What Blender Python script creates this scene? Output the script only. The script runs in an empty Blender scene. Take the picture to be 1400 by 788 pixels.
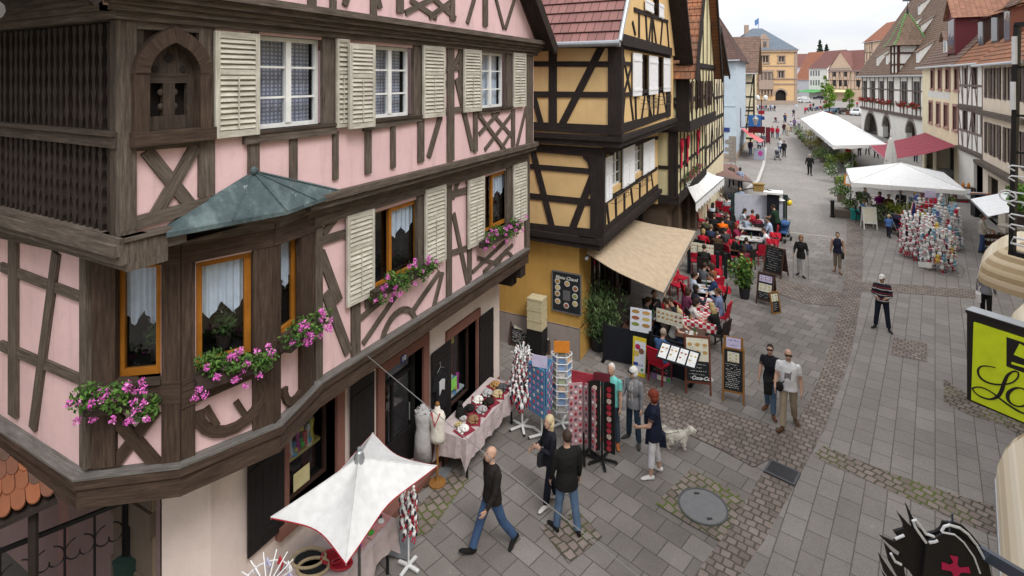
import bpy,math,random
from mathutils import Vector,Matrix,kdtree
RN=random.Random(11)
SC=bpy.context.scene
COL=SC.collection
V=Vector
PI=math.pi
TH=math.radians(27.6);CS,SN=math.cos(TH),math.sin(TH)
FPX,CX,YH,CH=735.0,700.0,108.0,8.0
def ray(px,py):
 r=(px-CX)/FPX
 return V((-SN+CS*r,CS+SN*r,(YH-py)/FPX))
def G(px,py,z=0.0):
 d=ray(px,py);t=(z-CH)/d.z
 return V((d.x*t,d.y*t,z))
def AT(px,py,dep):
 d=ray(px,py);return V((d.x*dep,d.y*dep,CH+d.z*dep))
ORG={}
MATS={}
def _nodes(name):
 m=bpy.data.materials.new(name);m.use_nodes=True
 nt=m.node_tree;b=nt.nodes['Principled BSDF']
 b.inputs['Specular IOR Level'].default_value=0.14
 return m,nt,b
def N(nt,t,**k):
 n=nt.nodes.new(t)
 for a,v in k.items():
  if a.startswith('i_'):
   n.inputs[a[2:].replace('_',' ')].default_value=v
  else:
   setattr(n,a,v)
 return n
def L(nt,a,b):nt.links.new(a,b)
def rgba(c):return(c[0],c[1],c[2],1)
def mixc(nt,fac,a,b,blend='MIX'):
 n=nt.nodes.new('ShaderNodeMix');n.data_type='RGBA';n.blend_type=blend
 for s,v in((n.inputs[0],fac),(n.inputs[6],a),(n.inputs[7],b)):
  if hasattr(v,'links')or hasattr(v,'is_linked'):L(nt,v,s)
  else:s.default_value=v if not isinstance(v,tuple)or len(v)!=3 else rgba(v)
 return n.outputs[2]
def ramp(nt,src,stops):
 n=nt.nodes.new('ShaderNodeValToRGB');L(nt,src,n.inputs[0])
 e=n.color_ramp.elements
 while len(e)<len(stops):e.new(0.5)
 for x,(p,c)in zip(e,stops):
  x.position=p;x.color=rgba(c)if not isinstance(c,float)else(c,c,c,1)
 return n.outputs[0]
def bump(nt,b,h,s=0.3,d=0.02):
 n=N(nt,'ShaderNodeBump');n.inputs['Strength'].default_value=s;n.inputs['Distance'].default_value=d
 L(nt,h,n.inputs['Height']);L(nt,n.outputs[0],b.inputs['Normal'])
def plain(name,col,rough=0.6,metal=0.0,emit=None):
 if name in MATS:return MATS[name]
 m,nt,b=_nodes(name)
 tc=N(nt,'ShaderNodeTexCoord')
 nz=N(nt,'ShaderNodeTexNoise',i_Scale=9.0,i_Detail=5.0)
 L(nt,tc.outputs['Object'],nz.inputs['Vector'])
 dk=tuple(c*0.9 for c in col);lt=tuple(min(1,c*1.05)for c in col)
 L(nt,ramp(nt,nz.outputs[0],[(0.3,dk),(0.7,lt)]),b.inputs['Base Color'])
 b.inputs['Roughness'].default_value=rough;b.inputs['Metallic'].default_value=metal
 if rough<.46:b.inputs['Specular IOR Level'].default_value=.5
 MATS[name]=m;return m
def cloth(col,rough=0.85):
 k='cloth_%02x%02x%02x'%tuple(int(min(1,max(0,c))*255)for c in col)
 if k in MATS:return MATS[k]
 m,nt,b=_nodes(k)
 tc=N(nt,'ShaderNodeTexCoord')
 nz=N(nt,'ShaderNodeTexNoise',i_Scale=5.0,i_Detail=7.0)
 L(nt,tc.outputs['Object'],nz.inputs['Vector'])
 L(nt,ramp(nt,nz.outputs[0],[(0.3,tuple(c*0.86 for c in col)),(0.7,tuple(min(1,c*1.06)for c in col))]),b.inputs['Base Color'])
 b.inputs['Roughness'].default_value=rough
 bump(nt,b,nz.outputs[0],0.8,0.045)
 MATS[k]=m;return m
def plaster(name,col,dirt=(0.25,0.22,0.2),amt=0.25):
 if name in MATS:return MATS[name]
 m,nt,b=_nodes(name)
 tc=N(nt,'ShaderNodeTexCoord')
 n1=N(nt,'ShaderNodeTexNoise',i_Scale=1.3,i_Detail=6.0,i_Roughness=0.65)
 n2=N(nt,'ShaderNodeTexNoise',i_Scale=45.0,i_Detail=3.0)
 n3=N(nt,'ShaderNodeTexNoise',i_Scale=6.0,i_Detail=8.0,i_Roughness=0.7)
 for n in(n1,n2,n3):L(nt,tc.outputs['Object'],n.inputs['Vector'])
 c1=ramp(nt,n1.outputs[0],[(0.3,tuple(c*0.88 for c in col)),(0.7,tuple(min(1,c*1.06)for c in col))])
 f=ramp(nt,n3.outputs[0],[(0.55,0.0),(0.8,amt)])
 mp=N(nt,'ShaderNodeMapping');mp.inputs['Scale'].default_value=(7,7,.55);L(nt,tc.outputs['Object'],mp.inputs[0])
 n4=N(nt,'ShaderNodeTexNoise',i_Scale=1.0,i_Detail=6.0,i_Roughness=.6);L(nt,mp.outputs[0],n4.inputs['Vector'])
 c2=mixc(nt,ramp(nt,n4.outputs[0],[(.54,0.0),(.78,amt*.8)]),mixc(nt,f,c1,dirt),tuple(c*.8 for c in dirt))
 L(nt,c2,b.inputs['Base Color'])
 b.inputs['Roughness'].default_value=0.9
 bump(nt,b,n2.outputs[0],0.25,0.01)
 MATS[name]=m;return m
def wood(name,dark,light,rough=0.8,scale=1.0):
 if name in MATS:return MATS[name]
 m,nt,b=_nodes(name)
 tc=N(nt,'ShaderNodeTexCoord')
 mp=N(nt,'ShaderNodeMapping');mp.inputs['Scale'].default_value=(34*scale,2.2*scale,1)
 L(nt,tc.outputs['UV'],mp.inputs[0])
 n1=N(nt,'ShaderNodeTexNoise',i_Scale=1.0,i_Detail=6.0,i_Roughness=0.7)
 L(nt,mp.outputs[0],n1.inputs['Vector'])
 n2=N(nt,'ShaderNodeTexNoise',i_Scale=3.0*scale,i_Detail=6.0,i_Roughness=0.7)
 L(nt,tc.outputs['Object'],n2.inputs['Vector'])
 mid=tuple((a+c)/2 for a,c in zip(dark,light))
 c1=ramp(nt,n1.outputs[0],[(0.3,dark),(0.52,mid),(0.72,light)])
 f=ramp(nt,n2.outputs[0],[(0.35,0.0),(0.7,0.6)])
 L(nt,mixc(nt,f,c1,tuple(c*0.55 for c in mid)),b.inputs['Base Color'])
 b.inputs['Roughness'].default_value=rough
 bump(nt,b,n1.outputs[0],0.55,0.012)
 MATS[name]=m;return m
def tiles(name,c1,c2,moss=(0.12,0.11,0.09),w=0.2,h=0.33,mamt=0.6):
 if name in MATS:return MATS[name]
 m,nt,b=_nodes(name)
 tc=N(nt,'ShaderNodeTexCoord')
 br=N(nt,'ShaderNodeTexBrick',offset=0.5)
 for k,v in(('Scale',1.0),('Mortar Size',0.012),('Brick Width',w),('Row Height',h),('Bias',-0.1)):br.inputs[k].default_value=v
 br.inputs['Color1'].default_value=rgba(c1);br.inputs['Color2'].default_value=rgba(c2)
 br.inputs['Mortar'].default_value=rgba(tuple(c*0.3 for c in c1))
 L(nt,tc.outputs['UV'],br.inputs['Vector'])
 n2=N(nt,'ShaderNodeTexNoise',i_Scale=1.6,i_Detail=8.0,i_Roughness=0.75)
 L(nt,tc.outputs['Object'],n2.inputs['Vector'])
 f=ramp(nt,n2.outputs[0],[(0.42,0.0),(0.72,mamt)])
 L(nt,mixc(nt,f,br.outputs[0],moss),b.inputs['Base Color'])
 b.inputs['Roughness'].default_value=0.85
 bump(nt,b,br.outputs[1],-0.5,0.02)
 MATS[name]=m;return m
def glass(name='window_glass',tint=(.86,.89,.92),ior=1.75):
 if name in MATS:return MATS[name]
 m=bpy.data.materials.new(name);m.use_nodes=True;nt=m.node_tree;nt.nodes.remove(nt.nodes['Principled BSDF'])
 tr=N(nt,'ShaderNodeBsdfTransparent');tr.inputs[0].default_value=rgba(tint);gl=N(nt,'ShaderNodeBsdfGlossy');gl.inputs['Roughness'].default_value=.03
 fr=N(nt,'ShaderNodeFresnel');fr.inputs[0].default_value=ior;mx=N(nt,'ShaderNodeMixShader')
 tc=N(nt,'ShaderNodeTexCoord');nz=N(nt,'ShaderNodeTexNoise',i_Scale=2.5,i_Detail=1.0);L(nt,tc.outputs['Object'],nz.inputs['Vector'])
 bp=N(nt,'ShaderNodeBump');bp.inputs['Strength'].default_value=.12;bp.inputs['Distance'].default_value=.02;L(nt,nz.outputs[0],bp.inputs['Height']);L(nt,bp.outputs[0],gl.inputs['Normal'])
 ge=N(nt,'ShaderNodeNewGeometry');mu=N(nt,'ShaderNodeMath',operation='SUBTRACT',use_clamp=True);L(nt,fr.outputs[0],mu.inputs[0]);L(nt,ge.outputs['Backfacing'],mu.inputs[1])
 L(nt,mu.outputs[0],mx.inputs[0]);L(nt,tr.outputs[0],mx.inputs[1]);L(nt,gl.outputs[0],mx.inputs[2]);L(nt,mx.outputs[0],nt.nodes['Material Output'].inputs[0])
 MATS[name]=m;return m
def leafmat(name,a,b_,c=None):
 if name in MATS:return MATS[name]
 m,nt,b=_nodes(name)
 oi=N(nt,'ShaderNodeNewGeometry')
 st=[(0.0,a),(1.0,b_)]if c is None else[(0.0,a),(0.7,b_),(1.0,c)]
 L(nt,ramp(nt,oi.outputs['Random Per Island'],st),b.inputs['Base Color'])
 b.inputs['Roughness'].default_value=0.55
 try:b.inputs['Subsurface Weight'].default_value=0.0
 except Exception:pass
 MATS[name]=m;return m
def checker(name,a,b_,sc):
 if name in MATS:return MATS[name]
 m,nt,b=_nodes(name)
 tc=N(nt,'ShaderNodeTexCoord')
 ck=N(nt,'ShaderNodeTexChecker',i_Scale=sc);ck.inputs[1].default_value=rgba(a);ck.inputs[2].default_value=rgba(b_)
 L(nt,tc.outputs['UV'],ck.inputs[0]);L(nt,ck.outputs[0],b.inputs['Base Color']);b.inputs['Roughness'].default_value=0.85
 MATS[name]=m;return m
def stripes(name,cols,sc,axis='z',rough=0.8):
 if name in MATS:return MATS[name]
 m,nt,b=_nodes(name)
 tc=N(nt,'ShaderNodeTexCoord');sp=N(nt,'ShaderNodeSeparateXYZ')
 L(nt,tc.outputs['UV' if axis in 'uv' else 'Object'],sp.inputs[0])
 mu=N(nt,'ShaderNodeMath',operation='MULTIPLY');mu.inputs[1].default_value=sc/len(cols)
 L(nt,sp.outputs[{'x':0,'y':1,'z':2,'u':0,'v':1}[axis]],mu.inputs[0])
 fr=N(nt,'ShaderNodeMath',operation='FRACT');L(nt,mu.outputs[0],fr.inputs[0])
 n=nt.nodes.new('ShaderNodeValToRGB');n.color_ramp.interpolation='CONSTANT';L(nt,fr.outputs[0],n.inputs[0])
 e=n.color_ramp.elements
 while len(e)<len(cols):e.new(0.5)
 for i,c in enumerate(cols):e[i].position=i/len(cols);e[i].color=rgba(c)
 L(nt,n.outputs[0],b.inputs['Base Color']);b.inputs['Roughness'].default_value=rough
 MATS[name]=m;return m
class MB:
 def __init__(s):s.v=[];s.f=[];s.m=[];s.uv=[]
 def add(s,vs,fs,m=0,uv=None):
  o=len(s.v);s.v+=[V(p)for p in vs]
  for i,f in enumerate(fs):
   s.f.append([o+k for k in f]);s.m.append(m)
   s.uv.append(uv[i]if uv else None)
  return s
 def quad(s,a,b,c,d,m=0,uv=None):
  a,b,c,d=V(a),V(b),V(c),V(d)
  if uv is None:
   w=(b-a).length;h=(d-a).length;uv=[(0,0),(w,0),(w,h),(0,h)]
  return s.add([a,b,c,d],[(0,1,2,3)],m,[uv])
 def poly(s,pts,m=0):return s.add(pts,[tuple(range(len(pts)))],m)
 def obox(s,o,ax,ay,az,m=0):
  o,ax,ay,az=V(o),V(ax),V(ay),V(az)
  if ax.cross(ay).dot(az)<0:ax,ay=ay,ax
  vs=[o,o+ax,o+ax+ay,o+ay,o+az,o+ax+az,o+ax+ay+az,o+ay+az]
  fs=[(0,3,2,1),(4,5,6,7),(0,1,5,4),(1,2,6,5),(2,3,7,6),(3,0,4,7)]
  r0=RN.random()*9
  ls=[ax.length,ay.length,az.length];lo=ls.index(max(ls))
  co=[(0,0,0),(1,0,0),(1,1,0),(0,1,0),(0,0,1),(1,0,1),(1,1,1),(0,1,1)]
  uv=[]
  for f in fs:
   mv=[i for i in range(3)if len({co[k][i]for k in f})>1]
   if lo in mv:vv=lo;uu=[i for i in mv if i!=lo][0]
   else:uu,vv=mv
   uv.append([(co[k][uu]*ls[uu]+r0,co[k][vv]*ls[vv]+r0)for k in f])
  return s.add(vs,fs,m,uv)
 def box(s,x0,x1,y0,y1,z0,z1,m=0):
  return s.obox((x0,y0,z0),(x1-x0,0,0),(0,y1-y0,0),(0,0,z1-z0),m)
 def bar(s,a,b,w,h=None,up=(0,0,1),m=0):
  a,b=V(a),V(b);h=h or w;d=(b-a);dn=d.normalized();up=V(up)
  sx=dn.cross(up)
  if sx.length<1e-4:sx=dn.cross(V((1,0,0)))
  sx.normalize();uy=sx.cross(dn).normalized()
  return s.obox(a-sx*w/2-uy*h/2,sx*w,uy*h,d,m)
 def tube(s,pts,r,n=8,m=0,cap=True):
  pts=[V(p)for p in pts];k=len(pts)
  rs=r if isinstance(r,(list,tuple))else[r]*k
  o=len(s.v);prev=None
  for i,p in enumerate(pts):
   d=(pts[min(i+1,k-1)]-pts[max(i-1,0)]).normalized()
   if prev is None:
    a=d.cross(V((0,0,1)))
    if a.length<1e-3:a=d.cross(V((1,0,0)))
   else:a=prev-d*prev.dot(d)
   a.normalize();prev=a;b=d.cross(a)
   for j in range(n):
    t=2*PI*j/n;s.v.append(p+(a*math.cos(t)+b*math.sin(t))*rs[i])
  for i in range(k-1):
   for j in range(n):
    s.f.append([o+i*n+j,o+i*n+(j+1)%n,o+(i+1)*n+(j+1)%n,o+(i+1)*n+j]);s.m.append(m);s.uv.append(None)
  if cap:
   s.f.append([o+j for j in range(n)][::-1]);s.m.append(m);s.uv.append(None)
   s.f.append([o+(k-1)*n+j for j in range(n)]);s.m.append(m);s.uv.append(None)
  return s
 def lathe(s,prof,c=(0,0,0),n=14,m=0):
  c=V(c);o=len(s.v);k=len(prof)
  for r,z in prof:
   for j in range(n):
    t=2*PI*j/n;s.v.append(c+V((r*math.cos(t),r*math.sin(t),z)))
  for i in range(k-1):
   for j in range(n):
    s.f.append([o+i*n+j,o+i*n+(j+1)%n,o+(i+1)*n+(j+1)%n,o+(i+1)*n+j]);s.m.append(m);s.uv.append(None)
  if prof[0][0]>1e-4:s.f.append([o+j for j in range(n)][::-1]);s.m.append(m);s.uv.append(None)
  if prof[-1][0]>1e-4:s.f.append([o+(k-1)*n+j for j in range(n)]);s.m.append(m);s.uv.append(None)
  return s
 def ball(s,c,r,n=10,k=7,m=0):
  c=V(c);r=V(r)if hasattr(r,'__len__')else V((r,r,r));o=len(s.v)
  s.v.append(c-V((0,0,r.z)))
  for i in range(1,k):
   ph=PI*i/k-PI/2
   for j in range(n):
    t=2*PI*j/n;s.v.append(c+V((r.x*math.cos(ph)*math.cos(t),r.y*math.cos(ph)*math.sin(t),r.z*math.sin(ph))))
  s.v.append(c+V((0,0,r.z)));top=len(s.v)-1
  def q(f):s.f.append(f);s.m.append(m);s.uv.append(None)
  for j in range(n):
   q([o,o+1+(j+1)%n,o+1+j]);q([top,o+1+(k-2)*n+j,o+1+(k-2)*n+(j+1)%n])
  for i in range(k-2):
   for j in range(n):
    q([o+1+i*n+j,o+1+i*n+(j+1)%n,o+1+(i+1)*n+(j+1)%n,o+1+(i+1)*n+j])
  return s
 def prism(s,poly,vec,m=0):
  p=[V(a)for a in poly];vec=V(vec);k=len(p)
  nrm=V((0,0,0))
  for i in range(k):nrm+=p[i].cross(p[(i+1)%k])
  if nrm.dot(vec)<0:p=p[::-1]
  o=len(s.v);s.v+=p+[a+vec for a in p]
  r0=RN.random()*9
  ex=(p[1]-p[0]).normalized()if k!=4 else max((p[1]-p[0],p[2]-p[1]),key=lambda q:q.length).normalized()
  ey=vec.normalized().cross(ex)
  uvp=[((a-p[0]).dot(ey)+r0,(a-p[0]).dot(ex)+r0)for a in p]
  s.f.append([o+i for i in range(k)][::-1]);s.m.append(m);s.uv.append(uvp[::-1])
  s.f.append([o+k+i for i in range(k)]);s.m.append(m);s.uv.append(uvp)
  t=vec.length
  for i in range(k):
   j=(i+1)%k
   s.f.append([o+i,o+j,o+k+j,o+k+i]);s.m.append(m)
   ln=(p[j]-p[i]).length;s.uv.append([(r0,0),(r0,ln),(r0+t,ln),(r0+t,0)])
  return s
 def build(s,name,mats,parent=None,smooth=False,org=None):
  if not isinstance(mats,(list,tuple)):mats=[mats]
  o_=V((0,0,0))
  if parent is not None:o_=ORG.get(parent.name,V((0,0,0)))
  elif org is not None:o_=V(org)
  me=bpy.data.meshes.new(name)
  me.from_pydata([tuple(p-o_)for p in s.v],[],s.f)
  for m in mats:me.materials.append(m)
  if len(mats)>1:me.polygons.foreach_set('material_index',s.m)
  if any(u is not None for u in s.uv):
   ul=me.uv_layers.new(name='UVMap');li=0;buf=[]
   for f,u in zip(s.f,s.uv):
    if u is None:buf+=[0.0]*(2*len(f))
    else:
     for q in u:buf+=[q[0],q[1]]
   ul.data.foreach_set('uv',buf)
  if smooth:me.polygons.foreach_set('use_smooth',[True]*len(me.polygons))
  me.update()
  ob=bpy.data.objects.new(name,me);COL.objects.link(ob)
  if parent is not None:ob.parent=parent
  elif org is not None:ob.location=o_
  ORG[ob.name]=o_
  return ob
def tag(o,label=None,cat=None,group=None,kind=None):
 if label:o['label']=label
 if cat:o['category']=cat
 if group:o['group']=group
 if kind:o['kind']=kind
 return o
def thing(name,label,cat,loc=(0,0,0),group=None,rz=None):
 o=bpy.data.objects.new(name,None);COL.objects.link(o);o.location=loc
 o.empty_display_size=0.2
 if rz is None:ORG[o.name]=V(loc)
 else:o.rotation_euler=(0,0,rz);ORG[o.name]=V((0,0,0))
 return tag(o,label,cat,group)
def kids(o):return[c for c in bpy.data.objects if c.parent==o]
KID={}
def dup(root,loc,rz,label=None,group=None,sc=None,remat=None):
 if root.name not in KID:KID[root.name]=[(c,kids(c))for c in kids(root)]
 def cp(o,par):
  c=o.copy();COL.objects.link(c)
  if par is not None:c.parent=par
  if remat and o.type=='MESH':
   for i,sl in enumerate(c.material_slots):
    if sl.material and sl.material.name in remat:
     sl.link='OBJECT';sl.material=remat[sl.material.name]
  return c
 r=cp(root,None);r.location=loc;r.rotation_euler=(0,0,rz)
 if sc:r.scale=(sc,sc,sc)if not hasattr(sc,'__len__')else sc
 for c,g in KID[root.name]:
  k=cp(c,r)
  for q in g:cp(q,k)
 if label:r['label']=label
 if group:r['group']=group
 return r
def text(name,s,mat,parent,loc,ex,ey,size,shear=0.0,depth=0.002,align='CENTER',bold=0.0):
 cu=bpy.data.curves.new(name,'FONT');cu.body=s;cu.size=size;cu.shear=shear
 cu.align_x=align;cu.align_y='CENTER';cu.extrude=depth;cu.offset=bold
 cu.materials.append(mat)
 o=bpy.data.objects.new(name,cu);COL.objects.link(o)
 ex=V(ex).normalized();ey=V(ey).normalized();ez=ex.cross(ey)
 m=Matrix((ex,ey,ez)).transposed().to_4x4()
 off=ORG.get(parent.name,V((0,0,0)))if parent else V((0,0,0))
 m.translation=V(loc)-off
 dg=bpy.context.evaluated_depsgraph_get();dg.update()
 me=bpy.data.meshes.new_from_object(o.evaluated_get(dg));bpy.data.objects.remove(o)
 o=bpy.data.objects.new(name,me);COL.objects.link(o)
 if parent:o.parent=parent
 o.matrix_local=m
 return o
class Fac:
 k=0
 def __init__(s,a,b):
  s.o=V((a[0],a[1],0));d=V((b[0]-a[0],b[1]-a[1],0));s.len=d.length
  s.d=d.normalized();s.n=V((s.d.y,-s.d.x,0))
 def pt(s,u,z,n=0.0):return s.o+s.d*u+s.n*n+V((0,0,z))
 def px(s,px,py,n=0.0):
  r=ray(px,py);o=s.o+s.n*n-V((0,0,CH))
  o2=V((s.o.x+s.n.x*n,s.o.y+s.n.y*n,0))
  t=o2.dot(s.n)/r.dot(s.n)
  p=r*t
  return((p-o2).dot(s.d),CH+p.z)
 def box(s,mb,u0,u1,z0,z1,n0,n1,m=0):
  return mb.obox(s.pt(u0,z0,n0),s.d*(u1-u0),s.n*(n1-n0),V((0,0,z1-z0)),m)
 def pr(s,mb,pts,n0,n1,m=0):
  Fac.k=(Fac.k+1)%11;n1=n1+Fac.k*.0011;n0=n0-Fac.k*.0007
  return mb.prism([s.pt(u,z,n0)for u,z in pts],s.n*(n1-n0),m)
 def bar(s,mb,a,b,w,n0=-0.03,n1=0.03,m=0):
  a,b=V(a),V(b);d=(b-a).normalized();q=V((-d.y,d.x))*w/2
  return s.pr(mb,[a-q,b-q,b+q,a+q],n0,n1,m)
 def barp(s,mb,a,b,w,n0=-0.03,n1=0.03,m=0):
  return s.bar(mb,s.px(*a),s.px(*b),w,n0,n1,m)
 def wall(s,mb,u0,u1,z0,z1,holes=(),n=0.0,rev=0.18,m=0,mr=None):
  us=sorted({u0,u1,*[h[0]for h in holes],*[h[1]for h in holes]});zs=sorted({z0,z1,*[h[2]for h in holes],*[h[3]for h in holes]})
  us=[u for u in us if u0<=u<=u1];zs=[z for z in zs if z0<=z<=z1]
  for i in range(len(us)-1):
   for j in range(len(zs)-1):
    cu=(us[i]+us[i+1])/2;cz=(zs[j]+zs[j+1])/2
    if any(h[0]<cu<h[1]and h[2]<cz<h[3]for h in holes):continue
    mb.quad(s.pt(us[i],zs[j],n),s.pt(us[i+1],zs[j],n),s.pt(us[i+1],zs[j+1],n),s.pt(us[i],zs[j+1],n),m)
  mr=m if mr is None else mr
  for a,b,c,d in holes:
   for p,q in(((a,c),(a,d)),((a,d),(b,d)),((b,d),(b,c)),((b,c),(a,c))):
    mb.quad(s.pt(p[0],p[1],n),s.pt(q[0],q[1],n),s.pt(q[0],q[1],n-rev),s.pt(p[0],p[1],n-rev),mr)
 def rect(s,x0,y0,x1,y1,n=0.0):
  u0=s.px(x0,y0,n)[0];u1=s.px(x1,y1,n)[0]
  return u0,u1
def tile_roof(mb,a,b,c,d,m=0,course=0.33,lift=0.035):
 a,b,c,d=V(a),V(b),V(c),V(d)
 h=((d-a).length+(c-b).length)/2;n=max(2,int(h/course))
 nn=(b-a).cross(d-a).normalized()
 w=(b-a).length
 for i in range(n):
  t0=i/n;t1=min(1.0,(i+1.12)/n)
  p,q=a.lerp(d,t0)+nn*lift,b.lerp(c,t0)+nn*lift
  r,t=b.lerp(c,t1),a.lerp(d,t1)
  u0=(a.lerp(d,t0)-a).dot((b-a).normalized());u1=u0+(q-p).length;z0=t0*h;z1=t1*h
  z0=i*course;z1=(i+0.99)*course
  mb.quad(p,q,r,t,m,[(u0,z0),(u1,z0),(u1,z1),(u0,z1)])
  mb.quad(p-nn*lift,q-nn*lift,q,p,m,[(u0,z0),(u1,z0),(u1,z0+.01),(u0,z0+.01)])
 mb.quad(a,d,c,b,m)
def leaves(mb,pts,size,m=0,rnd=RN,flat=0.0):
 for p in pts:
  d=V((rnd.gauss(0,1),rnd.gauss(0,1),rnd.gauss(0,1)*(1-flat)+0.2)).normalized()
  a=d.cross(V((rnd.gauss(0,1),rnd.gauss(0,1),rnd.gauss(0,1)))).normalized()
  b=d.cross(a);s_=size*(0.6+0.8*rnd.random())
  p=V(p)
  mb.add([p-a*s_,p-b*s_*0.5+d*s_*.15,p+a*s_,p+b*s_*0.5+d*s_*.15],[(0,1,2),(0,2,3)],m)
def clump(c,r,n,rnd=RN,shell=0.5):
 out=[];c=V(c);r=V(r)if hasattr(r,'__len__')else V((r,r,r))
 for _ in range(n):
  d=V((rnd.gauss(0,1),rnd.gauss(0,1),rnd.gauss(0,1))).normalized()
  k=shell+(1-shell)*rnd.random()
  out.append(c+V((d.x*r.x,d.y*r.y,d.z*r.z))*k)
 return out
def loft(mb,cs,rx,ry,xa,n=12,m=0):
 cs=[V(c)for c in cs];k=len(cs);o=len(mb.v);xa=V(xa)
 for i in range(k):
  d=(cs[min(i+1,k-1)]-cs[max(i-1,0)]).normalized()
  a=(xa-d*xa.dot(d)).normalized();b=d.cross(a)
  for j in range(n):
   t=2*PI*j/n;mb.v.append(cs[i]+a*math.cos(t)*rx[i]+b*math.sin(t)*ry[i])
 for i in range(k-1):
  for j in range(n):
   mb.f.append([o+i*n+j,o+i*n+(j+1)%n,o+(i+1)*n+(j+1)%n,o+(i+1)*n+j]);mb.m.append(m);mb.uv.append(None)
 mb.f.append([o+j for j in range(n)][::-1]);mb.m.append(m);mb.uv.append(None)
 mb.f.append([o+(k-1)*n+j for j in range(n)]);mb.m.append(m);mb.uv.append(None)
SKIN0=(0.50,0.31,0.23)
def rotx(v,a):return Matrix.Rotation(a,3,'X')@V(v)
def roty(v,a):return Matrix.Rotation(a,3,'Y')@V(v)
def rotz(v,a):return Matrix.Rotation(a,3,'Z')@V(v)
RAD=math.radians
def body_geo(fem=False,legs=((0,0),(0,0)),arms=((5,8,12,0),(5,8,12,0)),lean=0,sit=False,headyaw=0,headpitch=0,sleeve='long',pants='long',hem=0.07,bulk=1.0,fat=0.0,skirt=False,inner=False,voxel=0.02,fingers=True,headk=1.0,spread=0.0):
 P=MB();hz=0.93
 R=Matrix.Rotation(-RAD(lean),3,'X')
 hip=V((0,0,hz))
 def T(x,y,z):return hip+R@V((x,y,z))
 b=bulk;w=0.93 if fem else 1.0
 zs=[-hem,0.03,0.16,0.31,0.43,0.50,0.545]
 rx=[0.186,0.178,0.158 if not fem else 0.138,0.178,0.192,0.14,0.062]
 ry=[0.148,0.138,0.122+fat,0.135+(0.012 if fem else 0),0.12,0.09,0.062]
 loft(P,[T(0,0.0+(0.03*fat/0.05 if 1<i<4 else 0)+(0.015 if fem and i==3 else 0),z)for i,z in enumerate(zs)],[r*b*w for r in rx],[r*b for r in ry],R@V((1,0,0)),14,1)
 if inner:loft(P,[T(0,.095*b,.10),T(0,.105*b,.25),T(0,.09*b,.38),T(0,.06,.49)],[.05,.055,.05,.035],[.032]*4,(1,0,0),8,4)
 loft(P,[hip+V((0,-0.01,-0.10)),hip+V((0,-0.005,-0.02)),hip+V((0,0,0.06))],[.142*w,.150*w,.13*w],[.112,.112,.09],(1,0,0),12,2)
 P.tube([T(0,0,.50),T(0,.015,.615)],[.056,.05],10,0)
 hc=T(0,.03,.695);HR=R@Matrix.Rotation(RAD(headyaw),3,'Z')@Matrix.Rotation(-RAD(headpitch),3,'X')
 def Hd(x,y,z):return hc+HR@(V((x,y,z))*headk)
 hs=headk
 loft(P,[Hd(0,.045,-.118),Hd(0,.03,-.095),Hd(0,.012,-.05),Hd(0,0,.01),Hd(0,-.006,.06),Hd(0,-.008,.098),Hd(0,-.008,.115)],[q*hs for q in(.022,.043,.062,.073,.07,.046,.015)],[q*hs for q in(.028,.056,.082,.094,.088,.058,.02)],HR@V((1,0,0)),14,0)
 P.ball(Hd(0,.10,-.02),.017*hs,8,5,0);P.ball(Hd(0,.088,.012),.014*hs,8,5,0)
 for sx in(-1,1):P.ball(Hd(.076*sx,-.005,-.005),V((.012,.02,.032))*hs,8,5,0)
 feet=[]
 for k,sx in enumerate((-1,1)):
  a,kb=legs[k]
  j=hip+V((.092*sx*w,0,-.03));sp=RAD(spread)*sx
  td=roty(rotx((0,0,-1),RAD(a)),-sp);kn=j+td*.42
  sd=roty(rotx((0,0,-1),RAD(a-kb)),-sp);an=kn+sd*.41
  rt=(.094*w,.072)if not skirt else(.1,.075)
  loft(P,[j,j.lerp(kn,.5),kn],[rt[0],(rt[0]+rt[1])/2,rt[1]],[rt[0]*1.05,(rt[0]+rt[1])/2,rt[1]],(1,0,0),12,2)
  P.ball(kn,rt[1],10,7,2 if pants!='short' else 0)
  sreg={'long':2,'capri':2,'short':0}[pants]
  end=an-sd*.02 if pants=='long' else kn.lerp(an,.62)
  if pants=='short':loft(P,[kn,kn.lerp(an,.4),an],[.055,.055,.036],[.055,.058,.036],(1,0,0),10,0)
  else:
   loft(P,[kn,kn.lerp(end,.5),end],[.071,.069,.064],[.071,.071,.066],(1,0,0),12,2)
   if pants=='capri':loft(P,[kn.lerp(an,.5),an],[.05,.036],[.052,.036],(1,0,0),10,0)
  fp=0 if sit else max(-35,min(25,(a-kb)*0.55))
  fd=rotx((0,1,0),RAD(fp));fu=rotx((0,0,1),RAD(fp));fx=sx*.10
  out=V((fx,0,0))
  loft(P,[an-fd*.075-fu*.035,an-fd*.02-fu*.035,an+fd*.07-fu*.045+out*.3,an+fd*.15-fu*.055+out*.8,an+fd*.195-fu*.06+out],[.030,.040,.045,.044,.022],[.034,.05,.04,.028,.018],(1,0,0),10,3)
  feet.append((an,fd))
 hands=[]
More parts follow.
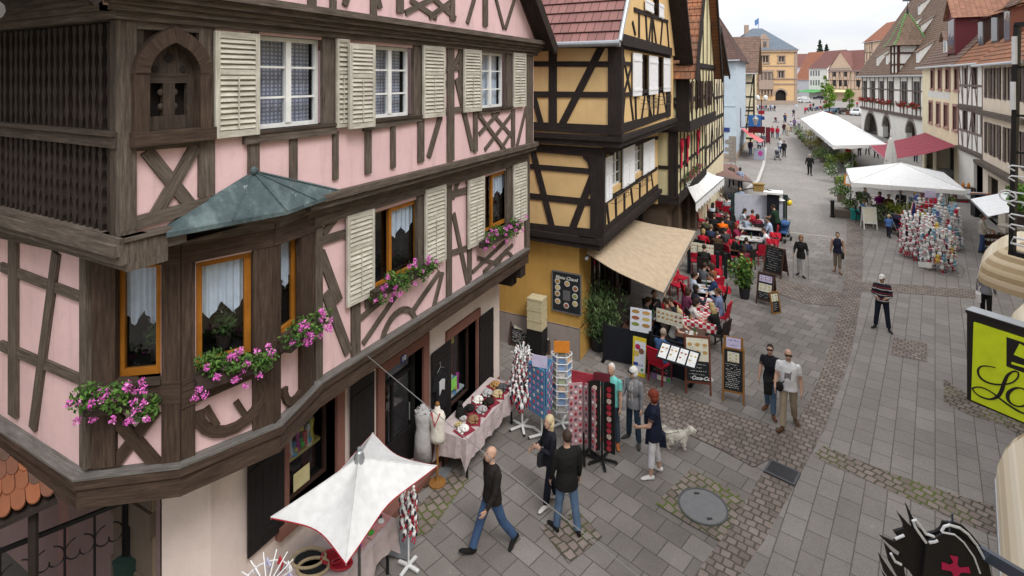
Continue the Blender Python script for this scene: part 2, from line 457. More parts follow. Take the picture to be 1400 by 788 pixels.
 for k,sx in enumerate((-1,1)):
  p,ab,eb,inw=arms[k]
  sh=T(.180*sx*w*b,0,.458)
  ud=R@roty(rotx((0,0,-1),RAD(p)),-RAD(ab)*sx)
  el=sh+ud*.28
  fd=R@rotz(roty(rotx((0,0,-1),RAD(p+eb)),-RAD(ab)*sx*.6),RAD(inw)*sx)
  wr=el+fd*.25
  k1=1.12*b if sleeve=='long' else 1.0
  P.ball(sh,.06*b,10,7,1 if sleeve!='none' else 0)
  sr=0 if sleeve=='none' else 1
  if sleeve=='short':
   loft(P,[sh,sh.lerp(el,.62)],[.062*b,.062],[.062*b,.06],(0,1,.2),10,1)
   loft(P,[sh.lerp(el,.5),el],[.046,.042],[.046,.042],(0,1,.2),10,0)
  else:loft(P,[sh,el],[.06*k1,.052*k1],[.06*k1,.052*k1],(0,1,.2),10,sr)
  fr=1 if sleeve=='long' else 0
  P.ball(el,.045*(k1 if fr else 1),10,7,fr)
  loft(P,[el,el.lerp(wr,.35),wr],[.044*(k1 if fr else 1),.043*(k1 if fr else 1),.034 if fr else .027],[.044*(k1 if fr else 1),.043*(k1 if fr else 1),.036 if fr else .029],(0,1,.2),10,fr)
  side=fd.cross(V((sx,0,0)))
  if side.length<.2:side=fd.cross(V((0,0,1)))
  side.normalize();nrm=side.cross(fd).normalized()*(1 if True else-1)
  if nrm.dot(V((-sx,0,0)))<0:nrm=-nrm
  fwd=side if side.y>0 or side.z>.3 else-side
  pc=wr+fd*.055
  loft(P,[wr-fd*.01,wr+fd*.03,wr+fd*.085],[.026,.038,.040],[.022,.017,.014],fwd,10,0)
  if fingers:
   for q,(off,ln)in enumerate(((-.030,.062),(-.010,.078),(.011,.082),(.031,.070))):
    b0=wr+fd*.078+fwd*off;b1=b0+fd*ln*.5+nrm*.008;b2=b1+fd*ln*.42+nrm*.026
    P.tube([b0,b1,b2],[.0098,.0092,.0078],7,0);P.ball(b2,.0078,7,5,0)
   t0=wr+fd*.03+fwd*.032;t1=t0+fd*.028+fwd*.026+nrm*.008;t2=t1+fd*.03+fwd*.004+nrm*.012
   P.tube([t0,t1,t2],[.014,.0115,.009],7,0);P.ball(t2,.009,7,5,0)
  else:loft(P,[wr+fd*.08,wr+fd*.15+nrm*.02],[.036,.024],[.013,.010],fwd,8,0)
  hands.append((wr+fd*.09,fd,fwd))
 if skirt:
  loft(P,[hip+V((0,0,.1)),hip+V((0,0,-.1)),hip+V((0,0,-.42))],[.14,.175,.20],[.11,.14,.17],(1,0,0),14,2)
 zmin=min(p.z for p in P.v)
 dz=-zmin if not sit else-hz+0.545
 return P,dz,dict(hc=hc,HR=HR,hs=hs,T=T,hands=hands,feet=feet,R=R,voxel=voxel)
def remesh(P,voxel,name):
 me=bpy.data.meshes.new('tmp');me.from_pydata([tuple(p)for p in P.v],[],P.f);me.update()
 ob=bpy.data.objects.new('tmp',me);COL.objects.link(ob)
 md=ob.modifiers.new('r','REMESH');md.mode='VOXEL';md.voxel_size=voxel
 sm=ob.modifiers.new('s','SMOOTH');sm.factor=0.5;sm.iterations=2
 dg=bpy.context.evaluated_depsgraph_get();dg.update()
 out=bpy.data.meshes.new_from_object(ob.evaluated_get(dg));out.name=name
 bpy.data.objects.remove(ob);bpy.data.meshes.remove(me)
 reg={}
 for f,m in zip(P.f,P.m):
  for i in f:reg[i]=m
 pts=[(P.v[i],m)for i,m in reg.items()]
 for f,m in zip(P.f,P.m):
  if len(f)==4:
   a,b,c,d=(P.v[i]for i in f)
   for s in(.15,.35,.5,.65,.85):pts.append((a.lerp(d,s).lerp(b.lerp(c,s),.5),m))
 kd=kdtree.KDTree(len(pts))
 for i,(p,m)in enumerate(pts):kd.insert(p,i)
 kd.balance()
 idx=[pts[kd.find(p.center)[1]][1]for p in out.polygons]
 return out,idx
GEO={}
def geo(key,**kw):
 if key in GEO:return GEO[key]
 P,dz,J=body_geo(**kw)
 for p in P.v:p.z+=dz
 J['hc']=J['hc']+V((0,0,dz));J['dz']=dz
 J['hands']=[(h+V((0,0,dz)),a,b)for h,a,b in J['hands']]
 me,idx=remesh(P,J['voxel'],'person_body')
 Ri=J['R'].transposed();hp=V((0,0,.93+dz));hm=kw.get('hem',.07);sit=kw.get('sit')
 for i,p in enumerate(me.polygons):
  if idx[i]in(1,2):
   q=Ri@(p.center-hp)
   if abs(q.x)<.215 and abs(q.y)<.2 and-.3<q.z<.2 and not(idx[i]==1 and abs(q.x)>.2):
    if q.z>-hm-.012 and(not sit or q.y<.12):idx[i]=1
    elif q.z<-hm-.012 and abs(q.x)<.16:idx[i]=2
 for i in range(5):me.materials.append(plain('blank',(.5,.5,.5)))
 me.polygons.foreach_set('material_index',idx)
 me.polygons.foreach_set('use_smooth',[True]*len(me.polygons));me.update()
 GEO[key]=(me,J);return GEO[key]
def hair_mesh(style,J):
 mb=MB();hc,HR,hs=J['hc'],J['HR'],J['hs']
 def H(x,y,z):return hc+HR@(V((x,y,z))*hs)
 X=HR@V((1,0,0))
 def cap(cy,cz,rx,ry,rz,low=-.3):
  zs=[low,-.05,.3,.6,.85,.98]
  loft(mb,[H(0,cy,cz+rz*z)for z in zs],[rx*hs*math.sqrt(max(0.03,1-z*z))for z in zs],[ry*hs*math.sqrt(max(0.03,1-z*z))for z in zs],X,14)
 if style=='short':cap(-.022,.028,.083,.098,.108,-.55)
 elif style=='fringe':
  loft(mb,[H(0,-.035,-.05),H(0,-.035,.0),H(0,-.03,.045)],[.07*hs,.081*hs,.076*hs],[.078*hs,.088*hs,.08*hs],X,14)
 elif style in('bob','curly'):
  cap(-.02,.03,.097,.112,.112,-.75);loft(mb,[H(0,-.035,-.12),H(0,-.035,-.05),H(0,-.03,.03)],[.07*hs,.095*hs,.095*hs],[.06*hs,.085*hs,.095*hs],X,14)
  if style=='curly':
   for p in clump(H(0,-.025,.03),.095*hs,40,random.Random(4),.95):
    q=HR.transposed()@(p-hc)
    if q.y<.05*hs and q.z>-.1:mb.ball(p,.022*hs,6,5)
 elif style=='long':
  cap(-.02,.03,.09,.105,.11,-.6)
  loft(mb,[H(0,-.06,-.30),H(0,-.07,-.2),H(0,-.05,-.08),H(0,-.035,.03)],[.055*hs,.09*hs,.1*hs,.092*hs],[.03*hs,.045*hs,.065*hs,.088*hs],X,14)
 elif style in('bun','pony'):
  cap(-.02,.026,.082,.1,.106,-.5)
  mb.ball(H(0,-.11,.05 if style=='bun' else .09),.045*hs,8,6)
  if style=='pony':loft(mb,[H(0,-.11,.1),H(0,-.14,.15),H(0,-.16,.19)],[.03*hs,.025*hs,.008*hs],[.03*hs,.025*hs,.008*hs],X,8)
 elif style=='cap':
  cap(-.005,.035,.088,.106,.1,-.1)
  loft(mb,[H(0,.07,.03),H(0,.12,.028),H(0,.16,.018)],[.07*hs,.06*hs,.03*hs],[.008*hs]*3,X,12)
 return mb
def person(pos,face,label,key,skin=SKIN0,top=(.1,.1,.1),bottom=(.05,.06,.1),shoe=(.03,.03,.03),shirt=(.5,.46,.42),hair='short',hcol=(.04,.025,.018),H=1.74,group=None,extra=None,topmat=None,glasses=False,face_parts=True,z=0.0,**kw):
 me,J=geo(key,**kw)
 o=bpy.data.objects.new('person',me);COL.objects.link(o)
 tag(o,label,'person',group)
 pos=V(pos)
 rz=face if isinstance(face,(int,float))else math.atan2(-(V(face)-pos).x,(V(face)-pos).y)
 k=H/1.75
 o.location=(pos.x,pos.y,z);o.rotation_euler=(0,0,rz);o.scale=(k,k,k)
 for sl,m in zip(o.material_slots,(cloth(skin,.55),topmat or cloth(top),cloth(bottom),cloth(shoe,.5),cloth(shirt))):
  sl.link='OBJECT';sl.material=m
 ORG[o.name]=V((0,0,0))
 if hair!='bald':
  hk=(key,hair)
  if hk not in GEO:
   mb=hair_mesh(hair,J);h=mb.build('hat' if hair=='cap' else 'hair',cloth(hcol,.6),o,True);GEO[hk]=h.data
  else:
   h=bpy.data.objects.new('hat' if hair=='cap' else 'hair',GEO[hk]);COL.objects.link(h);h.parent=o
  h.material_slots[0].link='OBJECT';h.material_slots[0].material=cloth(hcol,.6)
 if face_parts:
  hc,HR,hs=J['hc'],J['HR'],J['hs']
  def Hp(x,y,z):return hc+HR@(V((x,y,z))*hs)
  mb=MB()
  if glasses:
   mb.obox(Hp(-.068,.086,.006),HR@V((.136*hs,0,0)),HR@V((0,.014*hs,0)),HR@V((0,0,.032*hs)))
   for sx in(-1,1):mb.bar(Hp(.07*sx,.09,.025),Hp(.078*sx,.0,.02),.007,.01)
   mb.build('glasses',plain('dark_lens',(.01,.01,.012),.15),o)
  else:
   for sx in(-1,1):mb.ball(Hp(.028*sx,.082,.018),V((.012,.008,.008))*hs,6,5)
   mb.build('eyes',plain('eye_dark',(.03,.02,.015),.3),o)
  m2=MB();m2.ball(Hp(0,.086,-.057),V((.024,.01,.007))*hs,8,5);m2.build('mouth',plain('lips',(.32,.12,.1),.5),o)
 return o,J,Matrix.Translation((pos.x,pos.y,z))@Matrix.Rotation(rz,4,'Z')@Matrix.Scale(k,4)
WALK=dict(legs=((22,4),(-16,22)),arms=((-14,8,14,0),(16,8,22,0)))
WALK2=dict(legs=((-12,20),(17,3)),arms=((12,8,20,0),(-10,8,12,0)))
STAND=dict(legs=((2,2),(-2,2)),spread=4)
SITP=dict(legs=((86,84),(84,88)),sit=True,hem=0.04)
TIMBER=wood('weathered_timber',(.028,.021,.017),(.205,.168,.138))
TIMBER_B=wood('brown_oak',(.020,.013,.010),(.115,.078,.058))
TIMBER_D=wood('dark_timber',(.012,.009,.008),(.060,.045,.037))
TIMBER_G=wood('grey_board',(.02,.015,.012),(.105,.08,.064))
TIMBER_Y=wood('painted_dark_timber',(.013,.010,.010),(.050,.040,.037))
PINK=plaster('pink_plaster',(.68,.475,.485),(.44,.33,.32),.5)
CREAMW=plaster('pale_rose_plaster',(.66,.56,.52),(.45,.37,.34),.4)
YEL=plaster('ochre_plaster',(.66,.46,.225),(.5,.33,.15),.3)
YEL2=plaster('deep_ochre_plaster',(.50,.30,.085),(.36,.22,.08),.4)
SAND=plaster('red_sandstone',(.20,.095,.075),(.12,.06,.05),.5)
STONE=plaster('grey_stone',(.26,.23,.2),(.14,.12,.1),.6)
LEAD=wood('lead_flashing',(.06,.052,.045),(.24,.23,.22),.5)
COPPER=None
WHITEP=wood('old_white_paint',(.27,.24,.18),(.76,.74,.67),.6)
WHITEF=plain('white_frame_paint',(.74,.75,.74),.45)
ORANGE=wood('varnished_pine',(.28,.10,.012),(.46,.19,.03),.4)
BLACKP=plain('black_shutter_paint',(.018,.016,.016),.55)
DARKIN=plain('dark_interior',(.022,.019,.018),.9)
GLASS=glass()
WHITEC=plain('white_cloth',(.74,.75,.77),.8)
METAL=plain('grey_metal',(.34,.36,.38),.4,.6)
IRON=plain('black_iron',(.012,.012,.013),.45,.3)
CURT=None
def curtain_mat():
 m,nt,b=_nodes('plaid_curtain')
 tc=N(nt,'ShaderNodeTexCoord');sp=N(nt,'ShaderNodeSeparateXYZ');L(nt,tc.outputs['UV'],sp.inputs[0])
 o=[]
 for ax,sc in((0,19.0),(1,19.0)):
  mu=N(nt,'ShaderNodeMath',operation='MULTIPLY');mu.inputs[1].default_value=sc;L(nt,sp.outputs[ax],mu.inputs[0])
  fr=N(nt,'ShaderNodeMath',operation='FRACT');L(nt,mu.outputs[0],fr.inputs[0])
  gt=N(nt,'ShaderNodeMath',operation='GREATER_THAN');gt.inputs[1].default_value=0.6;L(nt,fr.outputs[0],gt.inputs[0]);o.append(gt.outputs[0])
 ad=N(nt,'ShaderNodeMath',operation='ADD');L(nt,o[0],ad.inputs[0]);L(nt,o[1],ad.inputs[1])
 L(nt,ramp(nt,ad.outputs[0],[(0.0,(.60,.61,.68)),(0.5,(.44,.44,.53)),(1.0,(.27,.26,.34))]),b.inputs['Base Color'])
 b.inputs['Roughness'].default_value=.9
 return m
CURT=curtain_mat()
LACE=plain('white_lace',(.80,.84,.90),.9)
def copper_mat():
 m,nt,b=_nodes('weathered_copper')
 tc=N(nt,'ShaderNodeTexCoord')
 n1=N(nt,'ShaderNodeTexNoise',i_Scale=2.2,i_Detail=9.0,i_Roughness=.7);L(nt,tc.outputs['Object'],n1.inputs['Vector'])
 n2=N(nt,'ShaderNodeTexNoise',i_Scale=9.0,i_Detail=8.0,i_Roughness=.75);L(nt,tc.outputs['Object'],n2.inputs['Vector'])
 c=ramp(nt,n1.outputs[0],[(.28,(.035,.05,.056)),(.5,(.075,.105,.112)),(.68,(.16,.21,.215))])
 f=ramp(nt,n2.outputs[0],[(.60,0.0),(.72,.7)])
 L(nt,mixc(nt,f,c,(.36,.43,.43)),b.inputs['Base Color']);b.inputs['Roughness'].default_value=.5;b.inputs['Metallic'].default_value=.15
 bump(nt,b,n2.outputs[0],.25,.01)
 return m
COPPER=copper_mat()
def paver(name,rot,bw,bh,c1,c2,mort,msize=.012,offset=.5,noise=.35,bs=.3,off=(0,0),moss=0.0,warp=0.0):
 m,nt,b=_nodes(name)
 tc=N(nt,'ShaderNodeTexCoord');mp=N(nt,'ShaderNodeMapping');mp.inputs['Rotation'].default_value=(0,0,rot)
 mp.inputs['Location'].default_value=(off[0],off[1],0)
 L(nt,tc.outputs['Object'],mp.inputs[0]);vec=mp.outputs[0]
 if warp:
  nw=N(nt,'ShaderNodeTexNoise',i_Scale=3.5,i_Detail=2.0);L(nt,tc.outputs['Object'],nw.inputs['Vector'])
  vm=N(nt,'ShaderNodeVectorMath',operation='MULTIPLY_ADD');vm.inputs[1].default_value=(warp,warp,0)
  L(nt,nw.outputs[1],vm.inputs[0]);L(nt,vec,vm.inputs[2]);vec=vm.outputs[0]
 br=N(nt,'ShaderNodeTexBrick',offset=offset,offset_frequency=2)
 for k,v in(('Scale',1.0),('Mortar Size',msize),('Brick Width',bw),('Row Height',bh),('Mortar Smooth',.25)):br.inputs[k].default_value=v
 br.inputs['Color1'].default_value=rgba(c1);br.inputs['Color2'].default_value=rgba(c2);br.inputs['Mortar'].default_value=rgba(mort)
 L(nt,vec,br.inputs['Vector'])
 n1=N(nt,'ShaderNodeTexNoise',i_Scale=.45,i_Detail=9.0,i_Roughness=.65);L(nt,tc.outputs['Object'],n1.inputs['Vector'])
 n2=N(nt,'ShaderNodeTexNoise',i_Scale=60.0,i_Detail=4.0);L(nt,tc.outputs['Object'],n2.inputs['Vector'])
 n3=N(nt,'ShaderNodeTexVoronoi',i_Scale=1.7);n3.feature='F1';L(nt,tc.outputs['Object'],n3.inputs['Vector'])
 v=ramp(nt,n1.outputs[0],[(.3,1-noise),(.7,1+noise*.5)])
 c=mixc(nt,1.0,br.outputs[0],v,'MULTIPLY')
 g=ramp(nt,n2.outputs[0],[(.3,.82),(.7,1.15)])
 c=mixc(nt,1.0,c,g,'MULTIPLY')
 sp=ramp(nt,n3.outputs['Distance'],[(.022,.55),(.04,0.0)])
 c=mixc(nt,sp,c,(.45,.44,.42))
 if moss:
  n4=N(nt,'ShaderNodeTexNoise',i_Scale=1.1,i_Detail=5.0);L(nt,tc.outputs['Object'],n4.inputs['Vector'])
  mf=N(nt,'ShaderNodeMath',operation='MULTIPLY');L(nt,ramp(nt,n4.outputs[0],[(.45,0.0),(.62,moss)]),mf.inputs[0]);L(nt,br.outputs[1],mf.inputs[1])
  c=mixc(nt,mf.outputs[0],c,(.10,.13,.025))
 L(nt,c,b.inputs['Base Color']);b.inputs['Roughness'].default_value=.75
 bump(nt,b,br.outputs[1],-bs,.02)
 return m
A_L,A_R=RAD(16),RAD(10.6)
SLAB_L=paver('granite_slab_paving',A_L,.47,.41,(.180,.162,.150),(.258,.236,.220),(.105,.096,.086),.011,.5,.28)
SLAB_R=paver('granite_slab_rows',A_R-PI/2,.52,.36,(.225,.205,.192),(.278,.256,.240),(.125,.113,.102),.011,.37,.20)
SETT=paver('sett_paving',RAD(4),.16,.12,(.235,.217,.203),(.29,.268,.25),(.15,.138,.125),.012,.5,.2,.25)
COB=paver('pink_cobbles',A_R,.17,.155,(.185,.148,.132),(.285,.235,.21),(.105,.09,.076),.018,.5,.35,.7,moss=.0,warp=.09)
COBM=paver('mossy_cobbles',A_L+.15,.175,.165,(.185,.148,.132),(.28,.23,.205),(.085,.078,.058),.02,.5,.35,.7,moss=.9,warp=.12)
def sheet(name,px,z,mat,thick=.0):
 pts=[G(*p)for p in px]
 mb=MB()
 for p in pts:p.z=z
 mb.poly(pts if sum(pts[i].x*pts[(i+1)%len(pts)].y-pts[(i+1)%len(pts)].x*pts[i].y for i in range(len(pts)))>0 else pts[::-1])
 return tag(mb.build(name,mat),kind='structure')
mb=MB();mb.quad((-500,-120,0),(500,-120,0),(500,900,0),(-500,900,0));tag(mb.build('ground',SETT),kind='structure')
mb=MB();mb.poly([(-9,-6,.004),(14,-6,.004),(14,28.5,.004),(9,30.0,.004),(-.5,31.2,.004),(-9,31.5,.004)]);tag(mb.build('paved_street',SLAB_L),kind='structure')
sheet('paved_street',[(1020,775),(1076,684),(1129,585),(1160,500),(1168,430),(1170,300),(1330,322),(1500,420),(1650,620),(1700,900),(1200,1000),(950,900)],.008,SLAB_R)
BANDS=[([(900,850),(950,788),(1002,715),(1047,640),(1080,592),(1108,545),(1128,497),(1141,455),(1149,420),(1156,370),(1158,300),(1180,303),(1180,370),(1176,414),(1166,476),(1147,530),(1127,585),(1105,627),(1076,684),(1045,740),(1020,775),(970,850)],COB),([(1125,610),(1210,645),(1300,675),(1400,706),(1520,740),(1520,800),(1400,752),(1330,722),(1265,694),(1199,664),(1110,624)],COBM),([(1290,518),(1306,530),(1340,548),(1420,585),(1420,610),(1370,582),(1330,570),(1290,552)],COBM),([(1222,462),(1268,470),(1268,496),(1218,486)],COB),([(1066,382),(1110,394),(1155,402),(1150,420),(1100,416),(1063,402)],COB),([(1172,386),(1240,390),(1345,398),(1345,410),(1240,402),(1172,398)],COB),([(800,505),(870,520),(940,545),(1010,570),(1085,592),(1060,625),(1030,640),(985,615),(930,590),(880,566),(830,545),(790,525)],COB),([(896,690),(945,642),(1008,676),(1020,690),(985,742),(945,720)],COBM),([(738,722),(790,700),(824,735),(778,772)],COBM),([(556,712),(618,645),(642,655),(590,726),(566,740)],COBM),]
for i,(p,m)in enumerate(BANDS):sheet('cobble_path',p,.012+.0012*i,m)
mb=MB();mb.quad((-14,-1,.02),(-7.35,-1,.02),(-7.35,4.3,.02),(-14,4.3,.02));tag(mb.build('yard',plain('painted_yard_shade',(.05,.045,.042),.9)),kind='structure')  # sheet added over the side yard, its shade put into the dark colour
mc=G(961,694)
t=thing('manhole_cover','round grey iron manhole cover set among pinkish cobbles','manhole cover',(mc.x,mc.y,.02),rz=RAD(30))
m_=MB();m_.lathe([(.0,.012),(.41,.012),(.41,0)],n=40);m_.build('cover',plain('worn_iron',(.19,.19,.195),.55,.2),t)
m_=MB();m_.lathe([(.45,0),(.45,.016),(.415,.016),(.415,0)],n=40);m_.build('rim',plain('rim_iron',(.11,.11,.11),.6,.3),t)
for s in(-1,1):m_=MB();m_.box(-.05,.05,.30*s-.025,.30*s+.025,.0115,.016);m_.build('keyhole',IRON,t)
a,b,c,d=G(1049,650),G(1060,633),G(1089,646),G(1080,663)
cen=(a+b+c+d)/4;rz=math.atan2((c-b).y,(c-b).x)
t=thing('drain_grate','dark slotted drain grate beside the cobble band','drain grate',(cen.x,cen.y,.024),rz=rz)
m_=MB()
for s in(-1,1):m_.box(-.29,.29,.21*s-.02,.21*s+.02,0,.02);m_.box(.27*s-.02,.27*s+.02,-.19,.19,0,.02)
for i in range(8):m_.box(-.25,.25,-.165+i*.047-.010,-.165+i*.047+.010,0,.016)
m_.build('grating',plain('grate_iron',(.10,.10,.11),.5,.5),t)
m_=MB();m_.box(-.29,.29,-.21,.21,-.006,-.001);m_.build('pit',DARKIN,t)
a,b=G(1076,318),G(1152,327)
m_=MB();m_.bar(a+V((0,0,.014)),b+V((0,0,.014)),.10,.012);tag(m_.build('drain_channel',plain('pale_granite',(.42,.40,.38),.8)),'narrow pale drain channel crossing the street by the bollard','drain channel')
KERB=[(1002,256),(1020,261),(1036,250),(1044,228),(1047,205),(1043,188),(1030,178),(1012,180)]
def kerbed(px,h,mat,kmat):
 p=[G(*q)for q in px]
 mb=MB();mb.prism([V((q.x,q.y,0))for q in p],V((0,0,h)));tag(mb.build('pavement',mat),kind='structure')
 mb=MB()
 for i in range(len(p)-1):mb.bar(p[i]+V((0,0,h/2+.01)),p[i+1]+V((0,0,h/2+.01)),.22,h+.012)
 tag(mb.build('kerb',kmat),kind='structure')
kerbed(KERB,.14,SETT,plain('pale_granite',(.42,.40,.38),.8))
def band(F,mb,p0,p1,n0,n1,m=0):
 pts=[F.px(p0[0],p0[2],n1),F.px(p1[0],p1[2],n1),F.px(p1[0],p1[1],n1),F.px(p0[0],p0[1],n1)]
 F.pr(mb,pts,n0,n1,m)
def strip(F,mb,pts,n0,n1,m=0):F.pr(mb,[F.px(x,y,n1)for x,y in pts],n0,n1,m)
def post(F,mb,x0,x1,yt,yb,n0=-.03,n1=.03,m=0):
 c=(x0+x1)/2;u0,u1=F.px(x0,yt,n1)[0],F.px(x1,yt,n1)[0]
 z0,z1=F.px(c,yb,n1)[1],F.px(c,yt,n1)[1]
 F.pr(mb,[(u0,z0),(u0,z1),(u1,z1),(u1,z0)],n0,n1,m)
def rect(F,x0,x1,yt,yb,n=0.0):
 return(F.px(x0,yt,n)[0],F.px(x1,yt,n)[0],F.px(x0,yb,n)[1],F.px(x0,yt,n)[1])
def curtain(F,parent,u0,u1,z0,z1,n,mat,waves=9,point=False,amp=.022):
 mb=MB();k=44
 for i in range(k):
  t0,t1=i/k,(i+1)/k
  def P(t,z):return F.pt(u0+(u1-u0)*t,z,n+amp*math.sin(t*waves*2*PI+.7*math.sin(t*9)))
  def zb(t):return z0+((.5-abs((t*2)%1-.5))*(-.34)if point else 0)*(1)
  mb.quad(P(t0,zb(t0)),P(t1,zb(t1)),P(t1,z1),P(t0,z1),0,[(u0+(u1-u0)*t0*1.3,zb(t0)),(u0+(u1-u0)*t1*1.3,zb(t1)),(u0+(u1-u0)*t1*1.3,z1),(u0+(u1-u0)*t0*1.3,z1)])
 return mb.build('curtain',mat,parent,True)
def window(F,parent,r,mat,cols=2,rows=3,dep=.14,fr=.06,bar=.025,cur=None,room=True,name='window',pane=None):
 u0,u1,z0,z1=r;mb=MB();n0,n1=-dep,-dep+.06
 F.box(mb,u0,u0+fr,z0,z1,n0,n1);F.box(mb,u1-fr,u1,z0,z1,n0,n1)
 F.box(mb,u0+fr,u1-fr,z0,z0+fr,n0,n1-.002);F.box(mb,u0+fr,u1-fr,z1-fr,z1,n0,n1-.002)
 for i in range(1,cols):
  u=u0+(u1-u0)*i/cols;F.box(mb,u-fr*.75,u+fr*.75,z0+fr,z1-fr,n0,n1+.012)
 for i in range(cols):
  a=u0+(u1-u0)*i/cols+fr;b=u0+(u1-u0)*(i+1)/cols-fr
  for j in range(1,rows):
   z=z0+(z1-z0)*j/rows;F.box(mb,a-.02,b+.02,z-bar/2,z+bar/2,n0+.01,n1-.01)
 w=mb.build(name,mat,parent)
 mb=MB();F.box(mb,u0+fr*.6,u1-fr*.6,z0+fr*.6,z1-fr*.6,n0+.018,n0+.026);mb.build('pane',pane or GLASS,w)
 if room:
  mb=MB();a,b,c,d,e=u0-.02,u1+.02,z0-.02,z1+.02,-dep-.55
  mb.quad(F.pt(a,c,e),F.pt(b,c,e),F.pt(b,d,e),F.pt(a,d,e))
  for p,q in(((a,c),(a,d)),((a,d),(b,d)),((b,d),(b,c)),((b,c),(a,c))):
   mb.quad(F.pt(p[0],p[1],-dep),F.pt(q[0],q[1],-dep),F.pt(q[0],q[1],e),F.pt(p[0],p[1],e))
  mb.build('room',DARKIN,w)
 if cur=='plaid':curtain(F,w,u0+.03,u1-.03,z0+.04,z1-.04,-dep-.10,CURT)
 elif cur=='lace':curtain(F,w,u0+.04,u1-.04,z1-(z1-z0)*.46,z1-.05,-dep-.03,LACE,6,True)
 elif cur=='net':curtain(F,w,u0+.03,u1-.03,z0+.04,z1-.04,-dep-.08,LACE,7)
 return w
def shutter(F,parent,r,mat,louvre=True,n=.05,lean=0.0,name='shutter'):
 u0,u1,z0,z1=r;mb=MB();t=.036;f=min(.06,(u1-u0)*.16)
 def B(a,b,c,d,e=0,g=t):
  o=F.pt(a,c,n+e+lean*(a-u0));mb.obox(o,F.pt(b,c,n+e+lean*(b-u0))-o,F.n*(g-e if g>e else g),V((0,0,d-c)))
 if louvre:
  B(u0,u0+f,z0,z1);B(u1-f,u1,z0,z1)
  zm=z0+(z1-z0)*.62
  for a,b in((z0,z0+f*1.3),(z1-f*1.3,z1),(zm-f*.5,zm+f*.5)):B(u0+f,u1-f,a,b,.002,t-.003)
  for a,b,k in((zm+f*.5,z1-f*1.3,6),(z0+f*1.3,zm-f*.5,10)):
   h=(b-a)/k
   for i in range(k):
    zc=a+h*(i+.5)
    p=F.pt(u0+f,zc-h*.42,n+t*.95+lean*f);q=F.pt(u1-f,zc-h*.42,n+t*.95+lean*(u1-f-u0))
    mb.obox(p,q-p,-F.n*t*.8+V((0,0,h*.86)),F.n*.006+V((0,0,.006)))
  B((u0+u1)/2-.008,(u0+u1)/2+.008,z0+f*1.6,zm-f,t,t+.01)
 else:
  k=max(3,int((u1-u0)/.12));w=(u1-u0)/k
  for i in range(k):B(u0+i*w+.002,u0+(i+1)*w-.002,z0,z1,0,t*.7)
  for zz in(z0+(z1-z0)*.14,z0+(z1-z0)*.84):B(u0+.02,u1-.02,zz-.04,zz+.04,t*.7,t*1.1)
 s=mb.build(name,mat,parent)
 return s
GER=leafmat('geranium_leaf',(.02,.05,.012),(.07,.15,.03),(.13,.22,.05))
BLO=leafmat('pink_blossom',(.50,.07,.36),(.70,.17,.54),(.80,.36,.68))
REDB=leafmat('red_blossom',(.35,.01,.03),(.55,.03,.05))
def flower_box(F,u0,u1,z,n,label,group='flower boxes under the windows',blo=None,seed=1,big=1,droop=.14,high=.22,nl=950,nb=24,depth=.2):
 rd=random.Random(seed)
 c=F.pt((u0+u1)/2,z,n+depth/2)
 t=thing('flower_box',label,'flower box',tuple(c),group)
 mb=MB();F.box(mb,u0,u1,z+.03,z+.15,n+.005,n+depth*.8);mb.build('planter',plain('planter_brown',(.05,.035,.03),.7),t)
 mb=MB();L_=u1-u0;k=max(3,int(L_/.16));pts=[]
 for i in range(k):
  q=F.pt(u0+L_*(i+.5)/k+rd.uniform(-.05,.05),z+.17+rd.uniform(-droop,high*.6),n+depth*.55+rd.uniform(-.03,.13))
  pts+=clump(q,V((.17,.17,.15)),nl//k,rd,.25)
 leaves(mb,pts,.029*big,0,rd);mb.build('foliage',GER,t)
 mb=MB()
 for i in range(nb):
  q=F.pt(u0-.05+(L_+.1)*rd.random(),z+.12+rd.uniform(-droop,high+.06),n+depth*.6+rd.uniform(.02,.2))
  leaves(mb,clump(q,.045*big,28,rd,.4),.017*big,0,rd)
 mb.build('blossoms',blo or BLO,t)
 return t
A,B_,C,D=(-6.95,3.09),(-6.19,3.69),(-5.83,4.646),(-6.10,5.54)
YE=12.33
F2=Fac((-5.83,2.88),(-5.83,YE));F1=Fac(D,(-6.10,YE));FG=Fac((-6.82,4.45),(-6.82,YE))
F3=Fac((-5.76,2.7),(-5.76,YE+.1))
BA,BB,BC=Fac(A,B_),Fac(B_,C),Fac(C,D)
L2=Fac((-13,2.88),(-5.83,2.88));L1=Fac((-13,3.09),A)
PH=thing('pink_house','pink half-timbered corner house with cream louvred shutters and oriel window','house',(-7,7,0))
T_=MB()
W_=MB()
holes2=[rect(F2,354,441,48,178),rect(F2,511,563,62,163),rect(F2,657,691,71,149)]
op2=[(h[0],F2.px(x,60)[0],h[2],h[3])for h,x in zip(holes2,(455,575,699))]
niche=rect(F2,196,268,60,180)
F2.wall(W_,0,F2.len,6.38,8.75,op2+[(niche[0],niche[1],niche[2],niche[3]+.2)],mr=1)
op1=[rect(F1,509,571,292,400),rect(F1,660,692,243,322)]
op1=[(h[0],F1.px(x,260)[0],h[2],h[3])for h,x in zip(op1,(578,699))]
F1.wall(W_,0,F1.len,3.5,6.25,op1,mr=1)
L2.wall(W_,0,L2.len,6.2,8.7,n=-.12);L1.wall(W_,0,L1.len,3.5,6.4)
bays=[(BA,rect(BA,156,220,362,520)),(BB,rect(BB,268,345,360,508)),(BC,rect(BC,384,411,330,463))]
for F,h in bays:F.wall(W_,0,F.len,3.5,6.35,[h],mr=1)
apex=(F3.len/2,13.9)
F3.wall(W_,0,F3.len,8.7,8.92);W_.poly([F3.pt(.12,8.92),F3.pt(F3.len-.12,8.92),F3.pt(*apex)])
Fend=Fac((-6.1,YE),(-14,YE))
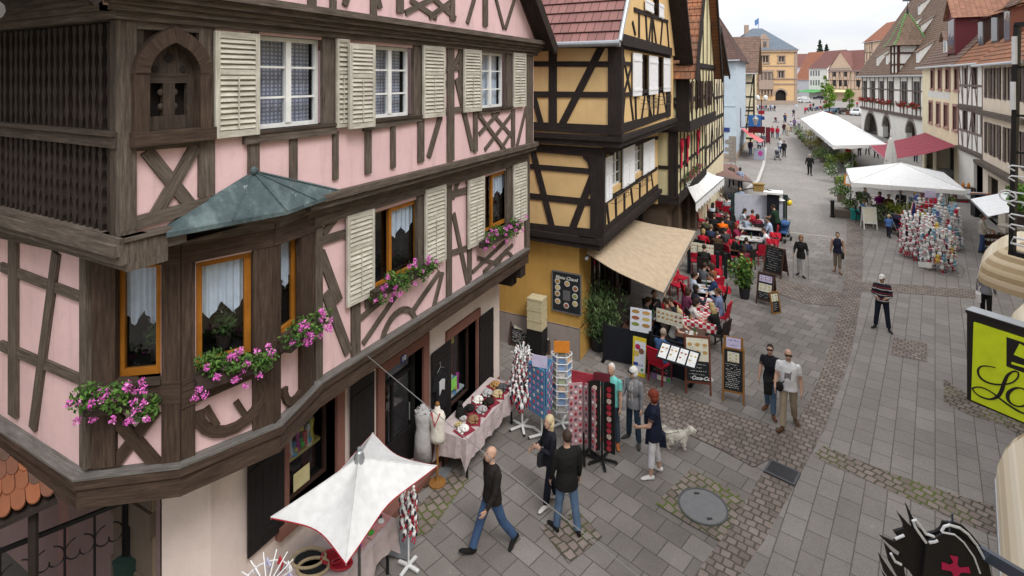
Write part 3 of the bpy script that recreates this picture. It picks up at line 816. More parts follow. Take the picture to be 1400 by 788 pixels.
Fend.wall(W_,0,7.9,3.4,8.9);W_.quad((-5.83,YE,6.2),(-6.1,YE,6.2),(-6.1,YE,8.9),(-5.83,YE,8.9))
W_.build('plaster_wall',[PINK,TIMBER_D],PH)
band(F2,T_,(163,190,320),(187,187,312),-.03,.035)
post(F2,T_,163,187,20,321);post(F2,T_,272,294,36,268)
strip(F2,T_,[(187,188),(272,178),(272,200),(187,207)],-.03,.03)
strip(F2,T_,[(187,22),(272,30),(272,45),(187,40)],-.03,.03)
for a,b,w in(((199,206),(268,292),.13),((266,200),(206,303),.13)):F2.barp(T_,a,b,w,-.03,.028)
band(F2,T_,(163,8,24),(730,62,70),-.03,.04)
band(F2,T_,(187,296,314),(285,270,285),-.03,.036)
band(F2,T_,(335,185,198),(460,173,183),-.03,.055);band(F2,T_,(499,168,180),(580,156,165),-.03,.055);band(F2,T_,(655,150,157),(700,146,151),-.03,.055)
for x0,x1,yt,yb in((340,355,190,240),(397,407,188,250),(456,463,180,246),(500,508,178,238),(535,541,172,230),(572,580,160,222),(612,621,64,220),(648,653,150,208),(700,704,150,200),(720,729,66,200),(442,458,40,178),(566,577,58,160),(345,354,44,190),(693,699,68,148),(628,633,64,120)):
 post(F2,T_,x0,x1,yt,yb)
for a,b,w in(((601,160),(585,215),.12),((623,108),(645,205),.13),((607,110),(600,165),.09),((619,92),(632,66),.11),((654,158),(690,206),.09),((672,155),(702,190),.09),((700,155),(662,205),.09),((682,153),(654,184),.09),((700,178),(684,204),.08),((727,112),(706,200),.10),((727,70),(718,90),.09)):
 F2.barp(T_,a,b,w,-.03,.026)
band(F2,T_,(608,92,98),(632,90,96),-.03,.024);band(F2,T_,(604,148,156),(652,144,152),-.03,.024)
post(F1,T_,431,441,285,540);post(F1,T_,719,724,215,342)
band(F1,T_,(436,325,337),(472,314,325),-.03,.028);band(F1,T_,(616,262,271),(642,255,264),-.03,.028);band(F1,T_,(616,343,351),(644,334,341),-.03,.028)
band(F1,T_,(426,288,300),(724,212,219),-.03,.05)
for x0,x1,yt,yb in((481,493,290,500),(611,618,248,405),(640,645,240,385),(571,579,258,372),(693,700,224,318),(500,509,285,420)):
 post(F1,T_,x0,x1,yt,yb)
for a,b,w in(((437,345),(462,412),.15),((444,400),(475,482),.15),((441,320),(466,288),.12),((605,246),(614,275),.11),((628,240),(618,272),.11),((619,292),(639,390),.12),((486,440),(520,412),.09),((495,470),(540,405),.09),((560,430),(600,372),.10),((592,420),(604,372),.1),((645,372),(690,330),.08),((660,372),(700,335),.08),((652,352),(682,362),.08)):
 F1.barp(T_,a,b,w,-.03,.026)
def arc(F,mb,c,r0,r1,a0,a1,n1=.03,k=10,sq=1.0):
 u,z=F.px(*c)
 P=[(u+r0*math.cos(RAD(a0+(a1-a0)*i/k)),z+r0*math.sin(RAD(a0+(a1-a0)*i/k))*sq)for i in range(k+1)]
 Q=[(u+r1*math.cos(RAD(a0+(a1-a0)*i/k)),z+r1*math.sin(RAD(a0+(a1-a0)*i/k))*sq)for i in range(k+1)]
 for i in range(k):F.pr(mb,[P[i],P[i+1],Q[i+1],Q[i]],-.03,n1)
arc(F1,T_,(545,462),.42,.52,20,160);arc(F1,T_,(690,372),.4,.48,20,160)
TF_=T_;T_=MB()
for F,x0,x1,yt,yb in((BA,116,158,338,640),(BA,221,247,330,640),(BB,248,267,330,640),(BB,346,374,300,600),(BC,376,384,296,580),(BC,412,429,285,560)):
 post(F,T_,x0,x1,yt,yb,-.03,.05)
band(BA,T_,(116,520,560),(247,522,552),-.03,.06);band(BB,T_,(248,520,560),(374,480,505),-.03,.06);band(BC,T_,(376,466,490),(430,438,455),-.03,.06)
band(BA,T_,(116,338,362),(247,338,362),-.03,.055);band(BB,T_,(248,330,362),(374,308,336),-.03,.055);band(BC,T_,(376,296,336),(430,285,318),-.03,.055)
for a,b,w in(((156,565),(222,640),.13),((214,560),(148,645),.13)):BA.barp(T_,a,b,w,-.03,.04)
arc(BB,T_,(316,545),.30,.42,180,375,.045);arc(BC,T_,(402,520),.2,.3,170,380,.045)
BB.barp(T_,(282,556),(296,580),.07,-.03,.04);BB.barp(T_,(322,548),(338,572),.07,-.03,.04)
T_.build('oriel_frame',TIMBER_B,PH);T_=TF_
band(L1,T_,(0,359,372),(114,402,416),-.03,.03);band(L1,T_,(0,466,480),(118,517,531),-.03,.03);band(L1,T_,(0,316,326),(114,346,352),-.03,.04)
post(L1,T_,11,22,325,570,-.03,.035)
L1.barp(T_,(80,345),(48,585),.15,-.03,.033);post(L1,T_,109,118,350,640,-.03,.04)
for u in(.6,1.7,2.8):L1.box(T_,u,u+.14,3.6,6.2,-.03,.03)
for x0,x1,yb in((452,460,14),(543,552,18),(616,622,28),(661,667,36)):post(F3,T_,x0,x1,-90,yb)
for a,b,w in(((512,-20),(519,12),.1),((553,18),(615,-14),.1),((560,0),(596,25),.1),((585,-8),(622,26),.1),((586,24),(617,2),.1),((650,-10),(638,32),.1),((677,-2),(688,40),.09),((703,-2),(690,40),.09),((478,-20),(470,8),.1)):
 A_,E_=(V(F3.px(*q))for q in sorted((a,b),key=lambda q:q[1]))
 if min(a[1],b[1])<0:A_=E_+(A_-E_)*((10.15-E_.y)/(A_.y-E_.y))
 F3.bar(T_,A_,E_,w,-.03,.026)
F3.box(T_,1.4,F3.len-1.4,10.08,10.26,-.03,.04);F3.box(T_,2.7,F3.len-2.7,11.7,11.86,-.03,.04)
for u in(3.0,4.2,5.4,6.6):F3.box(T_,u,u+.14,10.26,11.7,-.03,.03);F3.bar(T_,(u+.14,10.3),(u+.9,11.68),.12,-.03,.025)
for u in(1.2,2.4,3.6):F3.box(T_,u,u+.14,8.9,10.08,-.03,.03)
T_.build('timber_frame',TIMBER,PH)
def profile(F,mb,u0,u1,rows):
 for z0,z1,n0,n1 in rows:F.box(mb,u0,u1,z0,z1,n0,n1)
cb=MB()
for z0,z1,n_ in((8.58,8.66,.07),(8.66,8.72,.13),(8.72,8.78,.17),(8.78,8.86,.24),(8.86,8.95,.32)):F2.box(cb,-n_,F2.len+.12,z0,z1,-.1,n_);L2.box(cb,0,L2.len+.05,z0,z1,-.1,n_)
profile(F2,cb,2.3,F2.len+.08,[(5.88,6.06,-.35,-.19),(6.06,6.13,-.35,-.13),(6.13,6.20,-.35,-.08),(6.20,6.30,-.35,.05),(6.30,6.40,-.35,.11)])
profile(L2,cb,0,L2.len+.10,[(6.12,6.20,-.4,-.02),(6.20,6.29,-.4,.05),(6.29,6.40,-.4,.10),(6.40,6.46,-.2,.06)])
F2.box(cb,-.02,.6,6.26,6.42,-.3,.09);F2.box(cb,-.02,.75,6.42,6.46,-.3,.13)
for F,e in((BA,0),(BB,0),(BC,0)):
 F.box(cb,-.02,F.len+.02,6.12,6.2,-.15,.08);F.box(cb,-.05,F.len+.05,6.2,6.3,-.15,.13);F.box(cb,-.08,F.len+.08,6.3,6.36,-.15,.18)
cb.build('cornice',TIMBER,PH)
sb=MB();sb.poly([V((p[0],p[1],6.24))for p in((-5.84,2.9),(-7.2,2.9),(-7.2,3.4),(-6.2,3.75),(-5.84,4.6))]);sb.build('soffit',TIMBER_D,PH)
def offset(poly,d):
 out=[]
 for i,p in enumerate(poly):
  p=V((p[0],p[1]));a=V(poly[i-1])if i else None;b=V(poly[i+1])if i<len(poly)-1 else None
  ns=[]
  if a is not None:e=(p-a).normalized();ns.append(V((e.y,-e.x)))
  if b is not None:e=(b-p).normalized();ns.append(V((e.y,-e.x)))
  n=sum(ns,V((0,0))).normalized();k=1/max(.4,n.dot(ns[0]));out.append(p+n*d*k)
 return out
JP=[(-13,3.09),A,B_,C,D,(-6.10,YE+.06)]
def ring(mb,poly,d0,d1,z0,z1):
 p,q=offset(poly,d0),offset(poly,d1)
 for i in range(len(poly)-1):
  a,b,c,d=p[i],p[i+1],q[i+1],q[i]
  mb.prism([V((a.x,a.y,z0)),V((b.x,b.y,z0)),V((c.x,c.y,z0)),V((d.x,d.y,z0))],V((0,0,z1-z0)))
jb=MB();ring(jb,JP,-.25,.10,3.30,3.54);ring(jb,JP,-.25,.135,3.54,3.64);jb.build('jetty_beam',TIMBER_B,PH)
jb=MB();ring(jb,JP,-.02,.145,3.641,3.668);jb.build('lead_ledge',LEAD,PH)
jb=MB();q=offset(JP,-.05)
jb.poly([V((p.x,p.y,3.36))for p in q]+[V((-13,YE,3.36))]);jb.poly([V((-9,YE-.1,3.0)),V((-6.1,YE-.1,3.0)),V((-6.1,YE-.1,3.36)),V((-9,YE-.1,3.36))])
jb.box(-7.0,-6.05,YE-.3,YE-.02,3.0,3.3);jb.box(-7.0,-6.3,YE-.3,YE-.02,2.75,3.0)
jb.build('floor_joists',TIMBER_D,PH)
mb=MB();ap=V((-5.815,4.33,6.88));pr=[V((-5.95,3.30,6.36)),V((-5.55,4.60,6.36)),V((-5.98,5.66,6.36))]
pr2=[V((-6.55,3.1,6.37)),V((-5.69,3.24,6.42)),V((-5.54,4.60,6.37)),V((-5.80,5.75,6.37))]
for a,b in zip(pr2[1:],pr2[2:]):mb.add([a,b,ap],[(0,1,2)])
mb.add([pr2[1],V((-5.815,3.475,6.54)),ap],[(0,2,1)]);mb.add([pr2[1],V((-5.85,3.24,6.42)),V((-5.815,3.475,6.54))],[(0,2,1)])
lo=[p-V((0,0,.05))for p in pr2]
for a,b,c,d in zip(pr2[1:],pr2[2:],lo[2:],lo[1:]):mb.quad(d,c,b,a)
mb.poly(lo[1:][::-1])
for p in pr2[2:]:mb.tube([p+V((0,0,.01)),ap],.018,6)
mb.tube([(pr2[2]+pr2[3])/2+V((0,0,.01)),ap],.012,6);mb.tube([(pr2[2]+pr2[1])/2+V((0,0,.01)),ap],.012,6);mb.ball(ap,.06,8,6)
mb.build('copper_hood',COPPER,PH)
gb=MB();w=.135
def lacy(u,z0,z1,seed):
 k=26;lft,rgt=[],[]
 for i in range(k+1):
  z=z0+(z1-z0)*i/k;e=.018+.026*abs(math.sin(i/k*PI*5+seed))
  lft.append((u+e,z));rgt.append((u+w-e,z))
 L2.pr(gb,lft+rgt[::-1],-.06,-.03)
i=0
while 4.0+i*w<L2.len-.16:
 u=4.0+i*w;lacy(u,7.42,8.56,.3*(i%3));lacy(u,6.46,7.34,.3*(i%3)+1.2);i+=1
gb.build('carved_boards',TIMBER_D,PH)
gb=MB();L2.box(gb,0,L2.len,7.32,7.44,-.12,.04);L2.box(gb,0,L2.len-.0,7.44,7.48,-.12,.07);L2.box(gb,L2.len-.14,L2.len,6.4,8.6,-.13,.02)
L2.box(gb,0,4.0,6.4,8.6,-.1,-.05)
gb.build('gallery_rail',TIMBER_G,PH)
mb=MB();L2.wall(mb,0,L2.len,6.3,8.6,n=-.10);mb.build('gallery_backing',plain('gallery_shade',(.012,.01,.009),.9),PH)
nb=MB();u0,u1,z0,z1=niche;um=(u0+u1)/2;hw=(u1-u0)/2;zs=z1-.30
def gothic(r,k=9):
 P=[]
 for i in range(k+1):a=RAD(60)*i/k;P.append((um+r-2*r*(1-math.cos(a))*1.0,zs+2*r*math.sin(a)*.72))
 return P+[(2*um-u,z)for u,z in P[::-1][1:]]
go,gi=gothic(hw+.13),gothic(hw-.01)
for a,b,c,d in zip(go,go[1:],gi[1:],gi):F2.pr(nb,[a,b,c,d],-.1,.10)
F2.box(nb,u0-.13,u0+.01,z0,zs,-.1,.10);F2.box(nb,u1-.01,u1+.13,z0,zs,-.1,.10);F2.box(nb,u0-.15,u1+.15,z0-.14,z0,-.1,.14)
nb2=MB();F2.pr(nb2,gi,-.09,-.036)
F2.box(nb2,u0,u0+.08,z0,zs,-.09,-.03);F2.box(nb2,um-.06,um+.06,z0,zs-.101,-.09,-.03);F2.box(nb2,u1-.08,u1,z0,zs,-.09,-.03);F2.box(nb2,u0+.081,um-.061,z0,z0+.14,-.09,-.034);F2.box(nb2,um+.061,u1-.081,z0,z0+.14,-.09,-.034);F2.box(nb2,u0+.081,u1-.081,zs-.1,zs,-.088,-.031)
F2.box(nb2,u0+.002,u1-.002,zs,z1+.198,-.062,-.042);F2.box(nb2,u0-.17,u0-.001,zs-.1,z1+.32,-.03,.016);F2.box(nb2,u1+.001,u1+.17,zs-.1,z1+.32,-.03,.016)
f_=nb.build('niche',TIMBER_B,PH);nb2.build('tracery',TIMBER_G,f_)
for du in(-hw*.5-.01,hw*.5+.01):
 for sgn in(-1,1):
  for q in range(4):nb3=MB();nb3.ball(F2.pt(um+du+sgn*.075,z0+.24+q*.15,-.055),V((.018,.035,.038)),8,6);nb3.build('cusp',TIMBER_G,f_)
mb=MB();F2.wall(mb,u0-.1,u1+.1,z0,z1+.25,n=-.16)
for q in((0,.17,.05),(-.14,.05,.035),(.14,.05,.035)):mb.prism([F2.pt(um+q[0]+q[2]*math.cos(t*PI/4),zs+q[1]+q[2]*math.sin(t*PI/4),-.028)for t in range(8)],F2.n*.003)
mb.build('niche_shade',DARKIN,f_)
for h,c in zip(holes2,('plaid','plaid','net')):window(F2,PH,h,WHITEF,2,3,.15,.055,.028,c)
for r in((292,353,42,190),(459,476,53,175),(577,607,62,162),(633,657,67,154),(701,718,72,147)):shutter(F2,PH,rect(F2,*r,n=.06),WHITEP,n=.06)
shutter(F2,PH,rect(F2,476,511,59,177,n=.13),WHITEP,n=.13)
for r in((473,509,296,421),(580,607,260,368),(639,660,247,341),(701,718,226,309)):shutter(F1,PH,rect(F1,*r,n=.06),WHITEP,n=.06,lean=.04)
for F,h in bays:window(F,PH,h,ORANGE,1,1,.12,.075,cur='lace')
for h,x0 in zip(op1,(532,673)):
 hh=(h[0]+(h[1]-h[0])*.34,h[1]-.09,h[2]+.02,h[3]-.02)
 w=window(F1,PH,(h[0],h[1],h[2],h[3]),ORANGE,1,1,.16,.05)
 mb=MB();a,b,c,d=hh
 for q in((a,a+.07,c,d),(b-.07,b,c,d),(a+.07,b-.07,c,c+.08),(a+.07,b-.07,d-.07,d)):F1.box(mb,*q,-.10,-.045)
 s=mb.build('casement',ORANGE,PH);mb=MB();F1.box(mb,a+.05,b-.05,c+.05,d-.05,-.078,-.07);mb.build('pane',GLASS,s)
 curtain(F1,s,a+.07,b-.07,d-(d-c)*.33,d-.06,-.125,LACE,5,True,.015)
def sill(F,*q):m=MB();F.box(m,*q);m.build('sill',TIMBER_G,PH)
for h in op1:sill(F1,h[0]-.05,h[1]+.05,h[2]-.06,h[2],-.15,.12)
for F,h in bays:sill(F,h[0]-.03,h[1]+.03,h[2]-.05,h[2],-.12,.10)
for h in op2:sill(F2,h[0]-.04,h[1]+.04,h[2]-.04,h[2],-.15,.08)
rf=MB();E0,E1,RG,zr=2.35,YE+.32,(2.7+YE+.1)/2,14.1
tile_roof(rf,(-15,E0,8.8),(-5.35,E0,8.8),(-5.35,RG,zr),(-15,RG,zr));tile_roof(rf,(-5.35,E1,8.8),(-15,E1,8.8),(-15,RG,zr),(-5.35,RG,zr))
rf.build('roof',tiles('brown_red_tiles',(.20,.085,.06),(.13,.06,.045)),PH)
mb=MB()
for e in(E0,E1):
 mb.bar((-5.36,e,8.72),(-5.36,RG,zr-.08),.07,.26);mb.bar((-5.55,e+(.1 if e<5 else-.1),8.72),(-5.55,RG,zr-.2),.34,.05)
mb.build('barge_board',TIMBER_D,PH)
mb=MB();mb.tube([(-14,2.25,8.66),(-6.9,2.25,8.66)],.075,10);mb.tube([(-6.88,2.25,8.68),(-6.8,2.27,8.66)],.1,10);mb.build('gutter',plain('zinc',(.5,.51,.51),.45,.4),PH)
G_=MB()
w1=rect(FG,392,458,585,706);dr=rect(FG,523,577,510,640);w2=rect(FG,614,650,462,572)
dr=(dr[0],dr[1],.12,dr[3])
FG.wall(G_,0,FG.len,0,3.36,[w1,dr,w2],rev=.3)
CH_=Fac((-7.30,4.10),(-6.82,4.45));CH_.wall(G_,0,CH_.len,0,3.36)
Fend.wall(G_,.72,7.9,0,3.4,n=-.03)
G_.build('shop_wall',CREAMW,PH)
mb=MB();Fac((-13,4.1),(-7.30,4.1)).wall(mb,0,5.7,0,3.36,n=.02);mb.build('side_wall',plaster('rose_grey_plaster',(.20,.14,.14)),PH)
S_=MB()
def surround(F,mb,r,w,top=.2,sill=True,n=.06):
 a,b,c,d=r
 F.box(mb,a-w,a,c,d,-.3,n);F.box(mb,b,b+w,c,d,-.3,n);F.box(mb,a-w,b+w,d,d+top,-.3,n+.003)
 if sill:F.box(mb,a-w-.04,b+w+.04,c-.2,c,-.3,n+.05)
for r,w,s in((w1,.17,True),(dr,.18,False),(w2,.15,True)):
 S_=MB();surround(FG,S_,r,w,.2,s)
 if not s:FG.box(S_,dr[0]-.24,dr[0],.0,.5,-.2,.09);FG.box(S_,dr[1],dr[1]+.24,.0,.5,-.2,.09)
 S_.build('sandstone_surround',SAND,PH)
mb=MB();FG.box(mb,1.3,dr[1]+.6,0,.14,.06,.42);FG.box(mb,.3,FG.len-.02,0,.22,-.02,.03);mb.build('sandstone_step',SAND,PH)
dh=MB();FG.box(dh,dr[0],dr[0]+.1,dr[2],dr[3],-.28,-.18);FG.box(dh,dr[1]-.1,dr[1],dr[2],dr[3],-.28,-.18);FG.box(dh,dr[0]+.1,dr[1]-.1,dr[3]-.5,dr[3]-.42,-.28,-.18);FG.box(dh,dr[0]+.1,dr[1]-.1,dr[2],dr[2]+.7,-.26,-.2)
FG.box(dh,dr[0]+.5,dr[0]+.56,dr[2]+.7,dr[3]-.5,-.26,-.2)
d_=dh.build('door',BLACKP,PH);mb=MB();FG.box(mb,dr[0]+.1,dr[1]-.1,dr[2]+.7,dr[3]-.05,-.24,-.232);mb.build('pane',GLASS,d_)
mb=MB();mb.tube([FG.pt(dr[1]-.2,1.0,-.17),FG.pt(dr[1]-.2,1.35,-.17)],.014,8);mb.build('handle',METAL,d_)
mb=MB();FG.wall(mb,dr[0],dr[1],0,dr[3]+.1,n=-.9);mb.build('door_room',DARKIN,d_)
MAROON=plain('maroon_paint',(.09,.012,.015),.5)
for r,lab in((w1,1),(w2,2)):
 w=window(FG,PH,r,plain('dark_brown_frame',(.05,.028,.022),.5),1,1,.26,.05,name='shop_window',pane=GLASS)
 mb=MB();FG.box(mb,r[0]+.04,r[1]-.04,r[2]+.52 if lab==1 else r[2]+.08,r[2]+.57 if lab==1 else r[2]+.13,-.70,-.3);mb.build('display_shelf',plain('gold_trim',(.55,.42,.14),.4)if lab==1 else WHITEF,w)
 mb=MB();FG.box(mb,r[1]-.16,r[1]-.04,r[2],r[3],-.62,-.58);mb.build('curtain',MAROON,w)
 rd=random.Random(lab*5);pal=[(.6,.5,.05),(.45,.05,.3),(.7,.16,.02),(.08,.55,.08),(.65,.05,.05),(.7,.7,.65),(.1,.35,.6)]
 zb=r[2]+.57 if lab==1 else r[2]+.13
 for i in range(15 if lab==1 else 9):
  u=r[0]+.12+(r[1]-r[0]-.3)*i/14*(1 if lab==1 else 1.6);m2=MB();h=rd.uniform(.2,.5)
  if i%3==0:m2.lathe([(.06,0),(.06,.015),(.012,.03),(.012,h*.6),(.04,h*.75),(.03,h),(0,h)],FG.pt(u,zb,-.33-.1*(i%2)),10)
  elif i%3==1:m2.ball(FG.pt(u,zb+.05,-.36),V((.06,.05,.05)),8,6);m2.ball(FG.pt(u,zb+.125,-.38),.035,8,6);m2.ball(FG.pt(u,zb+.15,-.35),.015,6,5)
  else:m2.lathe([(.05,0),(.055,.02),(.03,h*.5),(.05,h),(.035,h+.02),(0,h)],FG.pt(u,zb,-.36),10)
  m2.build('figurine',plain('goods_%d'%(i%7),pal[i%7],.4),w,True)
 m2=MB();rb=V((0,0,0));c0=FG.pt((r[0]+r[1])/2-.15,r[3]-.42,-.34)
 for s in(-1,1):m2.prism([c0,c0+FG.d*.24*s+V((0,0,.12)),c0+FG.d*.27*s+V((0,0,-.06))],FG.n*.02)
 m2.build('paper_bow',plain('goods_0',pal[0],.4),w)
 m2=MB();FG.box(m2,r[0]+.3,r[0]+.62,r[2]+(.08 if lab==1 else .35),r[2]+(.36 if lab==1 else .60),-.21,-.205);m2.build('notice',plain('green_card' if lab==2 else 'cream_card',(.25,.6,.12)if lab==2 else(.6,.55,.3),.7),w)
for r in((338,388,640,765),(479,511,560,640),(590,616,488,575),(655,674,435,518)):
 q=list(rect(FG,*r,n=.07));
 if r[0]==338:q[2]=w1[2]-.05;q[3]=w1[3]
 if r[0]==479:q[2]=w1[2]-.05;q[3]=w1[3]
 if r[0]in(590,655):q[2]=w2[2]-.06;q[3]=w2[3]
 shutter(FG,PH,tuple(q),BLACKP,False,.065,name='shop_shutter')
u,z=FG.px(552,490,.07);mb=MB();FG.box(mb,u-.085,u+.085,z-.07,z+.07,.062,.075);np_=mb.build('number_plate',plain('enamel_blue',(.02,.04,.18),.3),PH)
text('number','10',WHITEF,np_,FG.pt(u,z,.078),FG.d,V((0,0,1)),.13,bold=.004)
mb=MB();PF=Fac((-8.35,4.06),(-7.36,4.06));rd=random.Random(3);z=0
while z<3.3:
 h=rd.choice((.35,.55,.8));h=min(h,3.34-z);PF.box(mb,rd.uniform(0,.08),.96-rd.uniform(0,.05),z+.012,z+h-.012,-.2,.0+rd.uniform(.02,.06));z+=h
mb.build('stone_pier',plaster('brown_stone',(.13,.10,.08),(.07,.06,.05),.6),PH)
mb=MB();PF.box(mb,.03,.94,0,3.34,-.2,.012);mb.build('pier_mortar',plain('mortar',(.2,.16,.11),.9),PH)
def fb(F,x0,x1,y,label,n=.12,**k):
 u0,z=F.px(x0,y,n+.1);u1,_=F.px(x1,y,n+.1);flower_box(F,u0,u1,z,n,label,**k)
GRP='pink geranium boxes on the pink house'
fb(BA,118,205,570,'flower box of pink geraniums under the leftmost oriel window',group=GRP,seed=1)
fb(BB,268,362,538,'flower box of pink geraniums under the middle oriel window',group=GRP,seed=2)
fb(BC,392,440,486,'flower box of pink geraniums under the narrow right oriel window',group=GRP,seed=3,nl=650,nb=20)
fb(F1,512,590,412,'flower box of pink geraniums below the open orange casement',group=GRP,seed=4)
fb(F1,660,710,342,'flower box of pink geraniums near the alley corner of the pink house',group=GRP,seed=5)
for F,h,l in((BA,bays[0][1],'dark leafy house plant inside the leftmost oriel window'),(BB,bays[1][1],'leafy house plant with pale blooms inside the middle oriel window')):
 c=F.pt(h[0]+(h[1]-h[0])*.62,h[2]+.02,-.38);t=thing('house_plant',l,'house plant',tuple(c),'house plants in the oriel');rd=random.Random(4)
 mb=MB();mb.lathe([(.07,0),(.1,.16),(.09,.16),(0,.13)],c,12);mb.build('pot',plain('planter_brown',(.05,.035,.03),.7),t)
 mb=MB();leaves(mb,clump(c+V((0,0,.34)),(.2,.16,.2),260,rd,.2),.04,0,rd);mb.build('foliage',leafmat('house_leaf',(.03,.07,.02),(.10,.18,.05)),t)
 mb=MB();leaves(mb,clump(c+V((0,0,.46)),(.16,.1,.1),40,rd,.6),.025,0,rd);mb.build('bloom',cloth((.7,.62,.6)),t)
YH_=thing('ochre_house','ochre half-timbered house with dark beams beside the alley','house',(-6,18,0))
XG,X1,X2=-5.38,-4.78,-4.18
YA,YB2=14.2,21.7
S0,S1,S2=Fac((-11,14.4),(XG,14.4)),Fac((-11,14.2),(X1,14.2)),Fac((-11,14.1),(X2,14.1))
R0,R1,R2,R3=Fac((XG,14.4),(XG,YB2)),Fac((X1,14.2),(X1,YB2)),Fac((X2,14.1),(X2,YB2)),Fac((X2+.06,14.0),(X2+.06,YB2+.1))
W_,T_=MB(),MB()
S1.wall(W_,0,S1.len,3.3,6.4);S2.wall(W_,0,S2.len,6.2,9.0)
o2=[rect(R2,877,887,74,132),rect(R2,899,907,77,128)];o1=[rect(R1,836,851,208,258),rect(R1,867,879,196,240)]
R2.wall(W_,0,R2.len,6.2,9.0,o2);R1.wall(W_,0,R1.len,3.3,6.4,o1)
go=[rect(R3,893,901,-6,20)]
apy,apz=R3.len/2,15.2
R3.wall(W_,0,R3.len,8.9,9.1)
g0,g1,gz0,gz1=go[0]
def gx(z,side):return apy+(-1 if side else 1)*(apz-z)/(apz-9.1)*(R3.len/2)
W_.poly([R3.pt(0,9.1),R3.pt(R3.len,9.1),R3.pt(gx(gz0,0),gz0),R3.pt(gx(gz0,1),gz0)])
W_.poly([R3.pt(gx(gz0,1),gz0),R3.pt(g0,gz0),R3.pt(g0,gz1),R3.pt(gx(gz1,1),gz1)]);W_.poly([R3.pt(g1,gz0),R3.pt(gx(gz0,0),gz0),R3.pt(gx(gz1,0),gz1),R3.pt(g1,gz1)])
W_.poly([R3.pt(gx(gz1,1),gz1),R3.pt(gx(gz1,0),gz1),R3.pt(apy,apz)])
Fac((X2,YB2),(-11,YB2)).wall(W_,0,11+X2,6.3,9);Fac((X1,YB2),(-11,YB2)).wall(W_,0,11+X1,3,6.3)
W_.build('plaster_wall',YEL,YH_)
W0=MB();S0.wall(W0,0,S0.len,.9,3.4);R0.wall(W0,0,1.0,.9,3.4);R0.wall(W0,0,1.0,0,.9,n=.03);W0.build('ground_wall',YEL2,YH_)
W0=MB();S0.wall(W0,0,S0.len+.03,0,.92,n=.03);S0.box(W0,0,S0.len+.03,.90,.92,-.02,.03);W0.build('plinth',plaster('grey_plinth',(.30,.26,.24),(.2,.18,.17),.5),YH_)
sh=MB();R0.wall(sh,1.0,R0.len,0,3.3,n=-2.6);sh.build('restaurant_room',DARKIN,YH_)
pf=MB()
for u in(1.0,3.0,5.2,7.1):R0.box(pf,u,u+.24,0,3.3,-.3,.02)
R0.box(pf,1.0,R0.len,2.7,3.3,-.25,.0);pf.build('shop_pillars',TIMBER_Y,YH_)
for u in(1.3,3.3,5.5):window(R0,YH_,(u,u+1.6,.5,2.68),plain('brown_frame',(.09,.05,.03),.5),2,1,.2,.07,name='shop_window')
post(S2,T_,750,761,62,176);post(S2,T_,831,850,62,186,-.03,.05)
band(S2,T_,(728,84,91),(848,84,92),-.03,.03);band(S2,T_,(728,125,133),(848,126,134),-.03,.03)
band(S2,T_,(728,59,66),(850,56,66),-.03,.06)
S2.barp(T_,(824,62),(768,172),.2,-.03,.034);S2.barp(T_,(730,132),(741,172),.16,-.03,.034)
band(S2,T_,(726,167,178),(848,172,186),-.03,.05)
band(S1,T_,(722,197,207),(823,203,216),-.03,.05);strip(S1,T_,[(797,203),(823,203),(823,240),(806,232),(803,222),(797,216)],-.03,.032)
band(S1,T_,(720,224,231),(823,232,240),-.03,.03);band(S1,T_,(720,264,272),(823,274,284),-.03,.03)
S1.barp(T_,(727,200),(756,314),.18,-.03,.034);S1.barp(T_,(811,240),(780,320),.2,-.03,.034);post(S1,T_,807,826,203,333,-.03,.05)
band(S1,T_,(720,305,318),(823,315,332),-.03,.05)
post(R2,T_,848,853,66,184,-.03,.04);post(R2,T_,912,917,75,160,-.03,.04)
band(R2,T_,(848,84,90),(866,85,90),-.03,.03);band(R2,T_,(848,128,134),(916,118,122),-.03,.035)
band(R2,T_,(848,60,66),(917,74,79),-.03,.05);band(R2,T_,(848,170,184),(917,152,158),-.03,.04)
for a,b,w in(((850,70),(862,130),.1),((864,84),(852,130),.1),((853,134),(850,172),.1),((861,132),(866,172),.1),((868,132),(869,170),.12),((881,130),(876,166),.09),((884,130),(891,164),.09),((887,128),(887,165),.12),((893,127),(893,162),.1),((901,125),(898,160),.09),((906,124),(911,158),.09)):R2.barp(T_,a,b,w,-.03,.03)
post(R1,T_,823,829,206,330,-.03,.04)
band(R1,T_,(823,276,283),(899,228,232),-.03,.035);band(R1,T_,(823,203,214),(900,186,191),-.03,.05);band(R1,T_,(823,314,331),(900,252,262),-.03,.04)
for a,b,w in(((829,280),(833,318),.12),((841,272),(842,312),.12),((853,264),(853,305),.12),((862,258),(866,296),.1),((874,250),(874,288),.12),((884,242),(884,280),.12),((890,238),(894,270),.1),((834,215),(824,240),.14),((840,203),(830,222),.16)):R1.barp(T_,a,b,w,-.03,.03)
for u in(o1[0][0]-.08,o1[0][1]+.0,o1[1][0]-.08,o1[1][1]):R1.box(T_,u,u+.08,o1[0][2]-.1,6.1,-.03,.033)
for a,b,w in(((864,30),(868,48),.1),((873,16),(873,52),.12),((882,16),(884,58),.12),((890,24),(886,62),.09),((892,26),(897,64),.09),((891,24),(891,63),.12),((905,28),(902,66),.1),((911,30),(914,68),.1)):R3.barp(T_,a,b,w,-.03,.03)
band(R3,T_,(868,10,16),(914,28,32),-.03,.04);band(R3,T_,(852,46,62),(919,66,76),-.1,.12)
T_.build('timber_frame',TIMBER_Y,YH_)
cb=MB()
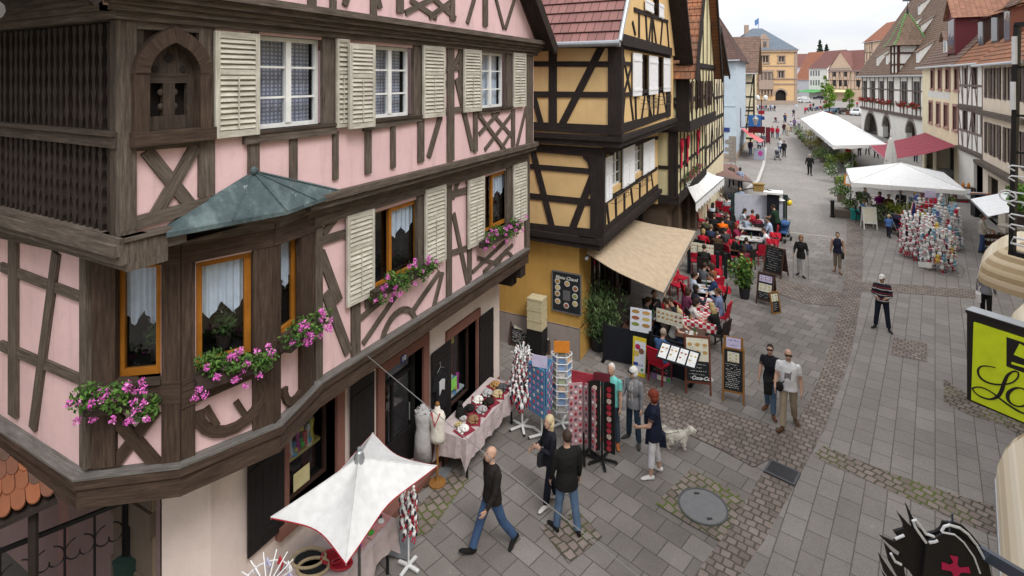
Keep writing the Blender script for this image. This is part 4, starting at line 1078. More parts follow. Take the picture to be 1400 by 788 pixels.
for F,S,a,b in((R1,S1,3.30,3.62),(R2,S2,6.16,6.46)):
 F.box(cb,-.1,F.len+.05,a,a+.16,-.6,.10);F.box(cb,-.14,F.len+.05,a+.16,b,-.5,.16)
 S.box(cb,0,S.len-.02,a,a+.16,-.6,.10);S.box(cb,0,S.len-.02,a+.16,b,-.5,.15)
mbs=MB();mbs.poly([V((-11,14.2,3.34)),V((X1,14.2,3.34)),V((X1,YB2,3.34)),V((-11,YB2,3.34))][::-1]);mbs.build('soffit',TIMBER_Y,YH_)
cb.build('jetty_beam',TIMBER_Y,YH_)
for h in o2:window(R2,YH_,h,plain('dark_frame',(.05,.03,.025),.5),2,2,.12,.05)
for h in o1:window(R1,YH_,h,WHITEF,2,3,.12,.05,cur='net')
window(R3,YH_,go[0],plain('dark_frame',(.05,.03,.025),.5),1,2,.12,.05)
WS=plain('white_shutter_paint',(.76,.77,.80),.5)
for r in((865,877,72,132),(887,899,76,130),(907,916,79,126)):shutter(R2,YH_,rect(R2,*r,n=.06),WS,False,.06)
for r in((827,836,216,277),(851,867,204,258),(879,894,196,240)):shutter(R1,YH_,rect(R1,*r,n=.06),WHITEP if 0 else WS,True,.06)
for r in((882,893,-2,14),(901,907,4,24)):shutter(R3,YH_,rect(R3,*r,n=.06),WS,False,.06)
rf=MB();RG=(14.0+YB2+.1)/2
tile_roof(rf,(-12,13.75,8.95),(X2+.15,13.75,8.95),(X2+.15,RG,15.3),(-12,RG,15.3),course=.36,lift=.05)
tile_roof(rf,(X2+.15,YB2+.3,8.95),(-12,YB2+.3,8.95),(-12,RG,15.3),(X2+.15,RG,15.3),course=.36)
rf.build('roof',tiles('rose_brown_tiles',(.27,.135,.125),(.20,.10,.095),(.16,.10,.09),.24,.36,.4),YH_)
mb=MB();mb.tube([(-12,13.66,8.93),(X2+.1,13.66,8.93)],.085,10);mb.tube([(X2+.18,13.72,8.98),(X2+.18,RG,15.38)],.06,8);mb.tube([(X2+.1,13.66,8.93),(X2+.2,13.66,8.93)],.1,10);mb.build('gutter',plain('zinc_dark',(.30,.32,.34),.4,.5),YH_)
mb=MB();mb.bar((X2+.45,YB2+.35,8.6),(X2+.45,RG,15.2),.5,.16);mb.bar((X2+.3,YB2+.2,8.75),(X2+.3,RG,15.1),.7,.06);mb.build('barge_board',TIMBER_Y,YH_)
for F,h in((R2,o2[0]),(R2,o2[1]),(R1,o1[0]),(R1,o1[1])):
 mb=MB();z=h[2]-.12
 for dz in(-.26,-.1,.02):mb.tube([F.pt(h[0]-.25,z+dz,.04),F.pt(h[0]-.25,z+dz,.24),F.pt(h[1]+.25,z+dz,.24),F.pt(h[1]+.25,z+dz,.04)],.008,5)
 for i in range(9):mb.tube([F.pt(h[0]-.25+(h[1]-h[0]+.5)*i/8,z-.26,.24),F.pt(h[0]-.25+(h[1]-h[0]+.5)*i/8,z+.02,.24)],.006,5)
 mb.build('iron_basket',IRON,YH_)
def awning(name,label,hi0,hi1,lo0,lo1,mat,val=.22,edge=None,arms=True,sag=.05,ribs=10):
 hi0,hi1,lo0,lo1=(V(p)for p in(hi0,hi1,lo0,lo1))
 t=thing(name,label,'awning',tuple((hi0+hi1)/2))
 mb=MB();n=12;k=16
 def P(i,j):
  a,b=hi0.lerp(hi1,i/k),lo0.lerp(lo1,i/k)
  return a.lerp(b,j/n)+V((0,0,-sag*math.sin(PI*j/n)*(1+.25*math.sin(i*2.3+j*.5))))
 d_=V((0,0,-.012))
 for i in range(k):
  for j in range(n):
   mb.quad(P(i,j),P(i+1,j),P(i+1,j+1),P(i,j+1),0,[((i+q)/k*(hi1-hi0).length,(j+p)/n*3)for q,p in((0,0),(1,0),(1,1),(0,1))])
   mb.quad(P(i,j)+d_,P(i,j+1)+d_,P(i+1,j+1)+d_,P(i+1,j)+d_,0)
 o=mb.build('canopy',mat,t,True)
 mb=MB()
 if val:
  q=24
  for i in range(q):
   a,b=lo0.lerp(lo1,i/q),lo0.lerp(lo1,(i+1)/q);dd=V((0,0,-val));nn=(lo1-lo0).cross(V((0,0,1))).normalized()*.012
   mb.add([a,b,b+dd*(.85+.15*math.cos(i*PI)),a+dd*(.85-.15*math.cos(i*PI)),a+nn,b+nn,b+dd*(.85+.15*math.cos(i*PI))+nn,a+dd*(.85-.15*math.cos(i*PI))+nn],[(0,1,2,3),(7,6,5,4),(3,2,6,7)])
  mb.build('valance',edge or mat,t)
 mb=MB();mb.bar(lo0+V((0,0,-.03)),lo1+V((0,0,-.03)),.05,.06);mb.tube([hi0-V((0,0,.16)),hi1-V((0,0,.16))],.05,8);mb.build('front_rail',METAL,t)
 if arms:
  for s in(.12,.88):
   a,b=hi0.lerp(hi1,s)+V((0,0,-.15)),lo0.lerp(lo1,s)+V((0,0,-.08));m=(a+b)/2+(hi1-hi0).normalized()*(.5 if s<.5 else-.5)+V((0,0,-.28))
   mb=MB();mb.tube([a,m,b],.025,6);mb.build('folding_arm',METAL,t)
 return t
BEIGE=cloth((.44,.345,.245))
hi0,hi1=V((XG+.1,15.2,3.15)),V((XG+.1,21.2,3.25))
hi0=AT(802,346,14.9);hi1=AT(832,290,20.4);lo0=AT(907,400,15.6);lo1=AT(951,316,20.8)
awning('awning','wide sand-coloured awning of the ochre restaurant house',hi0,hi1,lo0,lo1,BEIGE,.16,cloth((.55,.36,.2)),sag=.08)
def grid_timbers(F,mb,u0,u1,z0,z1,n,rails=(0,.45,1),diag=True,w=.14,seed=1):
 rd=random.Random(seed)
 for i in range(n+1):
  u=u0+(u1-u0)*i/n;F.pr(mb,[(u-w/2,z0),(u-w/2,z1),(u+w/2,z1),(u+w/2,z0)],-.02,.025)
 for r in rails:
  z=z0+(z1-z0)*r;F.pr(mb,[(u0,z-w/2),(u0,z+w/2),(u1,z+w/2),(u1,z-w/2)],-.02,.03)
 if diag:
  for i in range(n):
   if rd.random()<.45:
    a,b=u0+(u1-u0)*i/n,u0+(u1-u0)*(i+1)/n;s=rd.random()<.5
    F.bar(mb,(a if s else b,z0),(b if s else a,z0+(z1-z0)*.98),w*.85,-.02,.022)
def gable_house(name,label,fa,fb,depth,ze,zr,wall,roofm,wins=(),wmat=None,timber=None,tgrid=(),front_gable=True,zlow=0,shut=None,over=.35,holes_low=(),pane=None,cat='house',group=None,base=None,bz=0,gtim=True,rows=2,hip=0.0,wcols=2,lintel=None,hx=0):
 F=Fac(fa,fb);nb=-F.n;p2=V((fb[0],fb[1],0))+nb*depth;p3=V((fa[0],fa[1],0))+nb*depth
 cx=(V((fa[0],fa[1],0))+p2)/2
 t=thing(name,label,cat,tuple(cx),group)
 Sd=[F,Fac(fb,p2[:2]),Fac(p2[:2],p3[:2]),Fac(p3[:2],fa)]
 mb=MB();F.wall(mb,0,F.len,zlow,ze,list(wins)+list(holes_low),rev=.16)
 for S in Sd[1:]:S.wall(mb,0,S.len,zlow,ze)
 ux=F.len/2
 if front_gable:
  for S in(Sd[0],Sd[2]):mb.poly([S.pt(0,ze),S.pt(S.len,ze),S.pt(S.len/2+S.len/2*hip,zr-(zr-ze)*hip),S.pt(S.len/2-S.len/2*hip,zr-(zr-ze)*hip)]if hip else[S.pt(0,ze),S.pt(S.len,ze),S.pt(S.len/2,zr)])
 else:
  for S in(()if hx else(Sd[1],Sd[3])):mb.poly([S.pt(0,ze),S.pt(S.len,ze),S.pt(S.len/2,zr)])
 mb.build('wall',wall,t)
 rf=MB();d=F.d;e=over;dz=(zr-ze)/((F.len if front_gable else depth)/2)*e
 P=lambda u,n_,z:F.pt(u,z,n_)
 if front_gable:
  tile_roof(rf,P(-e,-depth-e,ze-dz),P(-e,e,ze-dz),P(ux,e-hip*2,zr),P(ux,-depth-e,zr));tile_roof(rf,P(F.len+e,e,ze-dz),P(F.len+e,-depth-e,ze-dz),P(ux,-depth-e,zr),P(ux,e-hip*2,zr))
  if hip:tile_roof(rf,P(ux-F.len/2*hip-e,e,zr-(zr-ze)*hip-.1),P(ux+F.len/2*hip+e,e,zr-(zr-ze)*hip-.1),P(ux,e-hip*2,zr),P(ux-.01,e-hip*2,zr))
 else:
  tile_roof(rf,P(-e,e,ze-dz),P(F.len+e,e,ze-dz),P(F.len+e-hx,-depth/2,zr),P(-e+hx,-depth/2,zr));tile_roof(rf,P(F.len+e,-depth-e,ze-dz),P(-e,-depth-e,ze-dz),P(-e+hx,-depth/2,zr),P(F.len+e-hx,-depth/2,zr))
  if hx:
   for u,s in((-e,1),(F.len+e,-1)):tile_roof(rf,P(u,-depth-e if s>0 else e,ze-dz),P(u,e if s>0 else-depth-e,ze-dz),P(u+s*hx,-depth/2+.01,zr),P(u+s*hx,-depth/2-.01,zr))
 r_=rf.build('roof',roofm,t)
 mb=MB()
 if front_gable:
  for s,u in((-1,-e),(1,F.len+e)):mb.bar(P(u,e+.03,ze-dz-.1),P(ux+(s*F.len/2*hip),e+.03,zr-.1-(zr-ze)*hip),.08,.3)
  mb.build('barge_board',TIMBER_Y,t)
 else:
  mb.tube([P(-e,e+.08,ze-dz-.02),P(F.len+e,e+.08,ze-dz-.02)],.08,6);mb.build('gutter',METAL,t)
 if timber:
  tm=MB()
  for g in tgrid:grid_timbers(Sd[g[0]]if len(g)>6 else F,tm,*g[1:5],g[5])
  if front_gable and gtim:
   for i in range(1,6):
    u=F.len*i/6;h=(zr-ze)*(1-abs(u-ux)/ux)
    if h>.6:F.pr(tm,[(u-.06,ze),(u-.06,ze+h-.2),(u+.06,ze+h-.2),(u+.06,ze)],-.02,.025)
   F.pr(tm,[(0,ze-.1),(0,ze+.1),(F.len,ze+.1),(F.len,ze-.1)],-.02,.06)
  tm.build('timber_frame',timber,t)
 for h in wins:window(F,t,h,wmat or WHITEF,wcols,rows,.12,.06,pane=pane)
 if shut:
  for h in wins:
   w=(h[1]-h[0])*.5
   for a,b in((h[0]-w-.01,h[0]-.01),(h[1]+.01,h[1]+w+.01)):
    if a>0 and b<F.len:shutter(F,t,(a,b,h[2],h[3]),shut,False,.04)
 if base is not None:
  mb=MB();F.wall(mb,0,F.len,0,bz,n=.03);Sd[3].wall(mb,0,Sd[3].len,0,bz,n=.03);Sd[1].wall(mb,0,Sd[1].len,0,bz,n=.03);mb.build('plinth',base,t)
 return t,F,Sd
PALEY=plaster('pale_yellow_plaster',(.60,.54,.33),(.45,.42,.28),.3)
CREAM=plaster('cream_plaster',(.68,.60,.42),(.5,.45,.33),.25)
TILE_O=tiles('orange_brown_tiles',(.34,.14,.07),(.22,.10,.06),(.14,.11,.09),.2,.34,.7)
TILE_B=tiles('dull_brown_tiles',(.20,.125,.095),(.13,.085,.07),(.10,.085,.07),.2,.34,.5)
TILE_R=tiles('plum_red_tiles',(.22,.10,.09),(.16,.075,.065),(.14,.10,.09),.2,.34,.4)
ga=[];XB=-3.69
t3,F_,Sd=gable_house('gabled_house','pale yellow half-timbered house with red flower hearts and brown shutters',(XB,22.1),(XB,30.0),8,8.6,15.6,PALEY,TILE_O,wins=[(.9,1.7,6.7,7.9),(2.2,3.0,6.7,7.9),(3.6,4.4,6.7,7.9),(5.2,6.0,6.7,7.9),(3.2,4.3,9.6,10.8)][:4],wmat=plain('dark_frame',(.05,.03,.025),.5),timber=TIMBER_Y,tgrid=[(0,0,7.9,6.1,8.5,8)],zlow=6.05,shut=plain('brown_shutter',(.055,.03,.022),.6))
tm=MB();grid_timbers(Sd[3],tm,5.2,8.0,6.1,8.5,2,seed=3);Sd[3].box(tm,7.55,8.0,6.0,8.6,-.03,.05)
for F in(Sd[0],Sd[3]):F.box(tm,-.05 if F is Sd[0]else 0,F.len+.04,5.9,6.3,-.3,.10)
tm.build('corner_frame',TIMBER_Y,t3)
mb=MB();XC=-4.15;Q1,Q0=Fac((XC,22.15),(XC,30)),Fac((-12,22.15),(XC,22.15))
w3=[(.7,1.4,4.1,5.4),(2.0,2.7,4.1,5.4),(3.4,4.1,4.1,5.4),(5.0,5.7,4.1,5.4)]
Q1.wall(mb,0,Q1.len,3.1,6.0,w3);Q0.wall(mb,0,Q0.len,3.1,6.0);mb.build('middle_wall',PALEY,t3)
tm=MB();grid_timbers(Q1,tm,0,7.8,3.2,5.9,9,seed=5);grid_timbers(Q0,tm,6.0,Q0.len,3.2,5.9,2,seed=2);Q0.box(tm,Q0.len-.3,Q0.len,3.1,5.9,-.03,.05)
for F in(Q1,Q0):F.box(tm,0,F.len,2.95,3.3,-.3,.1)
tm.build('middle_frame',TIMBER_Y,t3)
for h in w3:window(Q1,t3,h,plain('dark_frame',(.05,.03,.025),.5),2,2,.12,.05)
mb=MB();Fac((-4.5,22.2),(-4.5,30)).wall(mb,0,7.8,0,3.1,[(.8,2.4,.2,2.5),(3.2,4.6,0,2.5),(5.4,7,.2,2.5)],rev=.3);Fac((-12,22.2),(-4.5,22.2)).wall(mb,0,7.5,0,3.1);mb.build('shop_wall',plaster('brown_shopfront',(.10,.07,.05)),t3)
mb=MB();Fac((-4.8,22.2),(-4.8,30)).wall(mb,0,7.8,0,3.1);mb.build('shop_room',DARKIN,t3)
flower_box(Q1,.5,4.4,3.75,.1,'long row of crimson geraniums on the pale yellow house',group='crimson window flowers on the pale yellow house',blo=leafmat('crimson_blossom',(.30,.015,.09),(.5,.03,.16),(.6,.2,.35)),seed=21,nb=40)
flower_box(Q0,Q0.len-1.6,Q0.len-.7,3.55,.05,'small box of violet flowers in the passage between the ochre and pale yellow houses',group='crimson window flowers on the pale yellow house',seed=22)
HEART=plain('red_heart_felt',(.55,.02,.06),.7)
for i,(u,h)in enumerate(((.35,.62),(1.75,.5),(4.6,.6))):
 o=Q1.pt(u,5.35,.14);mb=MB();pts=[]
 for k in range(24):
  a=2*PI*k/24;pts.append(o+Q1.d*(.017*16*math.sin(a)**3)*.8+V((0,0,.02*(13*math.cos(a)-5*math.cos(2*a)-2*math.cos(3*a)-math.cos(4*a)))))
 mb.prism(pts,Q1.n*.07);mb.prism([o+V((0,0,-.25))+Q1.d*s*.05*w for s,w in((-1,1),(1,1))]+[o+V((0,0,-.95))+Q1.d*.12,o+V((0,0,-.95))-Q1.d*.12],Q1.n*.03)
 tag(mb.build('hanging_heart',HEART),('red felt heart hanging nearest the ochre house on the yellow house front','red felt heart hanging in the middle of the yellow house front','red felt heart hanging at the far end of the yellow house front')[i],'heart decoration','red hearts on the pale yellow house')
awning('awning','white awning with scalloped edge over the crowded terrace',AT(938,250,23.2),AT(965,234,30.5),AT(951,277,24.0),AT(990,243,31.0),cloth((.72,.72,.72)),.5)
t4,F4,Sd4=gable_house('gabled_house','narrow yellow gabled house squeezed next to the light blue building',(-4.3,30.4),(-4.3,40),8,8.4,11.2,CREAM,TILE_B,wins=[(1.0,1.8,6.4,7.7),(3.2,4.0,6.4,7.7),(5.6,6.4,6.4,7.7),(1.0,1.8,3.6,4.9),(3.2,4.0,3.6,4.9),(5.6,6.4,3.6,4.9)],timber=TIMBER_Y,tgrid=[(0,0,9.6,5.6,8.3,8),(0,0,9.6,3.0,5.5,8)])
awning('awning','flat brown awning below the light blue house',AT(976,222,40),AT(1006,226,46),AT(981,240,33.0),AT(1029,248,37.5),cloth((.17,.10,.085)),.15,arms=False)
BLUE=plaster('light_blue_plaster',(.47,.55,.62),(.35,.45,.52),.2)
t5,F5,Sd5=gable_house('blue_house','light blue plastered house with grey shutters and brown roof',(-10.9,55.5),(-4.85,55.5),12,10.1,15.2,BLUE,tiles('dark_plum_tiles',(.13,.075,.065),(.09,.055,.05),(.09,.07,.06),.2,.34,.4),hx=2.9,wins=[(3.6,4.5,6.5,8.2),(3.6,4.5,2.6,4.4)],shut=plain('grey_shutter',(.32,.34,.36),.6),front_gable=False,over=.4,base=plaster('quoin_stone',(.38,.31,.24),(.25,.2,.16),.6),bz=.8)
mb=MB();rd=random.Random(5)
for i in range(7):F5.box(mb,F5.len-(.95 if i%2 else .6),F5.len+.04,.0+i*.36,.34+i*.36,-.05,.06)
mb.build('quoins',STONE,t5);mb=MB();mb.tube([F5.pt(F5.len-2.1,10,.1),F5.pt(F5.len-2.1,.2,.1)],.06,6);mb.build('downpipe',plain('pale_pipe',(.5,.58,.62),.5),t5)
mb=MB();F5.box(mb,0,F5.len,5.35,5.45,-.02,.05);mb.build('string_course',BLUE,t5)
mb=MB();F5.box(mb,2.2,3.9,11.2,12.8,-2.4,-.5);F5.box(mb,2.0,4.1,12.8,12.95,-2.6,-.3);d5=mb.build('dormer',plain('dormer_brown',(.12,.06,.05),.8),t5)
mb=MB();F5.box(mb,2.6,3.5,11.5,12.5,-.5,-.48);mb.build('dormer_window',GLASS,d5)
mb=MB();o=F5.pt(F5.len-.9,3.1,.06);F5.box(mb,F5.len-1.5,F5.len-.55,2.9,3.3,.03,.06);s_=mb.build('street_name_plate',plain('enamel_blue',(.02,.04,.18),.3),t5)
t6,F6,Sd6=gable_house('timbered_house','small cream half-timbered house between the light blue and orange buildings',(-9.5,73),(-4.5,73),9,9.3,13.6,CREAM,TILE_B,timber=TIMBER_Y,tgrid=[(0,2.2,5.2,.6,9.2,3)],front_gable=False,over=.7)
tm=MB();grid_timbers(F6,tm,2.5,5.2,0.6,9.2,2,rails=(0,.2,.4,.6,.8,1),w=.2);tm.build('beams',TIMBER_Y,t6)
awning('awning','small coral red awning beyond the light blue house',AT(1013,176,57),AT(1016,174,62),AT(1038,195,50),AT(1045,192,55),cloth((.62,.16,.17)),.15,arms=False)
OR=plaster('orange_render',(.58,.39,.21),(.5,.3,.12),.2);TS=plaster('hall_stone',(.34,.26,.21),(.22,.17,.14),.5)
FT=Fac((-17.5,182.5),(1.0,190.0));th=thing('town_hall','orange town hall with slate roof at the far end of the street','town hall',(-8,190,0))
mb=MB()
wt=[rect(FT,x0,x1,y0,y1)for x0,x1,y0,y1 in((1039,1051,76,86),(1064.5,1072.5,77,85),(1040,1054,97,108),(1064,1072,97,107))]
ar=rect(FT,1060,1075,123,142);ar=(ar[0],ar[1],0,ar[3])
FT.wall(mb,0,FT.len,0,17,wt+[ar],rev=.5)
for S in(Fac((1.0,190),(-3,203)),Fac((-3,203),(-21.5,195.5)),Fac((-21.5,195.5),(-17.5,182.5))):S.wall(mb,0,S.len,0,17)
mb.build('wall',OR,th)
mb=MB();cu,rr=(ar[0]+ar[1])/2,(ar[1]-ar[0])/2
for k in range(12):
 a0,a1=PI*k/12,PI*(k+1)/12
 FT.pr(mb,[(cu+rr*math.cos(a0),ar[3]-rr+rr*math.sin(a0)),(cu+rr*math.cos(a1),ar[3]-rr+rr*math.sin(a1)),(cu+(rr+.5)*math.cos(a1),ar[3]-rr+(rr+.5)*math.sin(a1)),(cu+(rr+.5)*math.cos(a0),ar[3]-rr+(rr+.5)*math.sin(a0))],-.4,.12)
for z0,z1,n in((16.4,17.2,.5),(11.9,12.2,.15),(7.9,8.2,.3),(6.2,6.6,.2),(0,1.2,.15)):FT.box(mb,-.2,FT.len+.2,z0,z1,-.1,n)
FT.box(mb,FT.len-.7,FT.len+.15,0,17,-.1,.12);FT.box(mb,FT.len-6.8+2,FT.len-6.8+2.01,0,1,0,.01)
for h in wt:FT.box(mb,h[0]-.25,h[0],h[2]-.2,h[3]+.2,-.1,.15);FT.box(mb,h[1],h[1]+.25,h[2]-.2,h[3]+.2,-.1,.15);FT.box(mb,h[0]-.4,h[1]+.4,h[3]+.0,h[3]+.35,-.1,.25);FT.box(mb,h[0]-.4,h[1]+.4,h[2]-.35,h[2],-.1,.25)
mb.build('stone_trim',TS,th)
mb=MB();FT.wall(mb,ar[0]-.5,ar[1]+.5,0,ar[3]+.5,n=-.55);mb.build('doorway',DARKIN,th)
for h in wt:window(FT,th,h,TS,3 if h[1]-h[0]>2.4 else 2,1,.3,.2)
bu0,bu1=FT.px(1036,100)[0],FT.px(1056,100)[0];mb=MB()
bz=FT.px(1046,111)[1];FT.box(mb,bu0,bu1,bz-2.6,bz,-.1,1.2);FT.box(mb,bu0+.2,bu1-.2,bz,bz+2.9,-.1,1.0);FT.box(mb,bu0-.1,bu1+.1,bz+2.9,bz+3.5,-.1,1.3)
for i in range(5):FT.box(mb,bu0+.3+i*.95,bu0+.75+i*.95,bz-4.4,bz-2.6,-.1,.8)
bal=mb.build('stone_oriel',TS,th);mb=MB()
for i in range(4):FT.box(mb,bu0+.5+i*1.1,bu0+1.3+i*1.1,bz+.3,bz+2.6,1.0,1.03)
mb.build('oriel_panes',GLASS,bal)
SL=tiles('blue_slate',(.16,.19,.23),(.13,.155,.19),(.12,.14,.16),.35,.35,.3)
mb=MB();e=.6
c=[FT.pt(-e,17,e),FT.pt(FT.len+e,17,e),FT.pt(FT.len+e,17,-14.6),FT.pt(-e,17,-14.6)];r0,r1=FT.pt(9,24.5,-7),FT.pt(FT.len-8,24.5,-7)
tile_roof(mb,c[0],c[1],r1,r0,course=.5);mb.quad(c[2],c[3],r0,r1);mb.add([c[1],c[2],r1],[(0,1,2)]);mb.add([c[3],c[0],r0],[(0,1,2)]);mb.build('roof',SL,th)
mb=MB();q=FT.px(1046,64);FT.box(mb,q[0]-1.3,q[0]+1.3,17.2,20.4,-2.5,-.2);FT.pr(mb,[(q[0]-1.5,20.4),(q[0]+1.5,20.4),(q[0],22.2)],-2.5,-.1);dm=mb.build('dormer',TS,th)
mb=MB();FT.box(mb,q[0]-.5,q[0]+.5,17.9,19.8,-.2,-.15);mb.build('dormer_window',GLASS,dm)
mb=MB();mb.tube([r1+V((-1,0,0)),r1+V((-1,0,3.5))],.1,6);mb.prism([r1+V((-1,0,3.4)),r1+V((-2.2,0,2.6)),r1+V((-2.0,0,.8)),r1+V((-1,0,1.6))],V((0,.1,0)));mb.build('flag',plain('blue_flag',(.12,.22,.45),.7),th)
mb=MB();FT.box(mb,6.2,7.4,20,25.5,-6.5,-5.5);mb.build('chimney',TS,th)
WHT=plaster('lime_white_plaster',(.72,.70,.66),(.5,.47,.42),.3)
H0,H1=(9.5,99.7),(14.3,64.0)
FH=Fac(H0,H1);mh=thing('market_hall','white market hall with round arches, red flower boxes and huge brown roof','market hall',(18,82,0))
arch=[rect(FH,x0,x1,y0,y1)for x0,x1,y0,y1 in((1182,1199.5,159,178),(1207,1229.5,165,190),(1239,1257,173.5,200))]
arch=[(a[0],a[0]+3.1 if i else a[1],0,3.0)for i,a in enumerate(arch)]
up=[rect(FH,x0,x1,y0,y1)for x0,x1,y0,y1 in((1179.5,1185,112,131),(1190,1196,112,132),(1202,1208,112,133),(1214,1221.5,112.5,134.5),(1231.5,1240,113,136),(1248,1258,113,139))]
up=[(a[0],a[1],4.9,7.7)for a in up]
mb=MB();FH.wall(mb,0,FH.len,0,8.4,arch+up,rev=.6)
bk=[V((H0[0],H0[1]))-V(FH.n[:2])*18,V((H1[0],H1[1]))-V(FH.n[:2])*18]
SL_,SR_=Fac(bk[0],H0),Fac(H1,bk[1])
for S in(SL_,SR_,Fac(bk[1],bk[0])):
 S.wall(mb,0,S.len,0,8.4)
for S in(SL_,SR_):mb.poly([S.pt(0,8.4),S.pt(S.len,8.4),S.pt(S.len/2,24)])
mb.build('wall',WHT,mh)
for a in arch:
 mb=MB();m2=MB();cu,rr=(a[0]+a[1])/2,(a[1]-a[0])/2
 for k in range(12):
  a0,a1=PI*k/12,PI*(k+1)/12
  FH.pr(m2,[(cu+rr*math.cos(a0),3-rr+rr*math.sin(a0)),(cu+rr*math.cos(a1),3-rr+rr*math.sin(a1)),(cu+(rr+.35)*math.cos(a1),3-rr+(rr+.35)*math.sin(a1)),(cu+(rr+.35)*math.cos(a0),3-rr+(rr+.35)*math.sin(a0))],-.6,.04)
  if k<6:c0=(a[1],3.0)
  else:c0=(a[0],3.0)
  FH.pr(mb,[(cu+rr*math.cos(a0),3-rr+rr*math.sin(a0)),(cu+rr*math.cos(a1),3-rr+rr*math.sin(a1)),c0],-.3,.0)
 mb.build('arch_spandrel',WHT,mh);m2.build('stone_arch',STONE,mh)
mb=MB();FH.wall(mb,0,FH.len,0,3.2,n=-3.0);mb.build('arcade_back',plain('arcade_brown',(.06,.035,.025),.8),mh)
tm=MB();FH.box(tm,-.1,FH.len+.1,3.35,3.75,-.1,.22);FH.box(tm,-.1,FH.len,8.2,8.45,-.1,.3)
for h in up:
 for u in(h[0]-.12,h[1]+.12):FH.pr(tm,[(u-.09,3.75),(u-.09,8.2),(u+.09,8.2),(u+.09,3.75)],-.02,.05)
 FH.pr(tm,[(h[0]+(h[1]-h[0])*.4,3.75),(h[0]+(h[1]-h[0])*.4,4.8),(h[0]+(h[1]-h[0])*.6,4.8),(h[0]+(h[1]-h[0])*.6,3.75)],-.02,.04)
FH.pr(tm,[(0,6.5),(0,6.66),(FH.len,6.66),(FH.len,6.5)],-.02,.045)
tm.build('timber_frame',wood('hall_timber',(.07,.05,.045),(.20,.15,.13)),mh)
for i,h in enumerate(up):
 window(FH,mh,h,plain('dark_frame',(.05,.03,.025),.5),2,2,.2,.12)
 flower_box(FH,h[0]-.5,h[1]+.5,4.65,.06,'red geranium box under the market hall window, number %d from the far end'%(i+1),group='red geranium boxes on the market hall',blo=leafmat('red_blossom',(.40,.01,.02),(.6,.03,.04)),seed=40+i,nl=260,nb=26,droop=.2,high=.4,big=2.8,depth=.3)
lab=['red geranium box at the far corner of the market hall','second red geranium box from the far corner of the market hall','red geranium box on the hall just left of the turret','red geranium box on the hall below the turret door','red geranium box on the hall below the turret glazing','red geranium box on the hall next to the cream house']
for o,l in zip([o for o in bpy.data.objects if o.get('group')=='red geranium boxes on the market hall'],lab):o['label']=l
rf=MB();e=.6;HT=tiles('old_hall_tiles',(.215,.145,.105),(.13,.085,.065),(.10,.085,.07),.22,.36,.55)
tile_roof(rf,FH.pt(-e,8.35,e),FH.pt(FH.len+e,8.35,e),FH.pt(FH.len+e,24,-9),FH.pt(-e,24,-9));tile_roof(rf,FH.pt(FH.len+e,8.3,-18-e),FH.pt(-e,8.3,-18-e),FH.pt(-e,24,-9),FH.pt(FH.len+e,24,-9))
roof=rf.build('roof',HT,mh)
mb=MB();mb.tube([FH.pt(-e,8.32,e+.08),FH.pt(FH.len+e,8.32,e+.08)],.11,6);mb.build('gutter',plain('zinc_dark',(.30,.32,.34),.4,.5),mh)
mb=MB()
for k in range(9):mb.box(H0[0]+2.2+k*.8-.1,H0[0]+2.2+k*.8+.5,H0[1]-.2,H0[1]+.9,0,0.01)if 0 else None
def slope_n(z):return e-(z-8.35)/(24-8.35)*(9+e)
def dormer_small(px,py,w=.95,h=1.3,cs=MB):
 r=ray(px,py);best=None
 p0,nn=FH.pt(0,8.35,e),(FH.d).cross(FH.pt(0,24,-9)-FH.pt(0,8.35,e)).normalized()
 t=(p0-V((0,0,CH))).dot(nn)/r.dot(nn);p=V((0,0,CH))+r*t
 u=(p-FH.o).dot(FH.d);z=p.z;n0=slope_n(z)
 k=(9+e)/(24-8.35)
 m=MB();nf=n0+.02;zt=z+h
 a,b=u-w/2,u+w/2
 m.quad(FH.pt(a,z-.1,nf),FH.pt(b,z-.1,nf),FH.pt(b,zt,nf),FH.pt(a,zt,nf))
 nb_=slope_n(zt+1.2)
 for q in(a,b):m.add([FH.pt(q,z-.1,nf),FH.pt(q,zt,nf),FH.pt(q,zt+1.2,nb_)],[(0,1,2)])
 d=m.build('dormer',WHT,mh)
 m=MB();m.quad(FH.pt(a-.15,zt-.02,nf+.2),FH.pt(b+.15,zt-.02,nf+.2),FH.pt(b+.15,zt+1.3,nb_-.05),FH.pt(a-.15,zt+1.3,nb_-.05));m.quad(FH.pt(a-.15,zt-.1,nf+.2),FH.pt(b+.15,zt-.1,nf+.2),FH.pt(b+.15,zt-.02,nf+.2),FH.pt(a-.15,zt-.02,nf+.2));m.build('dormer_roof',HT,d)
 m=MB();m.quad(FH.pt(a+.2,z+.15,nf+.02),FH.pt(b-.2,z+.15,nf+.02),FH.pt(b-.2,zt-.15,nf+.02),FH.pt(a+.2,zt-.15,nf+.02));m.build('dormer_window',GLASS,d)
for q in((1257,20),(1200,90),(1213,88),(1257,50),(1255,86),(1243,48)):dormer_small(*q)
mb=MB();tu=FH.px(1235,100)[0]-1.9;hw=1.3;tz0,tz1=8.4,12.3
TN0,TN1=-2.3,.35
def TP(u,n,z):return FH.pt(tu+u,z,n)
for a,b in(((-hw,TN1),(hw,TN1)),((hw,TN1),(hw,TN0)),((hw,TN0),(-hw,TN0)),((-hw,TN0),(-hw,TN1))):mb.quad(TP(*a,tz0),TP(*b,tz0),TP(*b,tz1),TP(*a,tz1))
tr=mb.build('turret',WHT,mh)
mb=MB()
for u,n in((-hw,TN1),(hw,TN1),(-hw,TN0),(hw,TN0),(0,TN1)):mb.bar(TP(u,n,tz0),TP(u,n,tz1),.26,.26,up=FH.d)
